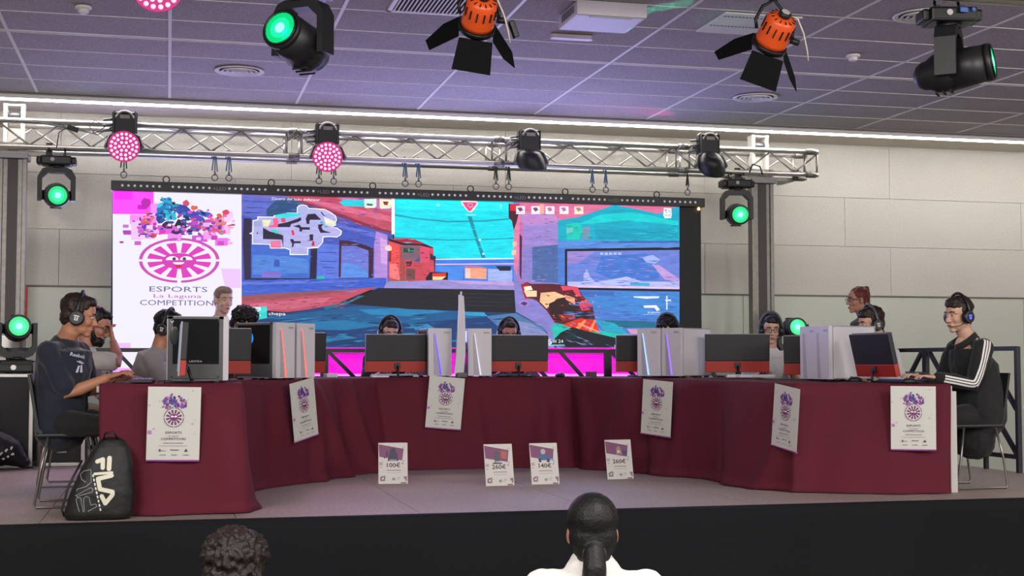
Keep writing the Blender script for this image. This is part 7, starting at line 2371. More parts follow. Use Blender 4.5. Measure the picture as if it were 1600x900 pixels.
# ---------------------------------------------------------------- price cards
def card(x, y, rz, price, lab, pic, tip=-12):
    r = thing('price_card', lab, 'sign', (x, y, S+.002), R(rz), 'white price cards standing on the stage floor'); rr = random.Random(len(price)+int(x*10))
    a = Art(.00003); a.rect(-.105, 0, .21, .297, 'ccc8c4')
    a.poly([(-.103, .287), (.078, .252), (.066, .168), (-.098, .196)], '7a4468')
    if pic == 0: [a.poly(q, c) for q, c in (([(-.02, .25), (.01, .262), (.03, .22), (.04, .165), (-.04, .165), (-.03, .20)], '3c3450'), ([(-.07, .19), (-.02, .22), (-.03, .205), (-.06, .182)], '54486c'), ([(-.05, .235), (-.035, .24), (-.035, .20), (-.05, .19)], '4a3458'))]
    if pic == 1: [a.poly(q, c) for q, c in (([(.02, .25), (.065, .24), (.06, .19), (.02, .195)], 'a85c54'), ([(-.03, .24), (.0, .245), (.01, .17), (-.03, .165)], '54505c'), ([(-.04, .165), (.02, .165), (.03, .155), (-.05, .155)], '3c3c4c'))]
    if pic == 2:
        a.poly([(-.05, .19), (-.02, .225), (.02, .215), (.07, .185), (.05, .170), (-.04, .175)], '4c5c8c'); a.circ(-.03, .172, .012, .013, '242838'); a.circ(.03, .170, .012, .013, '242838'); a.circ(-.005, .235, .018, .02, 'a8a8b8'); a.poly([(.05, .185), (.075, .18), (.07, .168), (.04, .17)], '889cc0')
    if pic == 3: [a.poly(q, c) for q, c in (([(-.015, .24), (.01, .25), (.02, .22), (.03, .185), (-.02, .185)], 'a07c78'), ([(.03, .22), (.07, .21), (.065, .18), (.03, .185)], '3c4070'), ([(-.01, .215), (.01, .215), (.01, .20), (-.01, .20)], 'd8ccc4'))]
    a.text(price, .0, .120, .031, '4c2c3c', 1.15, .022)
    for k in range(12): a.rect(-.045+.0085*k, .094, .0068, .0055, '6c6468')
    for k in range(17): a.rect(-.045+.006*k, .077, .0045, .003, '98908e')
    for (x_, y_, q, c) in ((-.095, .135, .024, 'b09aa4'), (-.088, .115, .008, '8c7484'), (.075, .16, .007, '5c4c64'), (.068, .142, .009, '5c4c64'), (.082, .105, .006, 'b8b0b0'), (-.052, .045, .007, 'a09098'), (.045, .042, .007, '7c6c78'), (-.002, .025, .02, '8c8a8c'), (.072, .255, .014, 'b8b0b0')): a.rect(x_-.004, y_, q, q*.9, c)
    for (x_, y_, u, v) in ((-.092, .020, .010, .030), (-.080, .020, .012, .012), (-.066, .020, .008, .040), (-.082, .045, .012, .012), (.088, .020, .010, .034), (.078, .035, .008, .018), (.055, .002, .04, .009)): a.rect(x_, y_, u, v, '7c5a6c')
    for k in range(3): a.rect(.022, .028+.007*k, .026, .0025, 'a8a4a4')
    T_ = Matrix.Rotation(R(tip), 3, 'X')
    MB().box(T_ @ V((0, .0015, .1485)), (.21, .003, .297), T_).build('board', M_WHITE, r)
    link_mesh('printed_sheet', a.mesh('printed_sheet', PRINT, lambda x, y, z: tuple(T_ @ V((x, -z, y)))), r)
    MB().prism([(0, 0), (-.06, .20), (.10, .0)], -.001, .001, 'yz').build('back_strut', M_WHITE, r) if False else MB().box((0, .075, .085), (.05, .002, .19), Matrix.Rotation(R(26), 3, 'X')).build('back_strut', M_WHITE, r)
card(1.58, 9.94, -6, '100€', 'white price card reading 100 euros, leftmost of the four on the stage', 0)
card(2.29, 9.60, 4, '260€', 'white price card reading 260 euros, second from left, standing lowest in the row', 1)
card(2.635, 9.64, 4, '140€', 'white price card reading 140 euros with a small blue car', 2)
card(3.295, 9.93, 4, '260€', 'white price card reading 260 euros, rightmost and farthest back', 3)
# ---------------------------------------------------------------- computers
ZT = 1.549
M_PCW = mat('case_white', 'c9c5cc', .35); M_GLASS = mat('smoked_glass', '0a0c0d', .12, spec=.25); M_PCG = mat('case_grey', '525254', .5)
def pc(lab, x, y, rz, led, side='glass', z=ZT, inner=None, w_=.20, d_=.38, h_=.40):
    """front face looks along local -Y; x, y = front corner on the +X side when side is left open"""
    r = thing('computer_tower', lab, 'computer', (x, y, z), R(rz), 'white gaming computer towers')
    m = MB(); t = .012
    m.box((0, d_/2, h_-t/2+.012), (w_, d_, t), bevel=.003); m.box((0, d_/2, t/2+.012), (w_, d_, t), bevel=.003); m.box((w_/2-t/2, d_/2, h_/2+.012), (t, d_, h_), bevel=.003); m.box((0, d_-t/2, h_/2+.012), (w_, t, h_))
    m.build('case_shell', M_PCW, r)
    f = MB(); f.prism([(-w_/2, .012), (w_/2, .012), (w_/2, h_+.012), (-w_/2, h_+.012)], -.030, .010); f.build('front_panel', M_PCW, r)
    cr = MB(); cr.prism([(-w_*.30, h_*.90), (-w_*.22, h_*.90), (-w_*.02, .02), (-w_*.26, .02)], -.034, -.028); cr.build('front_facet', mat('case_facet', 'a9a5ae', .4), r)
    if led:
        l = MB(); l.prism([(-w_*.25, h_*.92), (-w_*.225, h_*.92), (w_*.06, .02), (w_*.00, .02)], -.037, -.030); l.build('light_strip', mat('led_'+led, '404040', .4, emit=1.7, ecol=led), r)
    v = MB()
    for k in range(2): v.box((w_*.28, -.0305, h_-.02-.008*k), (.05, .002, .003))
    tag(v.build('front_slots', M_PCG, r), kind='stuff')
    g = MB(); g.box((-w_/2+.003, d_/2, h_*.62+.012), (.006, d_-.02, h_*.72)); g.build('glass_side', M_GLASS, r)
    MB().box((-w_/2+.006, d_/2, h_*.13+.012), (.012, d_-.01, h_*.25), bevel=.002).build('psu_shroud', M_PCG, r)
    fr = MB(); fr.box((-w_/2+.004, .015, h_/2+.012), (.010, .025, h_)); fr.box((-w_/2+.004, d_-.02, h_/2+.012), (.010, .03, h_)); fr.box((-w_/2+.004, d_/2, h_+.002), (.010, d_, .014)); fr.build('side_frame', M_PCG, r)
    for sx in (-1, 1):
        for yy in (.04, d_-.04): MB().box((sx*w_*.38, yy, .006), (.03, .03, .013)).build('foot', M_BLK, r)
    if inner:
        m = MB(); m.cyl((-w_/2-.0008, inner[1], inner[2]), (-w_/2-.0002, inner[1], inner[2]), .05, n=20); m.build('fan_glow', mat('fan_'+inner[0], '001020', .4, emit=1.2, ecol=inner[0]), r)
        MB().cyl((-w_/2-.0014, inner[1], inner[2]), (-w_/2-.0008, inner[1], inner[2]), .018, n=16).build('fan_hub', M_PCG, r)
    return r
p1 = pc('white computer tower with a big smoked glass side facing the audience, left front table', .335, 8.98, 90, None, d_=.345)
a = Art(); a.text('UNYKA', 0, 0, .012, 'c8c8cc', 1.4, .02)
link_mesh('lettering', a.mesh('lettering', PRINT, lambda x, y, z: (-.1008-z, .17-x, y+.125)), p1)
a = Art(); a.poly([(0, -.011), (.011, 0), (0, .011), (-.011, 0)], 'd8d8d8'); a.poly([(0, -.005), (.005, 0), (0, .005), (-.005, 0)], '202024')
link_mesh('logo', a.mesh('logo', PRINT, lambda x, y, z: (-.1042-z, .315-x, y+.38)), p1)
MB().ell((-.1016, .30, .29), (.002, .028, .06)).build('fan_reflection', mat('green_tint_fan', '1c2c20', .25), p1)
for yy in (.03, .315):
    for zz in (.035, .385): MB().cyl((-.098, yy, zz), (-.106, yy, zz), .006, n=10).build('thumb_screw', M_BLK, p1)
pc('white computer tower with red light strip and blue glow behind its glass side', .80, 10.16, 43, 'ff6058', inner=('1890ff', .24, .30))
pc('white computer tower with red light strip, right of the blue-glowing one', .965, 10.345, 43, 'ff6058')
pc('white computer tower with violet-blue light strip, left of the tall white slab', 2.215, 11.50, 3, '5030ff')
pc('white computer tower with unlit slanted strip, right of the tall white slab', 2.56, 11.50, -2, 'b8b0c0')
pc('white computer tower with pale blue light strip, left of the pair at centre right', 3.93, 11.06, -48, '90b8ff')
pc('white computer tower with violet light strip, right of the pair at centre right', 4.09, 10.92, -60, '8a5cff')
pc('white computer tower with unlit front at right, farther of two side by side', 4.79, 9.80, -82, None, z=1.536)
pc('white computer tower showing its broad white side, at right beside the tilted monitor', 4.80, 9.585, -84, None, z=1.536)
r = thing('white_panel_stand', 'tall narrow white curved slab standing between two computers in the middle', 'panel', (2.375, 11.36, ZT), R(-3))
m = MB(); m.box((0, 0, .02), (.085, .10, .04), bevel=.006); m.build('foot', M_PCG, r)
m = MB(); n = 14
L1 = []
for k in range(n+1):
    t = k/n; z = .03+.66*t; xo = -.050+.018*math.sin(t*3.4)-.012*(1-t)+.055*max(0, t-.45); wd = .078*(1-.62*max(0, t-.25)); L1.append((xo, z, wd))
pts = [(x, z) for x, z, w_ in L1]+[(x+w_, z*.985) for x, z, w_ in reversed(L1)]
m.prism(pts, -.02, .0); m.build('front_shell', M_PCW, r)
m = MB(); m.prism([(-.055, .04), (-.04, .04), (.012, .72), (-.002, .72)], .03, .05); m.build('rear_fin', mat('fin_lilac', 'b8b0c4', .4), r)
m = MB(); m.prism([(-.05, .05), (.03, .05), (.02, .60), (-.02, .60)], .0, .03); m.build('core', M_PCG, r)
# ---------------------------------------------------------------- monitors
M_MON = mat('monitor_black', '1c1a20', .5); M_MRED = mat('monitor_red', 'a8281c', .45); M_SIL = mat('bezel_silver', '9a98a0', .35)
M_SCR = mat('screen_glow', '101014', .3, emit=.5, ecol=(.45, .55, .8))
def monitor(lab, x, y, rz, z=ZT, tilt=4, w_=.54, h_=.315, lift=.045):
    """back of the monitor looks along local -Y, its picture along +Y"""
    r = thing('gaming_monitor', lab, 'monitor', (x, y, z), R(rz), 'black and red gaming monitors seen from behind')
    T_ = Matrix.Translation((0, 0, lift)) @ Matrix.Rotation(R(tilt), 4, 'X'); hr = h_*.29
    MB(T_).box((0, 0, hr+(h_-hr)/2), (w_-.006, .035, h_-hr), bevel=.006).build('back_cover', M_MON, r)
    MB(T_).box((0, -.001, hr/2), (w_-.008, .034, hr), bevel=.004).build('lower_cover', M_MRED, r)
    MB(T_).box((0, .021, h_/2), (w_, .010, h_+.006), bevel=.002).build('bezel', M_SIL, r)
    MB(T_).box((0, .027, h_/2+.006), (w_-.02, .003, h_-.03)).build('display', M_SCR, r)
    a = Art(); a.rect(-.035, hr+.08, .07, .006, '26242a'); link_mesh('logo', a.mesh('logo', PRINT, lambda x, y, z: (T_ @ V((x, -.0180-z, y)))[:]), r)
    b = MB(); b.box(T_ @ V((0, -.022, hr*.62)), (.05, .02, .045), bevel=.003); b.tube([T_ @ V((0, -.03, hr*.6)), (0, -.055, .03), (0, -.06, .012)], .010, 8); b.build('stand_neck', M_BLK, r)
    f = MB()
    for sx in (-1, 1): f.tube([(0, -.06, .008), (sx*.10, .03, .008), (sx*.15, .10, .008)], .008, 6)
    f.build('stand_foot', M_BLK, r); return r
monitor('black and red monitor seen almost edge-on in front of the smoked glass tower', .080, 8.58, 90, w_=.46, tilt=3)
monitor('black and red monitor half hidden, right of the smoked glass tower', .30, 9.78, 18)
monitor('black and red monitor half hidden, right of the red-lit computer towers', .96, 11.02, 22)
monitor('black and red monitor in front of the middle left player', 1.875, 11.62, 0)
monitor('black and red monitor in front of the player right of the white slab', 2.925, 11.62, 0)
monitor('black and red monitor half hidden behind the pair of lit white towers', 4.03, 11.42, -12)
monitor('black and red monitor in front of the player with glasses and white shirt', 4.60, 10.78, -14)
monitor('black and red monitor, only a strip showing left of the right-hand towers', 5.09, 10.30, -36, z=1.53)
monitor('black and red monitor turned to the right, tilted back, at the right table end', 4.955, 9.06, -85, z=1.528, tilt=13, w_=.50)
# ---------------------------------------------------------------- keyboards, mice, mats
def keyboard(lab, x, y, rz, white=False, z=ZT, grp='gaming keyboards on the tables'):
    r = thing('keyboard', lab, 'keyboard', (x, y, z), R(rz), grp); MB().box((0, 0, .010), (.40, .13, .018), bevel=.003).build('body', M_WHITE if white else M_BLK, r)
    k = MB()
    for i in range(18):
        for j in range(5): k.box((-.183+.0215*i, -.047+.0235*j, .022), (.018, .019, .008))
    tag(k.build('keys', mat('keys_white', 'dcd8dc', .5) if white else mat('keys_dark', '202026', .4, emit=.12, ecol=(.25, .15, .7)), r), kind='stuff'); return r
def mouse(lab, x, y, rz, z=ZT):
    r = thing('computer_mouse', lab, 'mouse', (x, y, z), R(rz), 'black mice on the tables'); MB().ell((0, 0, .012), (.032, .058, .026)).build('shell', M_BLK, r); MB().ell((0, -.03, .036), (.004, .012, .006)).build('wheel', M_STEEL, r)
keyboard('dark keyboard under the hands of the player in the navy shirt', -.15, 8.86, 88)
keyboard('dark keyboard at the right front table between the mouse and the jacket sleeve', 5.03, 8.86, -80, z=1.530)
keyboard('white keyboard below the monitor of the middle left player', 1.88, 11.78, 0, True)
keyboard('dark keyboard below the monitor right of the white slab', 2.95, 11.78, 0)
keyboard('white keyboard below the monitor of the player with glasses', 4.66, 10.66, -14+180, True)
mouse('black mouse held at the right front table behind the tilted monitor', 4.96, 9.42, -90, 1.530)
mouse('black mouse on the right front table beside the jacket sleeve', 4.95, 8.62, -90, 1.530)
mouse('dark mouse near the right end of the monitor by the white slab', 3.30, 11.60, 20)
for k, (x, y, z, c, lab) in enumerate([(1.70, 11.40, ZT, 'e0d8e0', 'white crumpled paper on the middle table, left'), (4.55, 10.52, ZT, 'd8d4dc', 'white sheet of paper below the monitor of the player with glasses'), (1.28, 11.30, ZT, 'e0d8e0', 'small white box glowing pink beside the half hidden monitor'), (3.52, 11.40, ZT, '5c4a50', 'dark cup-like object on the table left of the lit pair of towers')]):
    m = MB(); m.box((0, 0, .008+.006*k), (.14-.02*k, .06, .012+.010*k), Matrix.Rotation(.2*k, 3, 'Z'), bevel=.003); o = m.build('table_clutter', mat('clutter'+c, c, .6)); o.location = (x, y, z); tag(o, lab, 'clutter')
# ---------------------------------------------------------------- chairs
M_WIRE = mat('chair_wire', '8c8682', .3, metal=.8); M_SEAT = mat('chair_shell', '1b1d20', .5)
def make_chair():
    """faces local +X, seat top .45 m"""
    r = thing('sled_chair', 'x', 'chair', (0, 0, 0), 0, 'black shell chairs on wire sled legs')
    s_ = MB(); s_.box((0, 0, .435), (.40, .42, .022), bevel=.010); s_.build('seat', M_SEAT, r)
    b = MB(); pr = [(-.17, .43), (-.20, .47), (-.222, .60), (-.245, .74), (-.255, .80), (-.240, .80), (-.228, .74), (-.204, .60), (-.182, .48), (-.16, .455)]
    b.prism(pr, -.20, .20); b.build('backrest', M_SEAT, r)
    for sy in (-1, 1):
        y = sy*.22; MB().tube([(.12, y*.9, .425), (.16, y, .22), (.195, y, .03), (.19, y, .010), (-.19, y, .010), (-.20, y, .03), (-.17, y, .22), (-.13, y*.9, .425)], .008, 8).build('sled_leg', M_WIRE, r)
    MB().tube([(.12, -.20, .42), (.12, .20, .42)], .007, 6).build('cross_rod', M_WIRE, r); MB().tube([(-.13, -.20, .42), (-.13, .20, .42)], .007, 6).build('cross_rod', M_WIRE, r)
    return r
chair0 = make_chair(); first = [True]
def place_chair(x, y, rz, lab, z=S):
    c = chair0 if first[0] else clone(chair0); first[0] = False
    c.location = (x+.06*math.cos(R(rz)), y+.06*math.sin(R(rz)), z); c.rotation_euler = (0, 0, R(rz)); c['label'] = lab; return c
# ---------------------------------------------------------------- cases, bags and clutter at the left
def flight_case(lab, x, y, w_, d_, h_):
    r = thing('flight_case', lab, 'case', (x, y, S), 0, 'black flight cases with metal edges')
    MB().box((0, 0, h_/2+.01), (w_, d_, h_-.02), bevel=.004).build('case_body', mat('case_black', '131316', .5, bump=.3, bscale=260), r)
    for sx in (-1, 1):
        for sy in (-1, 1): MB().box((sx*w_/2, sy*d_/2, h_/2), (.035, .035, h_-.02), bevel=.004).build('edge_profile', M_ALU, r)
    for sz in (.015, h_-.015):
        for sy in (-1, 1): MB().box((0, sy*d_/2, sz), (w_, .032, .03), bevel=.004).build('edge_profile', M_ALU, r)
        for sx in (-1, 1): MB().box((sx*w_/2, 0, sz), (.032, d_, .03), bevel=.004).build('edge_profile', M_ALU, r)
    MB().box((0, -d_/2-.008, h_*.60), (.08, .012, .07), bevel=.004).build('butterfly_latch', M_STEEL, r)
    return r
flight_case('tall black flight case with metal edges carrying a green-lit moving head', -1.40, 12.46, .60, .56, .78)
flight_case('low black flight case with metal edges between the tall case and the chair', -.86, 12.52, .34, .40, .24)
r = thing('fixture_base_case', 'grey and black equipment unit on the tall flight case before the moving head', 'equipment', (-1.27, 12.30, S+.782), 0)
MB().box((0, 0, .045), (.36, .16, .085), bevel=.02).build('body', M_BLK, r); MB().cyl((.02, -.082, .05), (.02, -.09, .05), .022, n=16).build('dial', M_ALU, r); MB().box((.19, 0, .05), (.03, .15, .09), bevel=.01).build('end_cap', M_ALU, r)
r = thing('steel_pole', 'upright silver tube standing between the flight case and the chair', 'pole', (-1.035, 12.20, S), 0)
MB().cyl((0, 0, .01), (0, 0, .80), .022, n=14).build('tube', M_ALU, r); MB().cyl((0, 0, 0), (0, 0, .012), .10, n=20).build('base_plate', M_ALUD, r); MB().box((.02, -.01, .36), (.09, .06, .08), bevel=.01).build('clamp', M_STEEL, r)
MB().tube([(.05, -.04, .40), (.09, -.03, .45), (.12, -.02, .46)], .008, 6).build('lever', M_BLK, r)
r = thing('duffel_bag', 'black bag with white stripes on the floor at the left edge of the picture', 'bag', (-1.33, 12.02, S), 0)
b = MB().limb([(-.22, 0, .14), (-.05, 0, .19), (.10, 0, .14), (.19, 0, .06)], [.14, .17, .12, .05], 16).build('bag_body', M_BLK, r); remesh(b, .012, 4, .02, .1)
for k in range(4):
    m = MB(); m.prism([(-.02+.045*k, .10+.035*k), (.005+.045*k, .12+.035*k), (.03+.045*k, .02+.03*k), (.0+.045*k, .01+.03*k)], -.17, -.165); o = m.build('white_stripe', mat('stripe_white', 'dedad8', .6), r)
    s_ = o.modifiers.new('s', 'SHRINKWRAP'); s_.target = b; s_.offset = .004
m = MB().box((0, 0, 0), (.085, .01, .52), bevel=.003); m.box((0, -.006, .12), (.03, .004, .03)).box((0, -.006, .05), (.02, .004, .04)).box((0, -.006, -.02), (.03, .004, .02))
sg = thing('wall_sign', 'narrow red upright sign on the white wall panel beside the left mast', 'sign', (-1.355, 13.872, 2.20))
MB().box((0, 0, 0), (.10, .008, .40), bevel=.002).build('sign_board', mat('sign_red', 'c03c30', .5), sg)
a = Art()
for k, h in enumerate((.03, .018, .03, .022, .03, .026)): a.rect(-.02+(.006 if k % 2 else 0), .13-.052*k-h/2, .034, h, 'e8d8d0')
link_mesh('lettering', a.mesh('lettering', PRINT, lambda x, y, z: (x+.012, -.0045-z, y)), sg)
# backpack
bp = thing('backpack', 'black backpack with white FILA lettering leaning against the left table', 'bag', (-.365, 8.13, S), 0); bp.scale = (.96, 1, .96)
secs = [(.0, -.185, .185, .085), (.03, -.195, .195, .10), (.15, -.165, .20, .105), (.30, -.10, .19, .09), (.41, -.035, .165, .07), (.455, .0, .13, .05), (.47, .03, .10, .02)]
m = MB(); prev = None
for z, x0, x1, d in secs:
    cx_, hw = (x0+x1)/2, (x1-x0)/2; n = 28; ring = []
    for i in range(n):
        t = 2*PI*i/n; c, s_ = math.cos(t), math.sin(t); e = .55; ring.append(m.v((cx_+hw*math.copysign(abs(c)**e, c), .03*z+d*math.copysign(abs(s_)**e, s_), z+.004)))
    if prev: m.skin(prev, ring)
    else: m.f(ring[::-1], True)
    prev = ring
m.f(prev, True); bb = m.build('bag_body', mat('bag_nylon', '0b0b0c', .6, bump=.4, bscale=25), bp); remesh(bb, .009, 5, .012, .12)
def stroke(a, pts, w_, c):
    for i in range(len(pts)-1):
        (x0, y0), (x1, y1) = pts[i], pts[i+1]; dx, dy = x1-x0, y1-y0; l = math.hypot(dx, dy) or 1; nx, ny = -dy/l*w_/2, dx/l*w_/2; k = max(2, int(l/.02))
        a.poly([(x0+dx*t/k+nx, y0+dy*t/k+ny) for t in range(k+1)]+[(x0+dx*(k-t)/k-nx, y0+dy*(k-t)/k-ny) for t in range(k+1)], c)
    if w_ > .008:
        for x, y in pts: a.circ(x, y, w_/2, w_/2, c, 10)
f_ = lambda q: [((90+x/6-152)/270, (808-670-y/6)/270) for x, y in q]
a = Art(.00001)
for q, w_ in (([(355, 282), (405, 262), (405, 340)], .024), ([(465, 252), (462, 350)], .026), ([(335, 395), (490, 385)], .015), ([(488, 412), (365, 440), (385, 535), (498, 562), (498, 590), (435, 668), (402, 600)], .024)): stroke(a, f_(q), w_, 'd8d4c0')
for q in ([(300, 355), (235, 368), (205, 400), (215, 440), (250, 470), (258, 460)], [(300, 355), (305, 470), (260, 510), (175, 535), (180, 555)], [(170, 590), (300, 520), (322, 530), (315, 560), (180, 600), (165, 590)], [(205, 740), (172, 630), (185, 608), (215, 615), (240, 745)], [(250, 740), (240, 620), (262, 600), (290, 610), (305, 680), (350, 670), (360, 695), (280, 738)]): stroke(a, f_(q), .0035, '8c8c88')
pA, pB = f_([(318, 400), (398, 750)])
for k in range(9):
    t0, t1 = k/9, (k+.62)/9; stroke(a, [(pA[0]+(pB[0]-pA[0])*t0, pA[1]+(pB[1]-pA[1])*t0), (pA[0]+(pB[0]-pA[0])*t1, pA[1]+(pB[1]-pA[1])*t1)], .008, 'd8d4c8')
lo = link_mesh('lettering', a.mesh('lettering', PRINT, lambda x, y, z: (x, -.16-z, y)), bp)
s_ = lo.modifiers.new('s', 'SHRINKWRAP'); s_.target = bb; s_.wrap_method = 'PROJECT'; s_.use_project_y = True; s_.use_positive_direction = True; s_.use_negative_direction = False; s_.offset = .003
MB().tube([(.02, -.03, .46), (.03, -.05, .50), (.08, -.05, .505), (.10, -.03, .465)], .007, 6).build('top_loop', M_BLK, bp)
MB().tube([(-.10, .02, .34), (-.17, .0, .20), (-.205, -.02, .06), (-.19, -.02, .02)], .007, 6).build('cord', M_BLK, bp)
# ---------------------------------------------------------------- people
def skin_mat(n, c): return mat(n, c, .5, vary=.05, vscale=25, spec=.4)
def hair_mat(n, c): return mat(n, c, .5, vary=.25, vscale=45, bump=.3, bscale=110, spec=.35)
def fabric(n, c, sheen=.2): return mat(n, c, .85, vary=.05, vscale=10, bump=.25, bscale=160, sheen=sheen)
SK1 = skin_mat('skin_tan', 'b07a5e'); SK2 = skin_mat('skin_light', 'c39a84'); SK3 = skin_mat('skin_warm', 'a87462')
H_DK = hair_mat('hair_dark', '16100e'); H_BR = hair_mat('hair_brown', '261914'); H_RED = hair_mat('hair_auburn', '5c2420'); H_BL = hair_mat('hair_pale', '7c6458'); H_BK = hair_mat('hair_black', '0a080a')
M_LIP = mat('lips', '8a4a44', .45); M_EYE = mat('eye_white', 'd0c8c4', .3); M_IRIS = mat('iris_dark', '20140f', .2)
M_HS = mat('headset_black', '121216', .4); M_HSG = mat('headset_grey', '4a4a50', .4); M_GLS = mat('glasses_frame', '2a2226', .3)
def ik(a, b, l1, l2, pole):
    a, b = V(a), V(b); d = b-a; L = min(d.length, (l1+l2)*.995); dn = d.normalized(); b = a+dn*L
    x = (l1*l1-l2*l2+L*L)/(2*L); h = math.sqrt(max(0, l1*l1-x*x)); p = V(pole)-dn*V(pole).dot(dn); return a+dn*x+p.normalized()*h, b
def hand(mb, w_, d, up, side, curl=.5):
    """palm, four unequal bent fingers and a thumb; d forward, up = back of the hand, side = thumb side"""
    d = V(d).normalized(); up = (V(up)-d*V(up).dot(d)).normalized(); sd = V(side)-d*V(side).dot(d)-up*V(side).dot(up); sd.normalize()
    mb.limb([w_-d*.01, w_+d*.035, w_+d*.075], [(.026, .017), (.038, .016), (.040, .013)], 12, sd)
    for k, (o, L) in enumerate(((.030, .070), (.010, .080), (-.011, .075), (-.031, .060))):
        p0 = w_+d*.070+sd*o; p1 = p0+d*L*.5+up*.008*(1-curl)+sd*o*.15; p2 = p1+(d*math.cos(curl)-up*math.sin(curl))*L*.30; p3 = p2+(d*math.cos(curl*1.9)-up*math.sin(curl*1.9))*L*.28
        mb.limb([p0, p1, p2, p3], [.0095, .0088, .0082, .0070], 8, sd)
    q0 = w_+d*.022+sd*.026; q1 = q0+d*.028+sd*.026-up*.006; q2 = q1+d*.030+sd*.008-up*.010
    mb.limb([q0, q1, q2], [.013, .0105, .0085], 8, up)
def person(label, loc, yaw, head=(.14, 1.19), hrot=(8, 0), hands=((.42, .14, .775), (.42, -.14, .775)), seated=True, skin=SK2, shirt=None, sleeve='short', hair='short', hmat=H_DK, trousers=None,
           headset=False, glasses=False, beard=None, vox=.0075, scale=1.0, poles=None, hdir=None, hcurl=.6, lean_y=0, knees=.42, coat=0, broad=1.0, feet_z=0, cup_col='c8c8c8', mic=True, hair_scale=1.0, group=None, nb=(-.075, -.180), collar=-.035):
    r = thing('person', label, 'person', loc, R(yaw), group); r.scale = (scale,)*3
    P = V((0, 0, .545 if seated else .93)); HC = V((head[0], lean_y, head[1])); NB = HC+V((nb[0], 0, nb[1]))
    M = Matrix.Translation(HC) @ Matrix.Rotation(R(hrot[1]), 4, 'Z') @ Matrix.Rotation(R(hrot[0]), 4, 'Y'); H = lambda *p: M @ V(p); R3 = M.to_3x3()
    def torso(mb, e, z0=0, top=.0):
        wv = P.lerp(NB, .35)+V((-.015, 0, 0)); ch = P.lerp(NB, .66); up = P.lerp(NB, .88)
        b_ = broad
        mb.limb([P+V((0, 0, -.02-z0)), P+V((0, 0, .03)), wv, ch, up, NB+V((0, 0, -.02 if e == 0 else collar))], [(.165*b_+e, .125+e), (.165*b_+e, .125+e), (.145*b_+e, .11*b_+e), (.168*b_+e, .118*b_+e), (.150*b_+e*1.5, .098*b_+e*2.1), (.078+e*1.2, .070+e*1.5)], 18)
    sh = [NB+V((.0, s_*.165*broad, -.062)) for s_ in (1, -1)]
    el = []; wr = []
    for i in (0, 1):
        e_, w_ = ik(sh[i], V(hands[i]), .285, .255, (poles[i] if poles else (-.5, (1, -1)[i]*.55, -1))); el.append(e_); wr.append(w_)
    b = MB(); torso(b, 0)
    cr = lambda c, rr_: b.ell(M @ V(c), rr_, R3, 16, 10)
    cr((-.012, 0, .040), (.095, .076, .083)); cr((.030, 0, .045), (.060, .062, .060)); cr((.028, 0, -.015), (.060, .059, .07)); cr((.022, 0, -.062), (.060, .051, .044)); cr((.064, 0, -.093), (.024, .025, .019))
    for s_ in (1, -1):
        cr((-.008, s_*.044, -.052), (.032, .018, .034)); cr((.052, s_*.035, -.020), (.030, .024, .026)); cr((-.006, s_*.077, -.004), (.017, .011, .030)); cr((.099, s_*.011, -.029), (.010, .008, .007))
        b.limb([sh[i] for i in (0,)] if False else [H(.078, s_*.012, .030), H(.082, s_*.030, .032), H(.066, s_*.050, .026)], [.008, .009, .008], 8, R3 @ V((0, 0, 1)))
    b.limb([H(.082, 0, .022), H(.098, 0, -.008), H(.109, 0, -.024)], [.0085, .0105, .0125], 10); cr((.084, 0, -.056), (.014, .024, .008)); cr((.081, 0, -.068), (.014, .021, .009))
    b.limb([H(-.028, 0, -.03), H(-.030, 0, -.09), NB+V((0, 0, .0)), NB+V((0, 0, -.05))], [.060, .056*broad**.3, .060*broad**.3, .08], 16)
    b.limb([sh[0], sh[1]], [.052, .052], 12, (0, 0, 1))
    for i in (0, 1):
        b.limb([sh[i], sh[i].lerp(el[i], .5), el[i], el[i].lerp(wr[i], .3), wr[i]], [.053, .046, .040, .040, .0265], 14, (1, 0, 0) if abs((el[i]-sh[i]).normalized().y) > .9 else (0, 1, 0))
        d = hdir[i] if hdir else ((wr[i]-el[i]).normalized()+V((.25, 0, -.1)))
        hand(b, wr[i], d, (0, 0, 1) if not hdir else (-.6, 0, .8), (0, -1 if i == 0 else 1, 0), hcurl)
    hips = [V((.0, s_*.095, P.z-.04)) for s_ in (1, -1)]
    if seated: kn = [V((knees, s_*.15, .49)) for s_ in (1, -1)]; an = [V((knees-.02, s_*.15, .09)) for s_ in (1, -1)]
    else: kn = [V((.02, s_*.11, .49)) for s_ in (1, -1)]; an = [V((-.01, s_*.11, .09)) for s_ in (1, -1)]
    for i in (0, 1): b.limb([hips[i], kn[i], an[i]], [.08, .055, .04], 12)
    remesh(b.build('body', skin, r), vox, 5)
    # shirt
    c = MB(); torso(c, .016, .06+coat); rs = .064 if sleeve == 'short' else .060
    c.limb([sh[0], sh[1]], [rs, rs], 12, (0, 0, 1))
    for i in (0, 1):
        if sleeve == 'short': c.limb([sh[i], sh[i].lerp(el[i], .45), sh[i].lerp(el[i], .80)], [.068, .066, .066], 14)
        else: c.limb([sh[i], sh[i].lerp(el[i], .5), el[i], el[i].lerp(wr[i], .5), el[i].lerp(wr[i], .93)], [.070, .064, .058, .050, .040], 14)
    if coat: c.limb([P+V((-.05, 0, .26)), P+V((-.05, 0, .12)), P+V((-.04, 0, .0)), P+V((-.03, 0, -.05))], [(.17, .14), (.215, .17), (.240, .185), (.240, .19)], 18)
    so = remesh(c.build('jacket' if coat else ('shirt' if sleeve == 'long' else 't_shirt'), shirt, r), vox*1.1, 6, .022, .11)
    # trousers and shoes
    t = MB()
    t.limb([P+V((0, 0, -.03)), P+V((0, 0, .03))], [(.172, .135), (.165, .128)], 16)
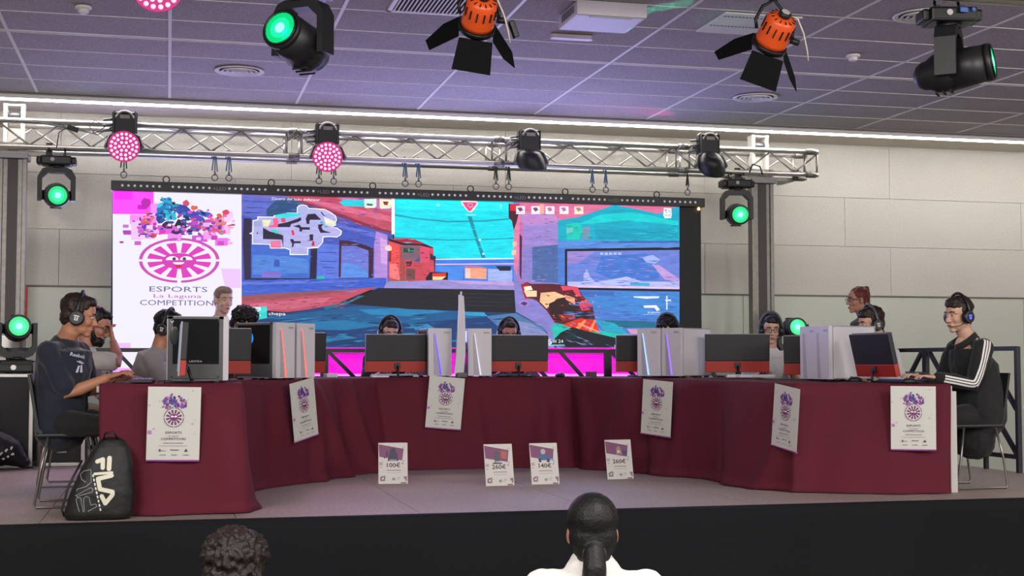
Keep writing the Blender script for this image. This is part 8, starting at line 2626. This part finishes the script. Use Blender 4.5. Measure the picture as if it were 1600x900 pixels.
    for i in (0, 1): t.limb([hips[i], kn[i], an[i]+V((0, 0, .03))], [.095, .075, .06], 12)
    remesh(t.build('trousers', trousers or fabric('denim_dark', '1c1e26'), r), .012, 4, .015, .1)
    for i in (0, 1):
        k = MB(); k.limb([an[i]+V((-.03, 0, -.045)), an[i]+V((.06, 0, -.05)), an[i]+V((.15, 0, -.062))], [(.04, .040), (.045, .035), (.038, .024)], 12, (0, 1, 0)); k.build('shoe', M_BLK, r)
    # face details
    for s_ in (1, -1):
        e = MB(); e.ell(H(.0795, s_*.031, .012), (.010, .0125, .006), R3, 10, 6); eo = e.build('eye', M_EYE, r)
        MB().ell(H(.0865, s_*.031, .0115), (.0045, .006, .0055), R3, 8, 6).build('iris', M_IRIS, eo)
        MB().limb([H(.093, s_*.014, .034), H(.093, s_*.030, .039), H(.078, s_*.050, .034)], [.0035, .0045, .003], 8).build('eyebrow', hmat, r)
    MB().ell(H(.0935, 0, -.0595), (.007, .021, .0065), R3, 12, 6).build('lips', M_LIP, r)
    h = MB(); k = hair_scale; E = lambda c_, r_: h.ell(M @ V(c_), tuple(x*k for x in r_), R3, 16, 10)
    if hair in ('short', 'fringe', 'curly'):
        E((-.030, 0, .063), (.099, .085, .084)); E((-.060, 0, .0), (.054, .071, .078)); E((.036, 0, .104), (.052, .058, .034))
        for s_ in (1, -1): E((-.012, s_*.062, .038), (.042, .021, .048))
        if hair == 'fringe': E((.066, 0, .086), (.028, .052, .024)); E((.055, .03, .082), (.03, .03, .026))
        if hair == 'curly': E((-.01, 0, .075), (.118, .105, .085)); E((-.055, 0, .0), (.072, .095, .085))
    elif hair == 'back': E((-.020, 0, .050), (.100, .082, .086)); E((-.055, 0, .0), (.056, .072, .080)); E((-.112, 0, .02), (.036, .036, .036)); E((.012, 0, .088), (.076, .070, .046))
    elif hair == 'bun': E((-.022, 0, .052), (.101, .084, .088)); E((-.055, 0, .0), (.058, .074, .080)); E((-.085, 0, .105), (.036, .036, .036)); E((-.055, 0, .10), (.03, .03, .03))
    elif hair == 'pony':
        E((-.020, 0, .050), (.106, .088, .092)); E((-.050, 0, -.005), (.066, .082, .092)); E((-.070, 0, -.05), (.04, .06, .06))
        h.limb([H(-.10, 0, -.05), H(-.125, 0, -.10), H(-.12, .005, -.20), H(-.105, 0, -.34)], [.036, .040, .044, .026], 12, (0, 1, 0))
    remesh(h.build('hair', hmat, r), .0065 if hair != 'pony' else .005, 2 if hair == 'curly' else 9, {'curly': .040, 'pony': .0015, 'back': .004}.get(hair, .016), .022 if hair in ('curly',) else .03)
    if hair == 'pony': MB().tube([H(-.105+.0*math.sin(t), .036*math.cos(t), -.062+.036*math.sin(t)) for t in [q*PI/8 for q in range(16)]], .007, 6, True).build('hair_tie', M_BLK, r)
    if beard:
        d = MB(); d.ell(H(.045, 0, -.088), (.056, .056, .046), R3); d.ell(H(.075, 0, -.095), (.030, .034, .036), R3)
        for s_ in (1, -1): d.limb([H(.01, s_*.063, -.02), H(.025, s_*.056, -.06), H(.05, s_*.035, -.085)], [.010, .018, .02], 8)
        d.limb([H(.095, -.022, -.046), H(.102, 0, -.042), H(.095, .022, -.046)], [.006, .007, .006], 8); remesh(d.build('beard', beard, r), .006, 3, .010, .02)
    if headset:
        g = thing('headset', None, None) ; g.parent = r
        for k_ in ('label', 'category'):
            if k_ in g: del g[k_]
        MB().tube([H(-.012, .100*math.cos(t), .012+.150*math.sin(t)) for t in [q*PI/14 for q in range(15)]], .011, 8).build('headband', M_HSG if headset == 2 else M_HS, g)
        for s_ in (1, -1):
            q = MB(M @ Matrix.Translation((-.006, 0, -.008)) @ Matrix.Rotation(-s_*PI/2, 4, 'X')); q.lathe([(.030, .066), (.046, .070), (.048, .086), (.044, .104), (.034, .110)], n=24); q.build('ear_cup', M_HS, g)
            q = MB(M @ Matrix.Translation((-.006, 0, -.008)) @ Matrix.Rotation(-s_*PI/2, 4, 'X')); q.lathe([(.040, .104), (.042, .108), (.034, .1115)], n=24, caps=False); q.build('cup_ring', M_HSG, g)
            a = Art(.0003)
            for (x, y, u, v) in ((-.016, .008, .032, .007), (-.010, -.016, .006, .022), (-.004, -.016, .014, .006), (-.002, -.004, .012, .005), (.006, -.014, .006, .020)): a.rect(x, y, u, v, cup_col)
            link_mesh('logo', a.mesh('logo', PRINT if cup_col[0] != '6' else mat('cup_glow', '2030a0', .4, emit=1.6, ecol=(.10, .16, 1)), lambda x, y, z: (M @ V((-.006-s_*x*-1 if s_ > 0 else -.006+x, s_*(.1115+z), y-.008)))[:]), g)
        if mic: sm = 1 if headset != 3 else -1; MB().tube([H(.02, .09*sm, -.035), H(.06, .082*sm, -.062), H(.10, .045*sm, -.066), H(.112, .03*sm, -.064)], .003, 6).build('microphone', M_HS, g)
    if glasses:
        g = MB()
        for s_ in (1, -1):
            g.tube([H(.098, s_*(.032)+.024*math.cos(t), .010+.018*math.sin(t)) for t in [q*PI/8 for q in range(16)]], .0022, 6, True); g.tube([H(.096, s_*.056, .016), H(.04, s_*.074, .014), H(-.005, s_*.080, .008)], .0022, 6)
        g.tube([H(.099, -.008, .014), H(.102, 0, .016), H(.099, .008, .014)], .0022, 6); g.build('glasses', M_GLS, r)
    return r, so, M, (sh, el, wr)
NAVY = fabric('navy_cotton', '14192c'); GREY = fabric('grey_cotton', '8c8684'); WHT = fabric('white_cotton', 'cdcaca'); BLKF = fabric('black_fabric', '121214', .1); LGT = fabric('pale_cotton', 'b8b2b0'); KHAKI = fabric('khaki', '84725a')
# player at the left front
m1, m1s, m1M, m1j = person('young man in navy t-shirt and headset typing at the left front table', (-.63, 8.97, S), -26, (.105, 1.15), (12, 24), ((.23, .22, .785), (.325, -.04, .78)), skin=SK1, shirt=NAVY, hair='short', hmat=H_BR, headset=1, vox=.0052, broad=1.18, cup_col='d8d8d8', mic=False, poles=((-.6, .5, -1), (-1, -.3, -.7)), hcurl=.45, trousers=BLKF, hair_scale=1.03, nb=(-.095, -.150))
a = Art(.00005); a.text('Reebok', 0, 0, .026, 'c8c8d4', .95, .02, rot=-.22)
a.poly([(-.01, -.03), (.03, -.05), (.05, -.045), (.02, -.025)], 'b8b8cc'); a.poly([(.005, -.06), (.018, -.06), (.005, -.11), (-.012, -.11)], 'c8c8d4'); a.poly([(.022, -.06), (.034, -.055), (.038, -.11), (.018, -.11)], 'c8c8d4')
def chest(x, y, z):
    t = R(26)-x/.19; r_ = 1+z; return (.004+(.166+z)*math.cos(t), -(.222+z)*math.sin(t), .905+y*.85)
link_mesh('chest_print', a.mesh('chest_print', PRINT, chest), m1)
place_chair(-.63, 8.97, 2, 'black shell chair on wire legs under the man in the navy t-shirt')
person('bearded man with glasses, hand on his chin, behind the man in navy', (-.70, 10.42, S), -4, (.19, 1.13), (22, -12), ((.40, .10, .77), (.32, -.06, 1.02)), skin=SK3, shirt=LGT, hair='short', hmat=H_BK, glasses=True, beard=H_BK, trousers=KHAKI, poles=((-.6, .5, -1), (.5, -.9, -.6)), hdir=((1, 0, -.1), (-.2, .1, 1)), hcurl=.9, knees=.40, vox=.006)
place_chair(-.72, 10.42, -4, 'black shell chair under the bearded man behind the front player')
person('player in a grey t-shirt seen from behind, in front of the white banner', (-.20, 10.98, S), -12, (.20, 1.13), (14, -10), ((.50, .12, .78), (.46, -.16, .78)), skin=SK1, shirt=GREY, hair='short', hmat=H_BK, headset=1, broad=1.1)
place_chair(-.22, 10.98, -12, 'black shell chair under the player in grey before the banner')
person('woman with pale hair pulled back standing before the white banner', (.44, 12.60, S), -60, (.06, 1.44), (6, -6), ((.05, .24, .80), (.05, -.24, .80)), seated=False, skin=skin_mat('skin_pale', 'c8a090'), shirt=mat('pink_cotton', 'b09098', .85, bump=.2, bscale=120), hair='back', hmat=H_BL, scale=.985, nb=(-.06, -.165))
person('player with dark curly hair half hidden behind the blue-glowing tower', (.52, 11.86, S), -48, (.14, 1.19), (12, 0), ((.46, .14, .78), (.46, -.14, .78)), skin=SK1, shirt=BLKF, hair='curly', hmat=H_BK, sleeve='long')
place_chair(.50, 11.88, -48, 'black shell chair under the curly-haired player at left')
person('player with headset behind the middle left monitor, only his forehead showing', (1.93, 12.52, S), -88, (.13, 1.135), (16, 0), ((.46, .14, .775), (.46, -.14, .775)), skin=SK2, shirt=BLKF, hair='fringe', hmat=H_BR, headset=1)
place_chair(1.93, 12.52, -88, 'black shell chair under the middle left player')
person('player with headset behind the monitor right of the white slab', (3.04, 12.52, S), -92, (.13, 1.13), (16, 0), ((.46, .14, .775), (.46, -.14, .775)), skin=SK3, shirt=BLKF, hair='short', hmat=H_BR, headset=1)
place_chair(3.04, 12.52, -92, 'black shell chair under the player right of the white slab')
person('player bent low behind the pair of lit white towers, headband showing', (4.50, 12.10, S), -118, (.16, 1.175), (30, 0), ((.46, .14, .775), (.46, -.14, .775)), skin=SK2, shirt=BLKF, hair='curly', hmat=H_BK, headset=2, hair_scale=.86)
place_chair(4.51, 12.12, -118, 'black shell chair under the player behind the lit towers')
person('young man with glasses and headset in a white t-shirt at the right diagonal', (5.14, 11.34, S), -105, (.12, 1.155), (8, 0), ((.44, .12, .78), (.44, -.14, .78)), skin=SK2, shirt=WHT, hair='fringe', hmat=H_BK, headset=2, glasses=True, vox=.006)
place_chair(5.15, 11.36, -105, 'black shell chair under the young man with glasses at right')
person('woman with auburn hair in a bun and glasses standing behind the right players', (6.32, 11.85, S), 176, (.04, 1.45), (2, 0), ((.05, .24, .80), (.05, -.24, .80)), seated=False, skin=SK3, shirt=fabric('dark_brown_top', '2a2220'), hair='bun', hmat=H_RED, glasses=True, vox=.006)
person('player in white with headset half hidden behind the tilted monitor at right', (5.58, 9.98, S), 178, (.18, 1.175), (12, 4), ((.44, .22, .775), (.46, .02, .775)), skin=SK2, shirt=WHT, hair='fringe', hmat=H_BR, headset=2, vox=.006)
place_chair(5.60, 9.98, 178, 'black shell chair under the player in white at right')
m12, m12s, m12M, m12j = person('young man in black jacket with three white sleeve stripes at the right table end', (5.53, 8.78, S), 181, (.10, 1.20), (6, 12), ((.38, .15, .77), (.36, -.12, .775)), skin=SK2, shirt=BLKF, sleeve='long', hair='fringe', hmat=H_BR, headset=1, vox=.0052, coat=.14, cup_col='6070e0', poles=((-.4, .35, -1), (-.5, -.5, -1)), trousers=BLKF, hcurl=.5, nb=(-.085, -.165), collar=-.06)
place_chair(5.50, 8.76, 181, 'black shell chair on wire legs under the man in the striped jacket')
# three white stripes down the sleeve
sh, el, wr = m12j; path = [sh[0]+V((-.01, -.06, .055)), sh[0]+V((0, .02, .03)), sh[0].lerp(el[0], .3), sh[0].lerp(el[0], .6), el[0], el[0].lerp(wr[0], .35), el[0].lerp(wr[0], .85)]
for k in (-1, 0, 1):
    m = MB(); cols_ = []
    fine = []
    for i in range(len(path)-1):
        for t in range(6): fine.append(path[i].lerp(path[i+1], t/6))
    fine.append(path[-1])
    for it in range(4): fine = [fine[0]]+[(fine[i-1]+fine[i]*2+fine[i+1])/4 for i in range(1, len(fine)-1)]+[fine[-1]]
    for i, p in enumerate(fine):
        d = (fine[min(i+1, len(fine)-1)]-fine[max(i-1, 0)]).normalized(); n_ = d.cross(V((0, 1, 0))).normalized(); c_ = p+n_*(k*.019-.0)+V((0, .12, 0))
        cols_.append((m.v(c_-n_*.006), m.v(c_+n_*.006)))
    for p, q in zip(cols_, cols_[1:]): m.f([p[0], p[1], q[1], q[0]])
    o = m.build('sleeve_stripe', mat('stripe_white', 'dedad8', .6), m12); s_ = o.modifiers.new('s', 'SHRINKWRAP'); s_.target = m12s; s_.wrap_method = 'PROJECT'; s_.use_project_y = True; s_.use_positive_direction = False; s_.use_negative_direction = True; s_.offset = .003
nk = m12M @ V((-.03, 0, -.16))
MB().tube([nk+V((.075*math.cos(t), .07*math.sin(t), -.035-.045*math.cos(t))) for t in [q*PI/8 for q in range(16)]], .003, 6, True).build('neck_chain', M_STEEL, m12)
nk = m12M @ V((-.035, 0, -.135))
c = MB(); c.tube([nk+V((.012+.078*math.cos(t), .080*math.sin(t), -.048-.050*math.cos(t))) for t in [q*PI/10+.45 for q in range(18)]], .026, 8); c.limb([nk+V((-.07, -.04, -.03)), nk+V((-.07, .04, -.03))], [.03, .03], 10, (0, 0, 1)); remesh(c.build('collar', BLKF, m12), .006, 4)
c = MB(); c.ell(nk+V((.026, 0, -.060)), (.036, .044, .060), Matrix.Rotation(R(-25), 3, 'Y')); remesh(c.build('open_neck', SK2, m12), .006, 3)
# audience in front of the stage
person('audience member with dark curly hair seen from behind at bottom left', (.20, 4.38, 0), 80, (.06, 1.12), (4, 0), ((.30, .12, .62), (.30, -.12, .62)), skin=SK1, shirt=BLKF, hair='curly', hmat=hair_mat('hair_curly_brown', '1a110e'), scale=.90, vox=.008, hair_scale=1.10)
place_chair(.20, 4.38, 80, 'black shell chair of the curly-haired audience member', 0)
person('woman with long dark ponytail in a white t-shirt seen from behind at the bottom', (1.37, 4.42, 0), 76, (.05, 1.098), (4, 0), ((.30, .12, .62), (.30, -.12, .62)), skin=SK3, shirt=fabric('white_tee', 'd8d5d0'), hair='pony', hmat=H_BK, vox=.006, broad=1.06, nb=(-.03, -.115), collar=-.015)
place_chair(1.37, 4.42, 76, 'black shell chair of the woman with the ponytail', 0)
